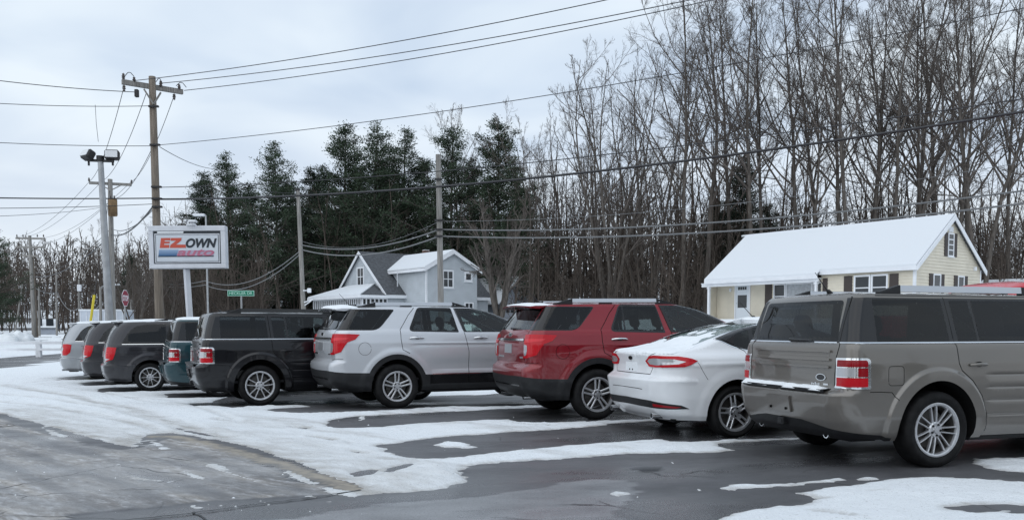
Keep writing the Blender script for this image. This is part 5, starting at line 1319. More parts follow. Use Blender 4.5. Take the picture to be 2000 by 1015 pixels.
def flex_copy(pnt, name='boxy_wagon', swap=None, wheel_style='ten'):
    c = copy_tree(flex0); repaint(c, TAN, pnt, swap)
    ms = make_wheel(.37, .252, .235, wheel_style, R(90))
    for w in c.children:
        if w.name.startswith('wheel') and not w.name.startswith('wheel_well'):
            for q in w.children:
                if q.name.startswith('rim'): q.data = ms[2]
    return c
flex_black = flex_copy(BLACK, swap={SATIN: GLOSS_BLACK}); flex_teal = flex_copy(TEAL, swap={SATIN: GLOSS_BLACK})
for o in list(flex_teal.children):
    if o.name.startswith('roof_rail') or o.name.startswith('antenna'):
        for c in list(o.children): bpy.data.objects.remove(c)
        bpy.data.objects.remove(o)
put_car(flex0, 'near', 'tan grey boxy station wagon nearest the camera, snow on its rear bumper')
put_car(flex_black, 'black', 'black boxy station wagon with chrome framed tail lamps')
put_car(flex_teal, 'teal', 'dark teal boxy wagon with a snowy roof, behind the black wagon')
exp0, exp_sh, exp_ob = build_explorer(SILVER)
exp_red = copy_tree(exp0); repaint(exp_red, SILVER, RED)
put_car(exp0, 'silver', 'silver sport utility car with black lower cladding and red tail lamps')
put_car(exp_red, 'red', 'dark red sport utility car with black lower cladding')
sed, sed_sh, sed_ob = build_sedan(WHITE); put_car(sed, 'sedan', 'white sedan with snow on its boot lid')
van0, van_sh, van_ob = build_minivan(GRAPHITE)
van_b = copy_tree(van0)
van_c, vanc_sh, _ = build_minivan(LGREY, 'plain')
put_car(van0, 'van', 'dark grey minivan showing its rear wheel, beside the teal wagon')
put_car(van_b, 'van_b', 'dark grey minivan between the light grey minivan and another dark one')
put_car(van_c, 'van_c', 'light grey minivan at the far left end of the row')
pick, pick_sh, _ = build_pickup(BRIGHT_RED)
pick.scale = (1.03, 1.03, 1.03); pick.location = (7.85, 15.9, float(zg(8.5, 16.1))); pick.rotation_euler = (0, 0, R(17))
tag(pick, 'bright red pickup truck, only its roof showing over the tan wagon', 'pickup truck')
# ------------------------------------------------------------------ snow lying on the vehicles, small extras
def bumper_snow():
    ys = np.linspace(.72, -.66, 40); V = []; rr = np.random.RandomState(3)
    edge = []
    for y in ys:
        p, _ = flex_sh.P(np.array([flex_sh.sy(abs(y), .72)]), np.array([.72])); edge.append(p[0][0])
    n = 7
    for i, y in enumerate(ys):
        e = min(1, i/2, (39-i)/2)
        for j in range(n):
            f = j/(n-1); x = edge[i]-.012+.012*float(vnoise(np.array(y*9.), np.array(3.), 2))+f*(-1.02-edge[i]+.012)
            h = (.008+.020*math.sin(math.pi*min(1, f*1.1+.12))**.6)*e+.008*float(vnoise(np.array(y*14.), np.array(f*3.), 5))
            V.append((x, y, .756+.010*f+(h if j else -.012)))
    me = np_mesh('bumper_snow', V, grid_faces(n, 40), True, [SNOW]); o = from_mesh('bumper_snow', me); o.location = flex0.location; o.rotation_euler = flex0.rotation_euler
    tag(o, 'strip of snow on the rear bumper of the tan wagon', 'snow', kind='stuff')
bumper_snow()
roof_snow(flex_teal, flex_sh, -.80, 1.5, 'snow on the roof of the dark teal wagon', .03, .97, 4)
roof_snow(van0, van_sh, -.55, 1.3, 'snow on the roof of the dark grey minivan beside the teal wagon', .022, .90, 5)
roof_snow(van_b, van_sh, -.55, 1.2, 'snow on the roof of the middle dark minivan', .022, .90, 6)
roof_snow(van_c, vanc_sh, -.60, 1.2, 'snow on the roof of the light grey minivan', .025, .93, 7)
roof_snow(sed, sed_sh, .62, 1.25, 'snow on the roof of the white sedan', .02, .9, 8)
def sheet_snow(root, sh, z0, z1, ymax, label, th=.012, name='boot_snow', cover=None, nz=26, ny=33, seed=2):
    """snow clinging to a sloping rear face between two heights"""
    V = []; par = [(z0+(z1-z0)*i/(nz-1), -1+2*j/(ny-1)) for i in range(nz) for j in range(ny)]
    zz = np.array([p_[0] for p_ in par]); PA, NA = sh.P(np.array([sh.sy(abs(f_*ymax(z_)), z_) for z_, f_ in par]), zz)
    for i in range(nz):
        z = z0+(z1-z0)*i/(nz-1)
        for j in range(ny):
            f = -1+2*j/(ny-1); y = f*ymax(z)
            e = min(1, (1-abs(f))*4, i/2, (nz-1-i)/2); c = 1 if cover is None else cover(f, i/(nz-1))
            p = PA[i*ny+j:i*ny+j+1]; nn = NA[i*ny+j]*[1, 1 if y > 0 else -1, 1]
            q = np.array([p[0][0], y, z])+nn*((-.006+(th+.006)*max(0, e)**.5)*c-(1-c)*.02+.003*float(vnoise(np.array(y*12.), np.array(z*60.), seed)))
            V.append(q)
    me = np_mesh(name, V, grid_faces(ny, nz), True, [SNOW]); o = from_mesh(name, me); o.location = root.location; o.rotation_euler = root.rotation_euler
    return tag(o, label, 'snow', kind='stuff')
sheet_snow(sed, sed_sh, 1.036, 1.125, lambda z: .78-1.2*(z-1.036), 'sheet of snow on the boot lid of the white sedan', .016)
sheet_snow(sed, sed_sh, 1.12, 1.405, lambda z: .60-.42*(z-1.12), 'thin melting snow on the rear window of the white sedan', .010, 'rear_window_snow', lambda f, t: float(smooth(.30, .46, .72-.62*t-.12*abs(f)+.32*float(vnoise(np.array(f*5.), np.array(t*7.), 9)))), 34, 41)
def spoiler_snow(root, label, seed, th=.016):
    N = 18; ys = np.linspace(-.64, .64, N); V = []; M = 8
    for j in range(M):
        for i, y in enumerate(ys):
            f = j/(M-1); x = -1.02+.07*(y/.66)**2+f*.42; z = np.interp(x, [-1.03,-.85,-.6], [1.684,1.704,1.712])-.035*(y/.66)**2
            e = max(0, min(1, i/1.5, (N-1-i)/1.5, j/1., (M-1-j)/2)); V.append((x, y, z-.004+(th+.004)*e**.5*(1+.4*float(vnoise(np.array(y*8.), np.array(f*4.), seed)))))
    me = np_mesh('spoiler_snow', V, grid_faces(N, M)[:, ::-1], True, [SNOW]); o = from_mesh('spoiler_snow', me); o.location = root.location; o.rotation_euler = root.rotation_euler
    tag(o, label, 'snow', kind='stuff')
spoiler_snow(exp0, 'snow on the rear spoiler of the silver sport utility car', 1, .03); spoiler_snow(exp_red, 'snow on the rear spoiler of the dark red sport utility car', 2)

# ------------------------------------------------------------------ houses
def siding_mat(name, base): return mat(name, base, .55, 0, .35, noise=(1.5, .07))
CREAM = siding_mat('cream_siding', (.65,.60,.495)); BLUEG = siding_mat('blue_grey_siding', (.47,.505,.535)); GREY_S = siding_mat('grey_siding', (.34,.37,.42))
TRIM = mat('white_trim', (.74,.76,.79), .5, noise=(2, .05)); SHUT = mat('brown_shutter', (.045,.034,.030), .6); ROOFSNOW = mat('roof_snow', (.70,.73,.76), .6, bump=(5, .25, .03))
SHINGLE = mat('dark_shingle', (.075,.080,.088), .85, noise=(6, .35), bump=(40, .5, .02)); BRICK = mat('chimney_brick', (.13,.075,.06), .85, noise=(20, .3)); CURTAIN = mat('curtain', (.42,.44,.46), .8, noise=(6, .2)); DOORW = mat('white_door', (.66,.70,.74), .45)
def siding(parent, span, z0, z1, axis, at, sgn, m, step=.17, name='siding'):
    """lapped boards: span(z) -> (u0, u1) along the wall; the wall stands at coordinate `at` of the other axis and faces sgn"""
    b = MB(); z = z0
    while z < z1-.01:
        zt = min(z+step, z1); a0, a1 = span(z+.001); c0, c1 = span(zt-.001)
        lo, hi = at+sgn*.036, at+sgn*.004
        q = [(a0, lo, z), (a1, lo, z), (c1, hi, zt), (c0, hi, zt), (a0, at, z), (a1, at, z)]
        if axis == 'y': q = [(v, u, w) for u, v, w in q]
        b.add(q, [(0,1,2,3), (0,4,5,1)]); z = zt
    o = b.build(name, m, parent); o['kind'] = 'stuff'; return o
def window(parent, axis, at, sgn, u0, u1, z0, z1, cols=1, rows=2, frame=.09, shutters=0, pane=None, name='window'):
    """framed sash window standing proud of a wall; one object for the frame, one for each pane"""
    def bx(b, a0, a1, d0, d1, w0, w1):
        lo, hi = sorted((at+sgn*d0, at+sgn*d1))
        if axis == 'x': b.box(a0, a1, lo, hi, w0, w1)
        else: b.box(lo, hi, a0, a1, w0, w1)
    f = MB(); bx(f, u0-frame, u0, .0, .075, z0-frame, z1+frame); bx(f, u1, u1+frame, .0, .075, z0-frame, z1+frame); bx(f, u0, u1, .0, .073, z1, z1+frame); bx(f, u0, u1, .0, .073, z0-frame, z0)
    for k in range(1, cols): u = u0+(u1-u0)*k/cols; bx(f, u-.03, u+.03, .02, .062, z0, z1)
    for k in range(1, rows): z = z0+(z1-z0)*k/rows; bx(f, u0, u1, .02, .060, z-.028, z+.028)
    fo = f.build(name, TRIM, parent)
    s = MB(); bx(s, u0-frame-.03, u1+frame+.03, .0, .11, z0-frame-.05, z0-frame); s.build('sill', TRIM, fo)
    for i in range(cols):
        for j in range(rows):
            p = MB(); bx(p, u0+(u1-u0)*i/cols+.01, u0+(u1-u0)*(i+1)/cols-.01, .03, .038, z0+(z1-z0)*j/rows+.01, z0+(z1-z0)*(j+1)/rows-.01); p.build('pane', pane or GLASS_HOUSE, fo)
    if shutters:
        for a in ((u0-frame-shutters, u0-frame-.02), (u1+frame+.02, u1+frame+shutters)):
            s = MB(); bx(s, a[0], a[1], .02, .055, z0-frame, z1+frame)
            k = 9
            for i in range(k):
                zz = z0+(z1-z0)*(i+.5)/k; bx(s, a[0]+.05, a[1]-.05, .05, .066, zz-.03, zz+.02)
            s.build('shutter', SHUT, parent)
    return fo
def gable_roof(parent, x0, x1, y0, y1, ze, zr, axis, m, th=.16, over=.3, ends=.3, name='roof', snow=None):
    """two slabs meeting at the ridge; ridge runs along axis"""
    out = []
    if axis == 'x': lo, hi, a, b_ = y0, y1, x0-ends, x1+ends
    else: lo, hi, a, b_ = x0, x1, y0-ends, y1+ends
    mid = (lo+hi)/2; sl = (zr-ze)/(mid-lo)
    for sg, e in ((-1, lo), (1, hi)):
        ee = e+sg*over; zz = ze-over*sl
        for k, (t0, t1, mm, nm, ins) in enumerate(((0, th, m, name, 0),)+(((th, th+.10, snow, 'roof_snow', .04),) if snow else ())):
            b = MB(); q = []
            for u in (a+ins, b_-ins):
                e2 = e+sg*(over-ins); z2 = ze-(over-ins)*sl
                for (v, w) in ((e2, z2+t0), (mid, zr+t0), (mid, zr+t1), (e2, z2+t1)):
                    q.append((u, v, w) if axis == 'x' else (v, u, w))
            b.add(q, [(0,1,2,3), (7,6,5,4), (0,4,5,1), (3,2,6,7), (0,3,7,4), (1,5,6,2)]); out.append(b.build(nm, mm, parent if k == 0 else out[-1]))
    return out
def bargeboard(parent, axis, at, sgn, lo, hi, ze, zr, over, m=None, h=.24, name='bargeboard'):
    mid = (lo+hi)/2; sl = (zr-ze)/(mid-lo)
    for sg, e in ((-1, lo), (1, hi)):
        b = MB(); e2 = e+sg*over; z2 = ze-over*sl; q = []
        for d in (at, at+sgn*.05):
            for v, w in ((e2, z2-h+.1), (mid, zr-h+.1), (mid, zr+.14), (e2, z2+.14)): q.append((d, v, w) if axis == 'x' else (v, d, w))
        b.add(q, [(0,1,2,3), (7,6,5,4), (0,4,5,1), (3,2,6,7), (0,3,7,4), (1,5,6,2)]); b.build(name, m or TRIM, parent)
def build_yellow():
    rz = math.atan2(-.788, .616); o3 = Vector((12.76, 56.8)); z0 = 1.9
    h = empty('yellow_house', (o3.x, o3.y, z0), rz); tag(h, 'small cream sided house with a snow covered gable roof and brown shutters', 'house')
    L, Dp, ze, zr = 13.7, 7.5, 2.79, 5.5; mid = Dp/2; sl = (zr-ze)/mid
    f = MB(); f.box(-.1+.1, L, .9, Dp, -1.2, -.0); f.box(8.2, L, .02, .9, -1.2, 0); f.build('foundation', mat('foundation', (.25,.25,.26), .9), h)
    # front: recessed porch wall on the left, full wall on the right
    siding(h, lambda z: (0, 8.2), 0, ze+.55, 'x', .9, -1, CREAM); siding(h, lambda z: (8.2, L), 0, ze, 'x', 0, -1, CREAM); siding(h, lambda z: (.0, .9), 0, ze, 'y', 8.2, -1, CREAM, name='return_siding')
    gs = lambda z: (0 if z < ze else (z-ze)/sl, Dp if z < ze else Dp-(z-ze)/sl)
    siding(h, gs, 0, zr-.05, 'y', L, 1, CREAM, name='gable_siding'); siding(h, gs, 0, zr-.05, 'y', 0, -1, CREAM, name='gable_siding'); siding(h, lambda z: (0, L), 0, ze, 'x', Dp, 1, CREAM, name='rear_siding')
    for x in (L+.0,):
        for y in (0, Dp): b = MB(); b.box(x-.10, x+.035, y-.035 if y == 0 else y-.10, y+.10 if y == 0 else y+.035, 0, ze); b.build('corner_board', TRIM, h)
    # roof slabs: right front, left front (reaches out over the porch), rear
    def slab(x0, x1, ya, yb, za, zb, name, m, t0, t1, par):
        b = MB(); q = [(x, y, z+t) for x in (x0, x1) for (y, z, t) in ((ya, za, t0), (yb, zb, t0), (yb, zb, t1), (ya, za, t1))]
        b.add(q, [(0,1,2,3), (7,6,5,4), (0,4,5,1), (3,2,6,7), (0,3,7,4), (1,5,6,2)]); return b.build(name, m, par)
    yo, yp = -.25, -.55
    ro = slab(8.25, L+.22, yo, mid, ze+yo*sl, zr, 'roof', SHINGLE, .0, .12, h); slab(8.28, L+.20, yo-.03, mid, ze+(yo-.03)*sl, zr, 'roof_snow', ROOFSNOW, .122, .22, ro)
    rp = slab(.15, 8.248, yp, mid, ze+yp*sl, zr, 'roof', SHINGLE, .0, .12, h); slab(.13, 8.278, yp-.03, mid, ze+(yp-.03)*sl, zr, 'roof_snow', ROOFSNOW, .122, .22, rp)
    rb = slab(-.28, L+.22, Dp+.25, mid+.002, ze-.25*sl, zr, 'roof', SHINGLE, .0, .12, h); slab(-.30, L+.20, Dp+.28, mid+.004, ze-.28*sl, zr, 'roof_snow', ROOFSNOW, .122, .22, rb)
    # fascias and porch beam
    b = MB(); b.box(8.2, L+.22, yo-.04, yo, ze+yo*sl-.12, ze+yo*sl+.10); b.build('fascia', TRIM, h)
    b = MB(); b.box(.13, 8.3, yp-.04, yp, ze+yp*sl-.12, ze+yp*sl+.10); b.build('fascia', TRIM, h)
    b = MB(); b.box(-.2, 8.25, yp+.05, .9, ze+yp*sl-.10, ze+yp*sl-.06); b.build('porch_ceiling', TRIM, h)
    b = MB(); b.box(-.2, 8.25, yp+.12, yp+.26, ze+yp*sl-.30, ze+yp*sl-.10); b.build('porch_beam', TRIM, h)
    for sx_ in (L+.22,): bargeboard(h, 'x', sx_, 1, 0, Dp, ze, zr, .25)
    for x in (.35, 8.1):
        b = MB(); b.lathe_y([(.001,0)],3) if False else None; b.box(x-.07, x+.07, yp+.12, yp+.26, -.05, ze+yp*sl-.30); b.box(x-.10, x+.10, yp+.09, yp+.29, ze+yp*sl-.42, ze+yp*sl-.34); b.build('porch_post', TRIM, h)
    b = MB(); b.box(-.2, 8.3, yp, .9, -.25, -.02); b.build('porch_floor', mat('porch_slab', (.4,.4,.41), .8), h)
    # front door with storm glass
    b = MB(); b.box(1.45, 1.55, .82, .90, 0, 2.2); b.box(2.55, 2.65, .82, .90, 0, 2.2); b.box(1.45, 2.65, .82, .90, 2.2, 2.30); b.build('door_frame', TRIM, h)
    b = MB(); b.box(1.57, 2.53, .84, .89, .02, 2.18); d = b.build('door', DOORW, h)
    b = MB(); b.box(1.70, 2.40, .832, .842, .75, 1.55); b.build('door_glass', GLASS_HOUSE, d)
    for i in range(4): b = MB(); b.box(1.72+.17*i, 1.86+.17*i, .832, .842, 1.88, 2.08); b.build('light_pane', GLASS_HOUSE, d)
    b = MB(); b.bbox(1.60, 1.64, .79, .84, 1.0, 1.08, .01); b.build('handle', CHROME, d)
    b = MB(); b.bbox(1.05, 1.17, .78, .90, 1.80, 2.02, .02); b.build('porch_lamp', TRIM, h)
    # picture window: two sashes and the wide pane
    window(h, 'x', .9, -1, 4.45, 5.15, .70, 2.08, 1, 2, .07); window(h, 'x', .9, -1, 5.32, 7.0, .70, 2.08, 1, 1, .07, 0, CURTAIN); window(h, 'x', .9, -1, 7.17, 7.85, .70, 2.08, 1, 2, .07)
    for a in (3.75, ): b = MB(); b.box(a, a+.50, .84, .89, .62, 2.15); b.build('shutter', SHUT, h)
    for i in range(9): pass
    window(h, 'x', 0, -1, 10.35, 11.15, 1.05, 2.28, 1, 2, .09); window(h, 'x', 0, -1, 11.37, 12.15, 1.05, 2.28, 1, 2, .09)
    for a in (9.65, 12.32): b = MB(); b.box(a, a+.50, -.06, -.02, .95, 2.36); b.build('shutter', SHUT, h)
    b = MB(); b.box(8.32, 8.62, -.06, -.02, .95, 2.3); b.build('shutter', SHUT, h)
    window(h, 'y', L, 1, 1.95, 2.62, 1.05, 2.30, 1, 2, .08, .42); window(h, 'y', L, 1, 4.75, 5.35, 1.05, 2.30, 1, 2, .08, .42)
    window(h, 'y', L, 1, 3.48, 4.02, 3.45, 4.60, 1, 4, .07, .38)
    b = MB(); b.box(L+.0, L+.05, 3.5, 4.0, 4.72, 5.02); 
    for i in range(4): b.box(L+.05, L+.07, 3.54, 3.96, 4.75+.065*i, 4.79+.065*i)
    b.build('gable_vent', TRIM, h)
    b = MB(); b.bbox(L, L+.16, 6.55, 6.72, 2.72, 2.95, .03); b.build('flood_lamp', TRIM, h)
build_yellow()
def build_blue():
    rz = R(38); z0 = 1.9
    h = empty('blue_house', (-10.0, 70.0, z0), rz); tag(h, 'pale blue sided house with a dark shingle roof and snowy porch', 'house')
    ze, zr, W = 2.25, 5.72, 8.5; mid = W/2; sl = (zr-ze)/mid
    gs = lambda z: (0 if z < ze else (z-ze)/sl, W if z < ze else W-(z-ze)/sl)
    siding(h, gs, 0, zr-.05, 'y', 0, -1, BLUEG, .16, 'gable_siding'); siding(h, gs, 0, zr-.05, 'y', 10, 1, BLUEG, .16, 'gable_siding'); siding(h, lambda z: (0, 10), 0, ze, 'x', 0, -1, BLUEG, .16); siding(h, lambda z: (0, 10), 0, ze, 'x', W, 1, BLUEG, .16)
    gable_roof(h, 0, 10, 0, W, ze, zr, 'x', SHINGLE, .14, .3, .25)
    bargeboard(h, 'x', -.25, -1, 0, W, ze, zr, .3)
    b = MB(); b.box(-.25, 10.2, -.36, -.30, ze-.3*sl-.16, ze-.3*sl+.1); b.build('fascia', TRIM, h)
    window(h, 'y', 0, -1, 3.85, 4.85, 3.05, 4.45, 2, 2, .12)
    # wing
    x0, x1, y0, we, wr = 1.6, 6.47, -3.3, 4.18, 5.5; wm = (x0+x1)/2; ws = (wr-we)/(wm-x0)
    gw = lambda z: (x0 if z < we else x0+(z-we)/ws, x1 if z < we else x1-(z-we)/ws)
    siding(h, gw, 0, wr-.03, 'x', y0, -1, BLUEG, .16, 'wing_siding'); siding(h, lambda z: (y0, 3.2), 0, we, 'y', x0, -1, BLUEG, .16, 'wing_siding'); siding(h, lambda z: (y0, 3.2), 0, we, 'y', x1, 1, BLUEG, .16, 'wing_siding')
    gable_roof(h, x0, x1, y0, 4.6, we, wr, 'y', SHINGLE, .12, .32, .28, 'wing_roof', ROOFSNOW)
    bargeboard(h, 'y', y0-.28, -1, x0, x1, we, wr, .32)
    b = MB(); b.box(x0-.38, x0-.32, y0-.28, 3.0, we-.32*ws-.12, we-.32*ws+.10); b.build('fascia', TRIM, h)
    for y in (y0,): b = MB(); b.box(x0-.03, x0+.1, y-.03, y+.1, 0, we); b.build('corner_board', TRIM, h)
    window(h, 'x', y0, -1, 3.2, 4.05, 2.75, 3.95, 2, 2, .12); window(h, 'x', y0, -1, 5.35, 5.85, 3.35, 3.85, 1, 1, .14); window(h, 'x', y0, -1, 5.3, 6.0, .5, 1.45, 2, 1, .1)
    # chimney
    b = MB(); b.box(6.0, 6.5, 3.8, 4.3, 4.6, 6.25); c = b.build('chimney', BRICK, h); b = MB(); b.box(6.03, 6.47, 3.83, 4.27, 6.25, 6.31); b.build('chimney_snow', ROOFSNOW, c)
    # glazed porch across the gable
    px0, py1, pe, pr = -2.3, W+.2, 1.95, 2.95
    b = MB(); b.box(px0, -.02, -.1, py1, -1, .45); b.build('porch_wall', BLUEG, h)
    b = MB(); b.box(px0+.06, -.03, -.04, py1-.06, .45, 1.75); b.build('porch_glass', GLASS_HOUSE, h)
    for i in range(25): b = MB(); y = -.1+(py1+.1)*i/24; b.box(px0, px0+.06, y-.05, y+.05, .45, 1.75); b.build('mullion', TRIM, h)
    for i in range(7): b = MB(); x = px0+(-.05-px0)*i/6; b.box(x-.05, x+.05, -.10, -.04, .45, 1.75); b.build('mullion', TRIM, h)
    b = MB(); b.box(px0-.02, -.02, -.12, py1, 1.75, pe+.02); b.box(px0-.03, 0-.02, -.13, py1, .40, .47); b.build('porch_beam', TRIM, h)
    m_ = (py1-.1)/2
    def tri(name, q, m, par, up=.08):
        b = MB(); n = len(q); b.add([(*p[:2], p[2]) for p in q]+[(p[0], p[1], p[2]+up) for p in q], [list(range(n))[::-1], list(range(n, 2*n))]+[(i,(i+1)%n,n+(i+1)%n,n+i) for i in range(n)]); return b.build(name, m, par)
    A1, B1, C1, D1 = (px0-.35, -.45, pe), (px0-.35, py1+.35, pe), (0, 2.0, pr), (0, 6.4, pr)
    r1 = tri('porch_roof', [A1, C1, D1, B1], SHINGLE, h); tri('roof_snow', [(A1[0], A1[1], pe+.085), (C1[0], C1[1], pr+.085), (D1[0], D1[1], pr+.085), (B1[0], B1[1], pe+.085)], ROOFSNOW, r1, .09)
    tri('porch_roof', [A1, (0, -.45, pe), C1], SHINGLE, h); tri('porch_roof', [B1, D1, (0, py1+.35, pe)], SHINGLE, h)
    b = MB(); b.box(px0-.40, px0-.35, -.45, py1+.35, pe-.12, pe+.10); b.build('fascia', TRIM, h); b = MB(); b.box(px0-.35, 0, -.50, -.45, pe-.12, pe+.10); b.build('fascia', TRIM, h)
    b = MB(); b.tube([(.9,-.1,2.8),(.9,-.1,3.9)], .05, 8); b.build('vent_pipe', SATIN, h)
build_blue()
def build_garage():
    z0 = 1.9; rz = R(38); c = A(1013, 600, 79)
    h = empty('garage', (c.x-.788*2.1, 79-.616*2.1, z0), rz); tag(h, 'grey gabled garage with a snowy roof and a patterned square on its gable', 'garage')
    W, Dp, ze, zr = 4.2, 7, 1.75, 4.0; mid = W/2; sl = (zr-ze)/mid
    siding(h, lambda z: (0 if z < ze else (z-ze)/sl, W if z < ze else W-(z-ze)/sl), 0, zr-.04, 'x', 0, -1, GREY_S, .16, 'gable_siding'); siding(h, lambda z: (0, Dp), 0, ze, 'y', 0, -1, GREY_S, .16); siding(h, lambda z: (0, Dp), 0, ze, 'y', W, 1, GREY_S, .16)
    gable_roof(h, 0, W, 0, Dp, ze, zr, 'y', SHINGLE, .1, .3, .25, 'roof', ROOFSNOW); bargeboard(h, 'y', -.25, -1, 0, W, ze, zr, .3, mat('dark_trim', (.08,.085,.10), .6), .12)
    b = MB(); b.box(.5, 3.7, -.07, -.02, 0, 1.35); d = b.build('garage_door', GREY_S, h)
    for i in range(6): b = MB(); b.box(.62+.52*i, 1.0+.52*i, -.085, -.07, .85, 1.2); b.build('pane', GLASS_HOUSE, d)
    b = MB(); b.box(.3, 3.9, -.10, -.03, 1.42, 1.56); b.build('lintel', TRIM, h)
    q = MB(); q.box(1.62, 2.62, -.09, -.03, 1.95, 2.95); s = q.build('barn_board', mat('board_dark', (.05,.05,.065), .6), h)
    for a in ((1.85, 2.39, .09, .10), (1.98, 2.26, .10, .11)): 
        b = MB(); x0, x1 = a[:2]; w = (x1-x0)
        for u0, u1, w0, w1 in ((x0, x1, 2.45-w/2, 2.45-w/2+.06), (x0, x1, 2.45+w/2-.06, 2.45+w/2), (x0, x0+.06, 2.45-w/2+.06, 2.45+w/2-.06), (x1-.06, x1, 2.45-w/2+.06, 2.45+w/2-.06)): b.box(u0, u1, -a[3], -a[2], w0, w1)
        b.build('board_pattern', TRIM, s)
    b = MB(); b.box(1.7, 2.3, -.06, -.02, 3.1, 3.4); b.build('gable_vent', mat('vent_grey', (.2,.22,.25), .7), h)
build_garage()
def small_building(name, px, Y, w, d, ze, zr, rz, m, label, cat, snow=True):
    g = ground_at(px, Y); h = empty(name, g, rz); tag(h, label, cat)
    b = MB(); b.box(-w/2, w/2, -d/2, d/2, -.5, ze); b.build('wall', m, h)
    if zr > ze:
        for s_ in (-1, 1): b = MB(); b.add([(s_*w/2, -d/2, ze), (s_*w/2, d/2, ze), (s_*w/2, 0, zr)], [(0,1,2)]); b.build('gable', m, h)
        gable_roof(h, -w/2, w/2, -d/2, d/2, ze, zr, 'x', SHINGLE, .1, .25, .2, 'roof', ROOFSNOW if snow else None)
    else:
        b = MB(); b.box(-w/2-.05, w/2+.05, -d/2-.05, d/2+.05, ze, ze+.12); b.build('roof', ROOFSNOW, h)
    for u in ((-.3, .25) if name != 'office_trailer' else ()): b = MB(); b.box(u*w-.4, u*w+.4, -d/2-.05, -d/2-.01, .9, 1.9); b.build('window', GLASS_HOUSE, h)
    return h
tr = small_building('office_trailer', 212, 62, 2.9, 2.6, 2.15, 0, R(8), mat('trailer_white', (.52,.56,.62), .5, noise=(3, .06)), 'white flat roofed trailer behind the stop sign', 'trailer')
for i in range(8):
    b = MB(); x = -1.4+i*.40; b.box(x-.02, x+.02, -1.325, -1.302, -.2, 2.1); b.build('panel_rib', TRIM, tr)
small_building('shed', 1968, 66, 3.6, 4.5, 2.0, 3.0, R(-50), GREY_S, 'small grey shed with a snowy roof at the right edge', 'shed')
small_building('cabin', 92, 105, 2.2, 2.2, .9, 1.7, R(20), GREY_S, 'tiny distant cabin between the far utility poles', 'shed')

# ------------------------------------------------------------------ poles, signs, fence
def wood(name, base):
    return stretch(mat(name, base, .85, 0, .2, noise=(4, .35, 6), bump=(10, .5, .02)), (6, 6, .35))
POLE = wood('pole_wood', (.225,.19,.155)); POLE_G = wood('pole_grey_wood', (.25,.24,.225)); STEEL = mat('galvanised', (.36,.37,.38), .45, .6, noise=(5, .15)); DARKM = mat('dark_metal', (.03,.03,.032), .5, .3); CERAM = mat('insulator', (.10,.085,.08), .3); WIRE = mat('wire', (.035,.036,.04), .5); RUST = mat('rusty_can', (.17,.11,.055), .7, .2, noise=(3, .6, 6)); YEL = mat('guard_yellow', (.62,.50,.03), .5)
def pole(name, base, top, r0, r1, m, label, cat='utility pole', group=None):
    """root empty at the base, the shaft leaning to where its top is"""
    h = empty(name, base); tag(h, label, cat, group)
    d = top-base; b = MB(); n = 9
    b.tube([d*(i/(n-1))-Vector((0,0,.3))*(i == 0) for i in range(n)], [r0+(r1-r0)*i/(n-1) for i in range(n)], 14); b.build('shaft', m, h, 60)
    return h
def bar(parent, name, a, b_, w, hgt, m):
    a, b_ = Vector(a), Vector(b_); d = (b_-a); L = d.length; d.normalize(); up = Vector((0,0,1)); s = d.cross(up).normalized(); u = s.cross(d).normalized()
    mb = MB(); mb.obox((a+b_)/2, d*L/2, s*w/2, u*hgt/2); return mb.build(name, m, parent)
def insul(parent, p, down=False, s=1.0):
    b = MB(); pr = [(.0, .001), (.02, .03), (.05, .05), (.06, .03), (.10, .055), (.12, .03), (.16, .04), (.18, .012), (.20, .001)]
    n = 8; vs = []; sg = -1 if down else 1
    for z, r in pr:
        for k in range(n): t = 2*math.pi*k/n; vs.append((p.x+s*r*math.cos(t), p.y+s*r*math.sin(t), p.z+sg*s*z))
    b.add(vs, [(i*n+k, i*n+(k+1)%n, (i+1)*n+(k+1)%n, (i+1)*n+k) for i in range(len(pr)-1) for k in range(n)]); b.build('insulator', CERAM, parent, 60)
CABLE = mat('grey_cable', (.16,.165,.17), .5)
def wire(pts, r, sag, label, name='overhead_wire', n=26):
    """cable hung between points, each span sagging"""
    P = [Vector(p) for p in pts]; q = []
    sags = sag if hasattr(sag, '__len__') else [sag]*(len(P)-1)
    for i, (a, b_) in enumerate(zip(P[:-1], P[1:])):
        for k in range(n+(i == len(P)-2)):
            t = k/n; p = a.lerp(b_, t); p.z -= sags[i]*4*t*(1-t); q.append(p)
    b = MB(); b.tube(q, r, 5, False); tag(b.build(name, CABLE if 'cable' in label and 'thick' not in label else WIRE, None, True), label, 'wire', 'overhead wires')
BP0 = ground_at(314, 28); BPT = A(297, 150, 28)
bp = pole('utility_pole', BP0, BPT, .145, .105, POLE, 'tall brown wooden utility pole with a tilted crossarm behind the dealer sign')
def rel(root, v): return Vector(v)-root.location
aL, aR = A(238, 160, 27.5), A(357, 180, 28.6)
bar(bp, 'crossarm', rel(bp, aL), rel(bp, aR), .11, .15, POLE_G)
mp = rel(bp, A(300, 204, 27.85))
for e in (A(281, 174, 27.8), A(314, 181, 28.1)): bar(bp, 'brace', mp, rel(bp, e), .03, .05, POLE_G)
for q in (A(241, 151, 27.5), A(262, 158, 27.7), A(314, 165, 28.1), A(350, 172, 28.5)): insul(bp, rel(bp, q)-Vector((0,0,.08)), False, 1.1)
for q in (A(242, 166, 27.5), A(340, 183, 28.45)): insul(bp, rel(bp, q), True, 1.1)
b = MB(); q = rel(bp, A(267, 180, 27.7)); b.bbox(q.x-.06, q.x+.06, q.y-.06, q.y+.06, q.z-.16, q.z+.08, .02); b.build('cutout_fuse', DARKM, bp)
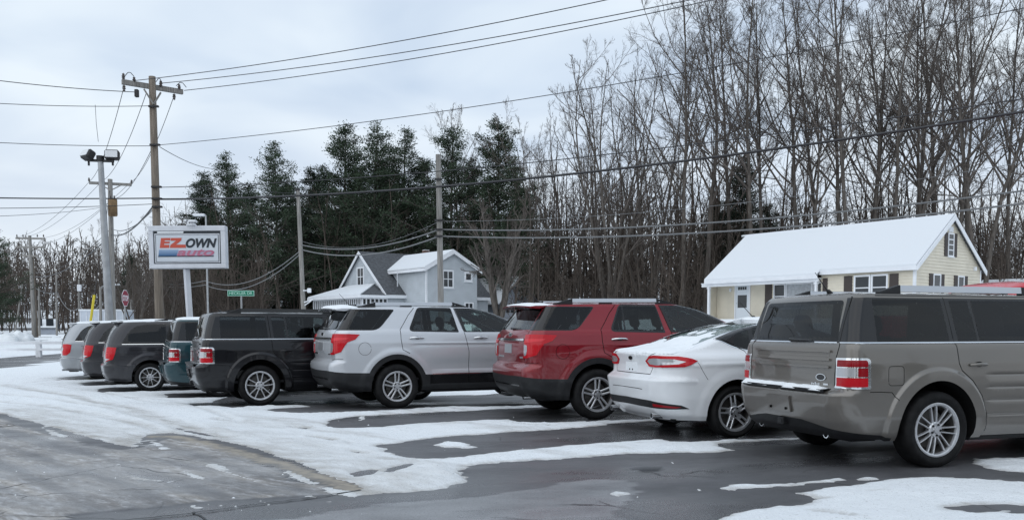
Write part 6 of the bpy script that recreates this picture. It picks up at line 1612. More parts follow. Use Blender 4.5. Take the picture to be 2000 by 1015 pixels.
for a_, b_ in ((A(243, 150, 27.5), A(262, 150, 27.6)), (A(344, 168, 28.4), A(364, 171, 28.6)), (A(305, 160, 27.9), A(317, 163, 28.1))):
    m_ = (a_+b_)/2+Vector((0,0,.13)); c = MB(); c.tube([rel(bp, a_), rel(bp, a_.lerp(m_, .7)+Vector((0,0,.03))), rel(bp, m_), rel(bp, b_.lerp(m_, .7)+Vector((0,0,.03))), rel(bp, b_)], .012, 5); c.build('jumper', WIRE, bp)
for py in (208, 283, 365, 388, 404): q = rel(bp, A(298+(py-150)*.035, py, 27.85)); c = MB(); c.bbox(q.x-.16, q.x+.16, q.y-.05, q.y+.05, q.z-.03, q.z+.03, .01); c.build('clamp', DARKM, bp)
P20 = ground_at(222, 47); P2T = A(215, 350, 47)
p2 = pole('utility_pole', P20, P2T, .16, .12, POLE_G, 'grey utility pole carrying a rusty transformer, behind the floodlight pole')
bL, bR = A(174, 357, 46.6), A(257, 361, 47.6); bar(p2, 'crossarm', rel(p2, bL), rel(p2, bR), .11, .14, POLE_G)
for e in (A(196, 360, 46.8), A(236, 362, 47.2)): bar(p2, 'brace', rel(p2, A(216, 372, 47)), rel(p2, e), .03, .05, POLE_G)
for q in (bL, bR, A(198, 357, 46.8)): insul(p2, rel(p2, q)+Vector((0,0,.05)), False, 1.2)
b = MB(); c = rel(p2, A(220, 405, 46.6)); b.lathe_y([(.001,-.46),(.2,-.46),(.235,-.42),(.235,.40),(.21,.44),(.001,.46)], 16)
V = [(c.x+v[0], c.y+v[2], c.z+v[1]) for v in b.V]; m2 = MB(); m2.add(V, b.F); t_ = m2.build('transformer', RUST, p2, 50)
for dx in (-.1, .1): insul(t_, c+Vector((dx, 0, .44)))
P30 = ground_at(68, 77); P3T = A(58, 460, 77)
p3 = pole('utility_pole', P30, P3T, .19, .13, POLE_G, 'utility pole with double crossarms at the far left beside the field')
for y0, w in ((465, 28), (482, 28), (499, 16)): bar(p3, 'crossarm', rel(p3, A(59-w, y0, 77.2)), rel(p3, A(59+w, y0+1, 76.8)), .12, .16, POLE_G)
for dx in (-26, -14, 14, 26): insul(p3, rel(p3, A(59+dx, 463, 77)), False, 1.3)
for dx in (-24, 22): insul(p3, rel(p3, A(59+dx, 484, 77)), True, 1.3)
p3b = pole('utility_pole', ground_at(72, 77.6), A(63, 500, 77.6), .17, .14, POLE, 'short brown pole strapped beside the far left utility pole')
for px, base_py, top, Y, lab in ((112, 650, 528, 92, 'thin grey pole between the far utility pole and the trailer'), (156, 640, 545, 80, 'thin pole with a small box left of the yellow guard'), (78, 650, 562, 84, 'stubby dark pole right of the far left utility pole'), (198, 640, 560, 60, 'thin street lamp post behind the floodlight pole'), (258, 640, 585, 66, 'thin stub pole right of the stop sign')):
    g = ground_at(px, Y); t = A(px+(6 if px == 405 else -2), top, Y); h = pole('pole', g, t, .11, .08, POLE_G, lab, 'pole')
    if px == 156: q = rel(h, A(155, 562, Y-.2)); b = MB(); b.bbox(q.x-.18, q.x+.18, q.y-.1, q.y+.1, q.z-.3, q.z+.3, .02); b.build('meter_box', TRIM, h)
    if px == 198: q = rel(h, A(198, 560, Y)); c = MB(); c.tube([q, q+Vector((.4,0,.15)), q+Vector((.9,0,.15))], .03, 6); c.build('lamp_arm', STEEL, h); c = MB(); c.bbox(q.x+.75, q.x+1.25, q.y-.12, q.y+.12, q.z+.10, q.z+.22, .03); c.build('lamp_head', TRIM, h)
g = ground_at(28, 70); h = pole('pole', g, A(44, 555, 70), .07, .06, POLE_G, 'slender pole leaning right at the far left edge', 'pole')
# floodlight pole
F0 = ground_at(219, 26); FT = A(196, 308, 26)
fl = pole('floodlight_pole', F0, FT, .135, .08, STEEL, 'leaning grey metal pole with two floodlights on its head', 'floodlight')
q0, q1 = rel(fl, A(171, 313, 26)), rel(fl, A(222, 315, 26)); bar(fl, 'head_bar', q0, q1, .08, .07, DARKM)
b = MB(); t = rel(fl, FT); b.lathe_y([(.001,-.12),(.11,-.12),(.11,.05),(.001,.06)], 12); m2 = MB(); m2.add([(t.x+v[0], t.y+v[2], t.z+v[1]) for v in b.V], b.F); m2.build('cap', DARKM, fl, 50)
def flood(c, ang, tilt):
    r = empty_part('floodlight', fl); M_ = Matrix.Translation(c) @ Matrix.Rotation(ang, 4, 'Z') @ Matrix.Rotation(tilt, 4, 'X')
    b = MB(); b.bbox(-.20, .20, -.12, .12, -.14, .14, .04); b.V = [tuple(M_ @ Vector(v)) for v in b.V]; b.build('lamp_box', DARKM, r)
    b = MB(); b.box(-.17, .17, -.135, -.122, -.10, .10); b.V = [tuple(M_ @ Vector(v)) for v in b.V]; b.build('lamp_glass', mat('lamp_glass', (.7,.72,.74), .2), r)
    b = MB(); b.tube([c+Vector((0,.03,-.12)), c+Vector((0,.03,-.3))], .03, 6); b.build('bracket', DARKM, r)
flood(rel(fl, A(172, 303, 26)), R(-35), R(-28)); flood(rel(fl, A(219, 303, 26)), R(12), R(-8))
# bare poles by the houses
pa = pole('utility_pole', ground_at(596, 47), A(582, 372, 47), .135, .10, POLE_G, 'bare grey pole left of the pale blue house with a lamp box low down')
b = MB(); q = rel(pa, A(604, 567, 46.8)); b.bbox(q.x-.1, q.x+.1, q.y-.08, q.y+.08, q.z-.12, q.z+.12, .03); b.build('lamp_box', TRIM, pa); bar(pa, 'lamp_arm', rel(pa, A(592, 567, 46.9)), q, .05, .05, TRIM)
bar(pa, 'lamp_arm', rel(pa, A(594, 590, 46.9)), rel(pa, A(611, 585, 46.8)), .05, .05, TRIM); bar(pa, 'lamp_arm', rel(pa, A(595, 596, 46.9)), rel(pa, A(608, 587, 46.8)), .04, .04, TRIM)
b = MB(); q = rel(pa, A(581, 372, 47)); b.bbox(q.x-.12, q.x+.12, q.y-.1, q.y+.1, q.z-.05, q.z+.12, .03); b.build('pole_cap', DARKM, pa)
pb = pole('utility_pole', ground_at(863, 38), A(856, 302, 38), .14, .115, POLE_G, 'bare grey pole in front of the pale blue house')
for py in (350, 430, 448, 461): q = rel(pb, A(858, py, 37.85)); c = MB(); c.bbox(q.x-.2, q.x+.13, q.y-.06, q.y+.06, q.z-.04, q.z+.04, .01); c.build('clamp', DARKM, pb)
# dealer sign
def text_mesh(s, size, m, bold=.0, shear=0.0, name='lettering', ext=.006, outline=False):
    cu = bpy.data.curves.new(name, 'FONT'); cu.body = s; cu.size = size; cu.extrude = ext; cu.offset = bold; cu.shear = shear; cu.align_x = 'LEFT'; cu.space_character = 1.0
    ob = bpy.data.objects.new('tmp', cu); col.objects.link(ob); bpy.context.view_layer.update()
    me = bpy.data.meshes.new_from_object(ob.evaluated_get(bpy.context.evaluated_depsgraph_get())); bpy.data.objects.remove(ob)
    me.materials.clear(); me.materials.append(m); return me
def put_text(s, box, m, parent, y, bold=.0, shear=0.0, name='lettering', ext=.004):
    """lettering fitted into box = (x0, x1, z0, z1) on a plane facing -y"""
    me = text_mesh(s, 1.0, m, bold, shear, name, ext); co = np.empty(len(me.vertices)*3); me.vertices.foreach_get('co', co); co = co.reshape(-1, 3)
    lo, hi = co.min(0), co.max(0); x0, x1, z0, z1 = box
    n = np.stack([x0+(co[:,0]-lo[0])/(hi[0]-lo[0])*(x1-x0), y-co[:,2], z0+(co[:,1]-lo[1])/(hi[1]-lo[1])*(z1-z0)], 1)
    me.vertices.foreach_set('co', n.ravel()); me.update(); return from_mesh(name, me, parent)
def build_sign():
    Y = 26.0; g = ground_at(376, Y); root = empty('dealer_sign', g); tag(root, 'white framed roadside sign reading EZ OWN auto on a white post', 'sign')
    s = Y/FPX; tl = A(292, 441, Y); br = A(441, 524, Y); cx = (tl.x+br.x)/2-g.x; zt = tl.z-g.z; zb = br.z-g.z; W2_ = (br.x-tl.x)/2; H = zt-zb
    WH = mat('sign_white', (.66,.68,.72), .5, noise=(3, .06)); FACE = mat('sign_face', (.62,.66,.71), .45, noise=(2, .05)); SR = mat('sign_red', (.56,.085,.05), .5); SK = mat('sign_black', (.014,.022,.032), .5); SP = mat('sign_pink', (.50,.16,.24), .5)
    SB = bpy.data.materials.new('sign_blue_fade'); SB.use_nodes = True; nt = SB.node_tree; tc = nt.nodes.new('ShaderNodeTexCoord'); sp = nt.nodes.new('ShaderNodeSeparateXYZ'); nt.links.new(tc.outputs['Generated'], sp.inputs[0]); rp = nt.nodes.new('ShaderNodeValToRGB'); rp.color_ramp.elements[0].color = (.02,.10,.24,1); rp.color_ramp.elements[1].color = (.30,.42,.60,1); rp.color_ramp.elements[1].position = 1.0; nt.links.new(sp.outputs['Z'], rp.inputs[0]); nt.links.new(rp.outputs[0], nt.nodes['Principled BSDF'].inputs['Base Color'])
    lean = (A(370, 525, Y).x-A(376, 612, Y).x)/(A(370, 525, Y).z-A(376, 612, Y).z)
    b = MB(); b.tube([(0, .1, -.2), (lean*(zb+.2), .1, zb+.05)], [.10, .10], 4); b.build('post', WH, root)
    pn = empty_part('panel', root); pn.location = (cx, 0, 0); pn.rotation_euler = (0, R(-.6), R(3))
    pn.location = (cx, 0, (zt+zb)/2); h2 = H/2; fw = .155
    def add(name, bx, m, par=pn): b = MB(); b.bbox(*bx, .012); return b.build(name, m, par)
    add('backing', (-W2_+.02, W2_-.02, -.02, .22, -h2+.02, h2-.02), WH)
    for nm, bx in (('frame_board', (-W2_, W2_, -.06, .25, h2-fw, h2)), ('frame_board', (-W2_, W2_, -.06, .25, -h2, -h2+fw*.85)), ('frame_board', (-W2_, -W2_+fw*.9, -.058, .248, -h2+fw*.85, h2-fw)), ('frame_board', (W2_-fw*.9, W2_, -.058, .248, -h2+fw*.85, h2-fw))): add(nm, bx, WH)
    ix, iz0, iz1 = W2_-fw*.9, -h2+fw*.85, h2-fw
    add('dark_line', (-ix, ix, -.026, -.018, iz0, iz1), SK); add('face', (-ix+.03, ix-.03, -.040, -.020, iz0+.03, iz1-.075), WH); add('dark_line', (-ix+.055, ix-.055, -.043, -.030, iz0+.055, iz1-.10), SK); add('face', (-ix+.075, ix-.075, -.050, -.032, iz0+.07, iz1-.115), FACE)
    b = MB(); b.box(-ix+.12, -.1, -.048, -.030, iz1-.06, iz1-.012); b.build('snow_strip', SNOW, pn)
    u = lambda px: (px-366.5)*s; v = lambda py: (482.5-py)*s
    def poly(name, pts, m, y=-.054, t=.004): b = MB(); b.prism([(u(a), v(c)) for a, c in pts], ((1,0,0),(0,0,1),(0,-1,0)), (0, y, 0), t); return b.build(name, m, pn)
    # EZ cut from one red slanting block, the Z's foot running under the O
    poly('letter', [(317.5,465),(335.5,465),(334.6,469.5),(324.5,469.5),(324,471.8),(334,471.8),(333.2,475.6),(323.3,475.6),(322.7,478),(333,478),(332.2,484),(314.5,484)], SR)
    poly('letter', [(336.5,465),(356.5,465),(355.6,470),(345.5,477.8),(363.5,477.8),(364.5,484),(333.8,484),(335,478.5),(346,470.2),(335.6,470.2)], SR)
    put_text('OWN', (u(364), u(423.5), v(484), v(466)), SK, pn, -.056, .045, .28, 'letter')
    b = poly('blue_bar', [(313,487.5),(350,487.5),(346,499.5),(311.5,499.5)], SB); poly('underline', [(311,499.6),(417,499.6),(416.6,501.2),(310.6,501.2)], SK)
    poly('auto_band', [(349,488.6),(414,488.6),(417.5,491),(416.5,499.4),(345.5,499.4)], mat('sign_lilac', (.44,.40,.52), .5), -.0535, .003)
    put_text('auto', (u(347), u(418), v(499.6), v(486.8)), SP, pn, -.060, .02, .30, 'letter')
    # lamp arm over the sign
    b = MB(); b.tube([(-.05, .1, h2-.02), (-.05, .1, h2+.12), (.02, -.1, h2+.16), (.22, -.2, h2+.14)], .018, 6); b.build('lamp_arm', STEEL, pn)
    b = MB(); b.bbox(.12, .36, -.32, -.14, h2+.06, h2+.14, .03); b.build('lamp_head', TRIM, pn)
    b = MB(); b.bbox(.0, .26, -.1, .1, h2-.02, h2+.06, .03); b.build('lamp_box', TRIM, pn)
build_sign()
h = pole('street_lamp', ground_at(408, 52), A(402, 421, 52), .06, .05, STEEL, 'cobra head street lamp rising just above the dealer sign', 'street lamp')
q = rel(h, A(402, 421, 52)); c = MB(); c.bbox(q.x-.75, q.x-.05, q.y-.15, q.y+.15, q.z-.03, q.z+.10, .04); c.build('lamp_head', TRIM, h)
# stop sign seen edge-on, street name sign
def build_signs():
    Y = 40; g = ground_at(247, Y); r = empty('stop_sign', g, R(92)); tag(r, 'red stop sign seen obliquely behind the dark minivans', 'stop sign')
    zc_ = A(241, 582, Y).z-g.z; b = MB(); b.box(-.03, .03, .0, .05, -.1, zc_+.3); b.build('post', STEEL, r)
    SRED = mat('stop_red', (.22,.008,.03), .45); RIM = mat('sign_rim', (.70,.70,.72), .45)
    oc = [(.40*math.cos(R(22.5+45*k)), zc_+.40*math.sin(R(22.5+45*k))) for k in range(8)]; oi = [(.37*math.cos(R(22.5+45*k)), zc_+.37*math.sin(R(22.5+45*k))) for k in range(8)]
    b = MB(); b.prism(oc, ((1,0,0),(0,0,1),(0,-1,0)), (0, -.002, 0), .01); b.build('rim', RIM, r); b = MB(); b.prism(oi, ((1,0,0),(0,0,1),(0,-1,0)), (0, -.012, 0), .004); b.build('plate', SRED, r)
    put_text('STOP', (-.30, .30, zc_-.13, zc_+.13), RIM, r, -.020, .012, 0)
    Y = 36; g = ground_at(473, Y); r = empty('street_name_sign', g, R(4)); tag(r, 'green street name sign reading HECKLER DR on a thin post', 'street sign')
    s = Y/FPX; z1 = A(473, 567, Y).z-g.z; z0 = A(473, 578, Y).z-g.z; x0, x1 = (447-473)*s, (498-473)*s
    b = MB(); b.tube([(0,.02,-.1), (0,.02,z0)], .035, 8); b.build('post', STEEL, r)
    b = MB(); b.bbox(x0, x1, -.01, .01, z0, z1, .004); b.build('rim', mat('sign_mint', (.45,.72,.62), .4), r); b = MB(); b.box(x0+.025, x1-.025, -.014, -.0102, z0+.022, z1-.022); b.build('plate', mat('sign_green', (.0,.21,.12), .4), r)
    put_text('HECKLER DR', (x0+.07, x1-.07, z0+.06, z1-.055), mat('sign_letter', (.50,.76,.66), .4), r, -.016, .006, 0)
build_signs()
# guy wire with its yellow guard
g0 = ground_at(166, 40); b = MB(); g1 = A(184, 576, 40.6); b.tube([g0, g1], .06, 8); tag(b.build('guy_guard', YEL, None, 60), 'yellow plastic guard on a slanting guy wire', 'guy guard')
wire([g1, A(206, 440, 44), A(214, 372, 46.9)], .012, .0, 'thin guy wire rising from the yellow guard to the transformer pole', 'guy_wire')
# white rail fence in the field
fn = empty('rail_fence', ground_at(75, 45)); tag(fn, 'white two rail fence across the snowy field at the left', 'fence')
pts = [ground_at(px, Y) for px, Y in ((-150, 46.5), (-38, 45.6), (76, 45), (185, 44.4), (290, 44))]
for p in pts: q = p-fn.location; b = MB(); b.bbox(q.x-.13, q.x+.13, q.y-.1, q.y+.1, q.z-.1, q.z+.86, .02); b.build('post', TRIM, fn)
for a_, b_ in zip(pts[:-1], pts[1:]):
    for zz in (.74, .40): bar(fn, 'rail', a_-fn.location+Vector((0,-.08,zz)), b_-fn.location+Vector((0,-.08,zz)), .05, .13, TRIM)
# ploughed snow banks by the far road
def bank(px, Y, w, hgt, seed):
    g = ground_at(px, Y); n = 14; V = []
    for i in range(n):
        for j in range(n):
            u, v = -1+2*i/(n-1), -1+2*j/(n-1); rr_ = max(0, 1-u*u)*max(0, 1-v*v)
            V.append((g.x+u*w, g.y+v*w*.6, g.z-.1+hgt*rr_**.6*(1+.5*float(vnoise(np.array(u*3.), np.array(v*3.), seed)))))
    o = from_mesh('snow_bank', np_mesh('snow_bank', V, grid_faces(n, n), True, [SNOW])); return o
for i, (px, Y, w, hg, lab) in enumerate(((18, 66, .8, .65, 'small heap of ploughed snow left of the leaning pole'), (44, 67, .9, .8, 'heap of ploughed snow beside the far left utility pole'), (128, 66, 1.2, .45, 'low heap of ploughed snow behind the light grey minivan'))):
    tag(bank(px, Y, w, hg, i+3), lab, 'snow heap')
# ---- wires
Q = lambda px, py, Y: A(px, py, Y)
wire([Q(262,158,27.7), Q(2275,-267,16)], .012, .45, 'uppermost thin wire running right from the big pole crossarm')
wire([Q(314,163,28.1), Q(2275,-212,16.4)], .012, .45, 'second of the three high wires running right from the crossarm')
wire([Q(360,177,28.6), Q(2275,-214,16.8)], .012, .45, 'lowest of the three high wires running right from the crossarm end')
wire([Q(303,284,28), Q(2275,-40,16)], .010, .35, 'thin wire running right from midway up the big pole to above the pines')
wire([Q(306,366,28), Q(2275,150,16)], .012, .40, 'thin cable just above the thick cable along the street')
wire([Q(306,389,28), Q(2275,172,16)], .030, .50, 'thick black cable sweeping right in front of the bare trees')
wire([Q(588,478,47), Q(858,448,38), Q(2300,330,24)], .028, [.5,.55], 'upper of two cables passing between the two bare poles')
wire([Q(588,487,47), Q(858,461,38), Q(2300,358,24)], .030, [.55,.55], 'lower of two cables passing between the two bare poles')
wire([Q(586,470,47), Q(858,432,38), Q(2300,262,24)], .009, [.7,.6], 'faint wire above the pair of cables by the blue house')
wire([Q(588,488,47), Q(400,548,60), Q(330,555,70)], .022, [.9,.1], 'drooping cable running left from the bare pole behind the street name sign')
wire([Q(588,494,47), Q(400,556,60), Q(330,560,70)], .022, [1.0,.1], 'lower drooping cable running left from the bare pole')
wire([Q(312,287,28), Q(420,330,44), Q(584,376,47)], .012, [.15,.4], 'thin wire dropping right from the big pole to the bare pole top')
wire([Q(-320,108,23), Q(262,180,27.6)], .012, .15, 'highest thin wire entering from the left edge')
wire([Q(-320,176,23), Q(297,207,28)], .010, .15, 'second thin wire entering from the left edge')
wire([Q(-320,255,23), Q(298,285,28)], .010, .12, 'third thin wire entering from the left edge above the floodlights')
wire([Q(186,205,27.2), Q(188,240,27.2), Q(192,277,27.3)], .007, 0, 'short vertical jumper wire between two left wires')
wire([Q(-320,378,24), Q(305,387,28)], .020, .06, 'thick cable entering from the left below the floodlights')
wire([Q(-320,402,24), Q(306,398,28)], .010, .10, 'thin wire under the thick cable at the left edge')
wire([Q(-320,420,24), Q(220,402,47)], .010, .25, 'thin wire from the left edge to the rusty transformer')
wire([Q(242,170,27.5), Q(176,353,46.6), Q(32,463,77.2)], .011, [.5,.6], 'left primary wire running back from the big crossarm to the far poles')
wire([Q(285,184,27.8), Q(200,353,46.8), Q(46,463,77)], .011, [.5,.6], 'middle primary wire running back from the big crossarm')
wire([Q(340,187,28.45), Q(254,357,47.5), Q(86,464,77)], .011, [.5,.6], 'right primary wire running back from the big crossarm')
wire([Q(298,288,28), Q(221,388,47), Q(70,478,77)], .011, [.4,.6], 'thin service wire running from the big pole to the transformer pole')
wire([Q(300,402,28), Q(218,458,47), Q(66,540,77)], .030, [.35,.7], 'thick black cable slanting down to the left from the big pole')
wire([Q(300,408,28), Q(217,446,47), Q(66,533,77)], .016, [.35,.7], 'thinner cable above the thick slanting one at the left')
wire([Q(66,560,77), Q(112,570,92), Q(156,598,80), Q(200,588,60)], .03, [.3,1.0,.6], 'slack cable looping between the thin poles at the left')
# ------------------------------------------------------------------ trees
def tubes(groups):
    """groups: list of (pts (M,K,3), rad (M,K), sides) -> V, F of open tapered tubes"""
    VV, FF = [], []; nb = 0
    for P, Rr, n in groups:
        M, K, _ = P.shape
        if M == 0: continue
        d = np.gradient(P, axis=1); d /= np.linalg.norm(d, axis=2)[..., None]+1e-9
        ref = np.where(np.abs(d[:, :1, 2:3]) < .9, np.array([0,0,1.]), np.array([1.,0,0])); ref = np.repeat(ref, K, 1)
        a = np.cross(d, ref); a /= np.linalg.norm(a, axis=2)[..., None]+1e-9; c = np.cross(d, a)
        t = 2*np.pi*np.arange(n)/n
        V = P[:, :, None, :]+Rr[:, :, None, None]*(np.cos(t)[None,None,:,None]*a[:, :, None, :]+np.sin(t)[None,None,:,None]*c[:, :, None, :])
        idx = np.arange(M*K*n).reshape(M, K, n)+nb
        i0 = idx[:, :-1, :]; i1 = idx[:, 1:, :]; F = np.stack([i0, i1, np.roll(i1, -1, 2), np.roll(i0, -1, 2)], -1).reshape(-1, 4)
        VV.append(V.reshape(-1, 3)); FF.append(F); nb += M*K*n
    return np.concatenate(VV), np.concatenate(FF)
def curve_from(rs, base, dirs, length, K, wob, lift):
    """M curved branches: base (M,3), dirs (M,3) unit, length (M,)"""
    M = len(base); P = np.zeros((M, K, 3)); P[:, 0] = base; d = dirs.copy(); st = (length/(K-1))[:, None]
    for k in range(1, K):
        d = d+rs.normal(0, wob, (M, 3))+np.array([0, 0, lift]); d /= np.linalg.norm(d, axis=1)[:, None]
        P[:, k] = P[:, k-1]+d*st
    return P
def children(rs, P, Rr, per, t0, t1, ang, lf, K, wob, lift, rf, rmin, up=.0, taper_len=True):
    """sprout `per` side branches from every branch of P"""
    M, Kp, _ = P.shape; n = M*per
    pi = np.repeat(np.arange(M), per); t = t0+(t1-t0)*((np.tile(np.arange(per), M)+rs.uniform(0, 1, n))/per)
    f = t*(Kp-1); i = np.minimum(f.astype(int), Kp-2); w = (f-i)[:, None]
    base = P[pi, i]*(1-w)+P[pi, i+1]*w; r = Rr[pi, i]*(1-w[:,0])+Rr[pi, i+1]*w[:,0]
    d = P[pi, i+1]-P[pi, i]; d /= np.linalg.norm(d, axis=1)[:, None]+1e-9
    q = rs.normal(0, 1, (n, 3)); q -= d*np.sum(q*d, 1)[:, None]; q /= np.linalg.norm(q, axis=1)[:, None]+1e-9
    a = np.radians(rs.uniform(ang[0], ang[1], n))[:, None]
    dd = d*np.cos(a)+q*np.sin(a)+np.array([0,0,up]); dd /= np.linalg.norm(dd, axis=1)[:, None]
    L = np.linalg.norm(np.diff(P, axis=1), axis=2).sum(1)[pi]
    ln = L*lf*rs.uniform(.6, 1.25, n)*((1.15-.75*t) if taper_len else 1)
    C = curve_from(rs, base, dd, ln, K, wob, lift)
    r0 = np.maximum(rmin, np.minimum(r*rf, ln*.03+.004)); RR = r0[:, None]*np.linspace(1, .35, K)[None]
    return C, np.maximum(RR, rmin*.55)
BARK = stretch(mat('bark', (.098,.086,.076), .9, 0, .2, noise=(3, .45, 6), bump=(8, .6, .03)), (3, 3, .5)); TWIG = mat('twig_bark', (.108,.093,.083), .9, 0, .2, noise=(1.2, .3))
BARK2 = stretch(mat('grey_bark', (.125,.115,.105), .9, 0, .2, noise=(3, .4, 6), bump=(8, .6, .03)), (3, 3, .5)); NEEDLE = mat('pine_needles', (.046,.066,.042), .8, 0, .15, noise=(.8, .55, 5)); NEEDLE2 = mat('hemlock_needles', (.034,.049,.034), .85, 0, .15, noise=(.7, .45, 5)); BRUSH = mat('brush_twigs', (.092,.076,.065), .95, 0, .1, noise=(.25, .35, 4))
def bare_tree(seed, H, r0, kind):
    """(trunk mesh, crown mesh) of a leafless tree"""
    rs = np.random.RandomState(seed); K = 14
    if kind == 'tall':
        T = curve_from(rs, np.zeros((1,3)), np.array([[rs.uniform(-.03,.03), rs.uniform(-.03,.03), 1.]]), np.array([H]), K, .035, .04); n1, t0 = 17, .36
    elif kind == 'twin':
        d = np.array([[.10, .03, 1.], [-.11, -.02, 1.]]); d /= np.linalg.norm(d, axis=1)[:,None]
        T = curve_from(rs, np.array([[.0,0,0],[.0,0,0]]), d, np.array([H, H*.93]), K, .04, .05); n1, t0 = 12, .34
    else:      # spreading from low down
        nst = 5; a = np.linspace(0, 2*np.pi, nst, endpoint=False)+rs.uniform(0, 1); tl = np.array([.12,.30,.34,.42,.26])
        d = np.stack([np.cos(a)*tl, np.sin(a)*tl, np.ones(nst)], 1); d /= np.linalg.norm(d, axis=1)[:,None]
        T = curve_from(rs, np.zeros((nst,3)), d, H*rs.uniform(.8, 1.0, nst), K, .05, .035); n1, t0 = 9, .25
    TR = r0*(np.linspace(1, .14, K)**1.0)[None]*np.ones((len(T),1)); TR[:, 0] *= 1.25
    if kind == 'spread': TR *= .62
    L1, R1 = children(rs, T, TR, n1, t0, .97, (28, 58), .40 if kind == 'tall' else .36, 8, .10, .085, .62, .03, .10)
    L2, R2 = children(rs, L1, R1, 6, .20, .97, (25, 58), .50, 6, .12, .07, .62, .016, .08)
    L3, R3 = children(rs, L2, R2, 6, .15, .98, (22, 55), .52, 4, .13, .055, .62, .0095, .08)
    L4, R4 = children(rs, L3, R3, 7 if kind != 'spread' else 4, .10, .98, (20, 55), .62, 2, .13, .04, .65, .0068, .06)
    Vt, Ft = tubes([(T, TR, 10)]); Vc, Fc = tubes([(L1, R1, 6), (L2, R2, 4), (L3, R3, 3), (L4, R4, 3)])
    return np_mesh('trunk', Vt, Ft, True, [BARK]), np_mesh('crown', Vc, Fc, True, [TWIG])
def pine(seed, H, spread, kind='pine', per=None, big=1.0, mats=None):
    """(trunk mesh with limbs, foliage mesh): tiers of boughs carrying sprays of needles"""
    rs = np.random.RandomState(seed); K = 12
    T = curve_from(rs, np.zeros((1,3)), np.array([[0,0,1.]]), np.array([H]), K, .015, .05); TR = (.26*np.linspace(1, .08, K))[None]
    z = H*(.10 if kind != 'pine' else .16); bs = []; dr = []; ln = []
    while z < H*.985:
        f = z/H; L = spread*((1-f)**.72)*(.62+.38*min(1, f*2.5))+.05
        if kind == 'pine': L *= rs.choice([.55, .75, .9, 1.05, 1.2, 1.5], p=[.16,.2,.24,.2,.12,.08])
        nb = rs.randint(4, 7)
        for k in range(nb):
            if kind == 'pine' and rs.uniform() < .12: continue
            a = rs.uniform(0, 2*np.pi); up = (rs.uniform(.0, .38)+.3*f) if kind == 'pine' else rs.uniform(-.25, .08)+.3*f
            bs.append([0,0,z+rs.uniform(-.2,.2)]); v = np.array([np.cos(a), np.sin(a), up]); dr.append(v/np.linalg.norm(v)); ln.append(L*rs.uniform(.7, 1.15))
        z += H*(.025 if kind == 'pine' else .021)*rs.uniform(.7, 1.4)
    bs, dr, ln = np.array(bs), np.array(dr), np.array(ln)
    ax = np.stack([np.interp(bs[:,2], T[0,:,2], T[0,:,c]) for c in range(2)], 1); bs[:, :2] += ax
    B = curve_from(rs, bs, dr, ln, 6, .07, .035 if kind == 'pine' else -.03); BR = np.maximum(.012, (ln*.016)[:,None]*np.linspace(1, .3, 6)[None])
    nS = 12; S, SR = children(rs, B, BR, nS, .08, 1.0, (30, 75), .28, 3, .1, .05 if kind == 'pine' else -.02, .6, .008)
    kp = rs.uniform(0, 1, len(S)) < np.clip(np.repeat(ln, nS)/4.2, .10, 1.0); S, SR = S[kp], SR[kp]
    Vt, Ft = tubes([(T, TR, 10), (B, BR, 4), (S, SR, 3)])
    # sprays: fans of narrow blades along the twigs and bough ends
    bk = rs.uniform(0, 1, len(B)) < np.clip(ln/2.5, .25, 1); B = B[bk]; src = np.concatenate([S.reshape(-1, 3), B[:, 3:].reshape(-1, 3)]); per = per or 9
    dirs = np.concatenate([np.repeat((S[:, -1]-S[:, 0]), 3, 0), np.repeat(B[:, -1]-B[:, 2], 3, 0)]); dirs /= np.linalg.norm(dirs, axis=1)[:,None]+1e-9
    n = len(src)*per; p = np.repeat(src, per, 0)+rs.normal(0, .30, (n, 3))*[1,1,.45]; d = np.repeat(dirs, per, 0)+rs.normal(0, .7, (n, 3))*[1,1,.5]+np.array([0,0,.20 if kind == 'pine' else -.08]); d /= np.linalg.norm(d, axis=1)[:,None]
    w = np.cross(d, rs.normal(0, 1, (n, 3))); w /= np.linalg.norm(w, axis=1)[:,None]; l = big*rs.uniform(.14, .34, n)[:,None]; wd = big*rs.uniform(.020, .044, n)[:,None]
    V = np.stack([p, p+d*l*.55+w*wd*1.2, p+d*l, p+d*l*.55-w*wd*1.2], 1)
    V = V.reshape(-1, 3); i = np.arange(n)[:,None]*4; F = np.concatenate([i+np.array([[0,1,2]]), i+np.array([[0,2,3]])])
    return np_mesh('trunk', Vt, Ft, True, [BARK]), np_mesh('foliage', V, F, False, [NEEDLE if kind == 'pine' else NEEDLE2])
def plant(name, meshes, names, px, Y, scale, rz, label, cat, group=None, zoff=0.0, mats=None, sx=1.0):
    g = ground_at(px, Y); e = empty(name, (g.x, g.y, g.z-.15+zoff), rz); e.scale = (scale*sx, scale*sx, scale); tag(e, label, cat, group)
    for me, nm in zip(meshes, names): from_mesh(nm, me, e)
    return e
ORD = ['first','second','third','fourth','fifth','sixth','seventh','eighth','ninth','tenth','eleventh','twelfth','thirteenth','fourteenth','fifteenth','sixteenth','seventeenth','eighteenth','nineteenth','twentieth','twenty-first','twenty-second','twenty-third','twenty-fourth','twenty-fifth','twenty-sixth','twenty-seventh','twenty-eighth']
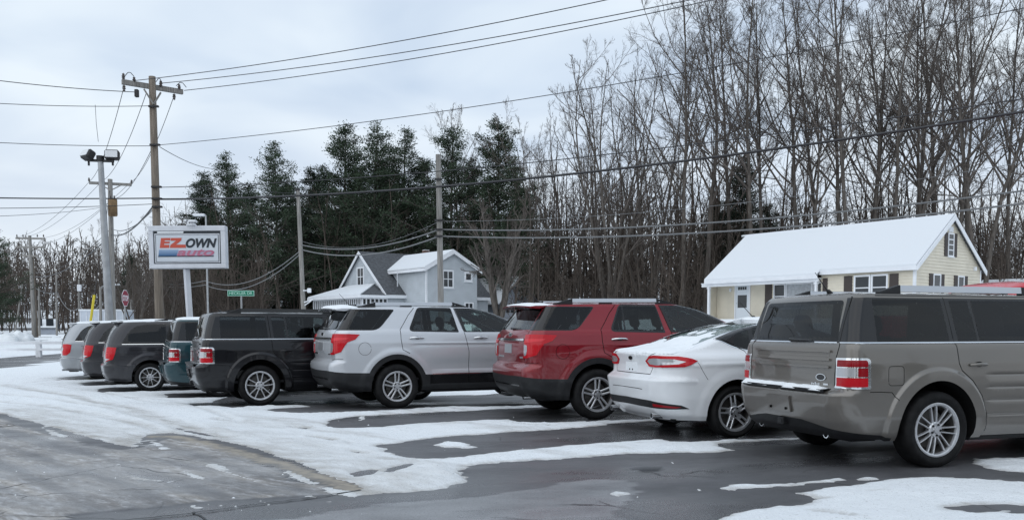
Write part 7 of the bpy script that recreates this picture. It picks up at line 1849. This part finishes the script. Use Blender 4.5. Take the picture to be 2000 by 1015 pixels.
def plant_all():
    tr = random.Random(12)
    pines = [pine(s, 20, 6.4) for s in (1, 2, 3, 4)]; hem = [pine(s, 20, 5.8, 'hemlock') for s in (5, 6)]
    PN = [(395,332,88,'h'),(455,292,84,'p'),(545,270,82,'p'),(608,318,90,'h'),(672,238,86,'p'),(728,232,84,'p'),(790,246,88,'p'),(880,240,84,'p'),(975,230,86,'p'),(1012,300,80,'p')]
    for i, (px, top, Y, k) in enumerate(sorted(PN)):
        Ht = A(px, top, Y).z-float(zg((px-1000)/FPX*Y, Y)); v = pines[i % 4] if k == 'p' else hem[i % 2]
        plant('pine_tree' if k == 'p' else 'hemlock_tree', v, ('trunk', 'foliage'), px, Y, Ht/20, tr.uniform(0, 6), 'tall dark evergreen behind the blue house, %s from the left of the evergreens' % ORD[i], 'tree', 'evergreens behind the blue house', 0, None, 1.0)
    BK = [(420,385,96,'h'),(500,360,96,'h'),(575,345,98,'h'),(640,320,98,'h'),(700,320,99,'h'),(760,310,98,'h'),(830,300,96,'h'),(930,305,96,'h'),(350,470,100,'h'),(1440,300,84,'h'),(1395,380,90,'h'),(1500,390,92,'h'),(1850,430,95,'h')]
    for i, (px, top, Y, k) in enumerate(sorted(BK)):
        Ht = A(px, top, Y).z-float(zg((px-1000)/FPX*Y, Y))
        right = px > 1200
        plant('hemlock_tree', hem[i % 2], ('trunk', 'foliage'), px, Y, Ht/20, tr.uniform(0, 6), ('shadowy evergreen among the bare trees behind the yellow house, %s from the left' % ORD[i-9]) if right else ('shaded evergreen in the back rank behind the tall evergreens, %s from the left' % ORD[i]), 'tree', 'evergreens in the back rank')
    plant('pine_tree', pines[1], ('trunk', 'foliage'), -22, 62, .44, 2.0, 'dark pine cut by the left edge of the picture', 'tree'); plant('hemlock_tree', hem[0], ('trunk', 'foliage'), 262, 120, .55, 1.0, 'small evergreen on the skyline behind the floodlight pole', 'tree')
    tall = [bare_tree(s, 27, .21, 'tall') for s in (11, 12, 13, 14, 15)]; twin = [bare_tree(s, 26, .20, 'twin') for s in (21, 22)]; spr = [bare_tree(s, 22, .28, 'spread') for s in (31, 32)]
    BT = [(1185,100,70,'s'),(1262,60,74,'s'),(1330,-40,68,'t'),(1378,-60,70,'t'),(1120,215,80,'s'),(1470,-70,67,'t'),(1492,-40,72,'t'),(1560,-20,70,'t'),(1582,30,66,'t'),(1640,-50,70,'t'),(1662,-80,64,'t'),(1690,-30,72,'t'),(1706,-60,68,'t'),(1742,-70,66,'w'),(1770,-40,72,'t'),(1802,-20,70,'t'),(1858,-30,66,'t'),(1885,-20,74,'t'),(1915,-50,64,'w'),(1960,20,70,'t'),(2010,40,68,'t'),(1420,10,80,'t'),(1600,0,82,'t'),(1830,0,84,'t'),(2060,0,72,'t')]
    for i, (px, top, Y, k) in enumerate(sorted(BT)):
        Ht = A(px, top, Y).z-float(zg((px-1000)/FPX*Y, Y)); v, base = {'t': (tall[(i*3) % 5], 27), 'w': (twin[i % 2], 26), 's': (spr[i % 2], 21)}[k]
        plant('bare_tree', v, ('trunk', 'crown'), px, Y, Ht/base*tr.uniform(.92, 1.06), tr.uniform(0, 6.28), ('spreading bare tree left of the yellow house, %s from the left' if k == 's' else 'tall bare tree towering around the yellow house, %s from the left of the bare trees') % ORD[i], 'tree', 'bare trees towering over the houses', 0, None, tr.uniform(.85, 1.15)).rotation_euler[:2] = (R(tr.uniform(-4, 4)), R(tr.uniform(-4, 4)))
    # trees in the yards
    yard = bare_tree(41, 10, .34, 'spread'); ym = []
    plant('bare_tree', yard, ('trunk', 'crown'), 975, 63, 1.0, 1.2, 'bare forked yard tree between the blue house and the garage', 'tree')
    plant('bare_tree', tall[3], ('trunk', 'crown'), 1034, 74, .55, 2.2, 'bare tree right behind the grey garage', 'tree'); plant('bare_tree', spr[0], ('trunk', 'crown'), 268, 60, .38, .4, 'bare tree at the left of the dealer sign', 'tree'); plant('bare_tree', spr[1], ('trunk', 'crown'), 330, 66, .40, 3.4, 'bare tree directly behind the dealer sign', 'tree')
    plant('bare_tree', tall[2], ('trunk', 'crown'), 905, 92, .80, 1.9, 'pale bare tree poking above the evergreens', 'tree')
    # ---- the wood behind: too many stems to count
    rs = np.random.RandomState(77)
    def wood(n, xr, yr, hr, name, label, dens=10, m=BRUSH, sub=5, rmin=.010, world=False, thick=.0085, cat='woods'):
        px = rs.uniform(xr[0], xr[1], n); Y = rs.uniform(yr[0], yr[1], n); X = px if world else (px-1000)/FPX*Y; Z = zg(X, Y)-.2; H = rs.uniform(hr[0], hr[1], n)
        d = np.stack([rs.normal(0, .07, n), rs.normal(0, .07, n), np.ones(n)], 1); d /= np.linalg.norm(d, axis=1)[:,None]
        T = curve_from(rs, np.stack([X, Y, Z], 1), d, H, 6, .05, .04); TR = np.maximum((H*thick)[:,None]*np.linspace(1, .2, 6)[None], rmin)
        C, CR = children(rs, T, TR, dens, .10, .97, (25, 65), .32, 4, .1, .06, .55, rmin*1.2); C2, CR2 = children(rs, C, CR, sub, .2, .98, (25, 60), .55, 2, .12, .04, .6, rmin)
        V, F = tubes([(T, TR, 5), (C, CR, 3), (C2, CR2, 3)]); o = from_mesh(name, np_mesh(name, V, F, True, [m])); tag(o, label, cat, kind='stuff')
    wood(520, (1040, 2250), (76, 125), (9, 19), 'woodland', 'dense brown leafless wood behind the yellow house', 10, BRUSH, 6, .021)
    wood(520, (1000, 2300), (64, 96), (3.5, 8), 'undergrowth', 'tangled leafless undergrowth at the foot of the wood', 9, BRUSH, 5, .020)
    wood(240, (300, 1080), (80, 112), (6, 14), 'woodland', 'leafless saplings among the evergreens', 9, BRUSH, 5, .013)
    wood(640, (-300, 430), (120, 230), (8, 15), 'hillside_woods', 'dark leafless woods on the far hillside at the left', 7, BRUSH, 4, .05)
    wood(200, (230, 520), (66, 92), (4, 8), 'undergrowth', 'leafless scrub behind the dealer sign', 9, BRUSH, 5, .013)
    # across the road behind the camera, seen mirrored in paint and glass
    wood(280, (-75, 75), (-62, -36), (9, 15), 'roadside_woods', 'leafless roadside wood across the road, mirrored in the cars', 8, BRUSH, 4, .05, True)
    VV, FF, nb = [], [], 0
    t_, f_ = pine(9, 20, 5.0, 'hemlock', 1, 5.0)
    co = np.empty(len(f_.vertices)*3, np.float32); f_.vertices.foreach_get('co', co); co = co.reshape(-1, 3); fi = np.empty(len(f_.polygons)*3, np.int32); f_.polygons.foreach_get('vertices', fi); fi = fi.reshape(-1, 3)
    for k in range(12):
        a = rs.uniform(0, 6); X, Y, sc_ = -62+k*10.5+rs.uniform(-2, 2), rs.uniform(-30, -20), rs.uniform(.42, .72); ca, sa = math.cos(a), math.sin(a)
        VV.append(np.stack([X+sc_*(co[:,0]*ca-co[:,1]*sa), Y+sc_*(co[:,0]*sa+co[:,1]*ca), co[:,2]*sc_], 1)); FF.append(fi+nb); nb += len(co)
    tag(from_mesh('roadside_evergreens', np_mesh('roadside_evergreens', np.concatenate(VV), np.concatenate(FF), False, [NEEDLE2])), 'evergreens across the road, mirrored in the cars', 'woods', kind='stuff')
plant_all()
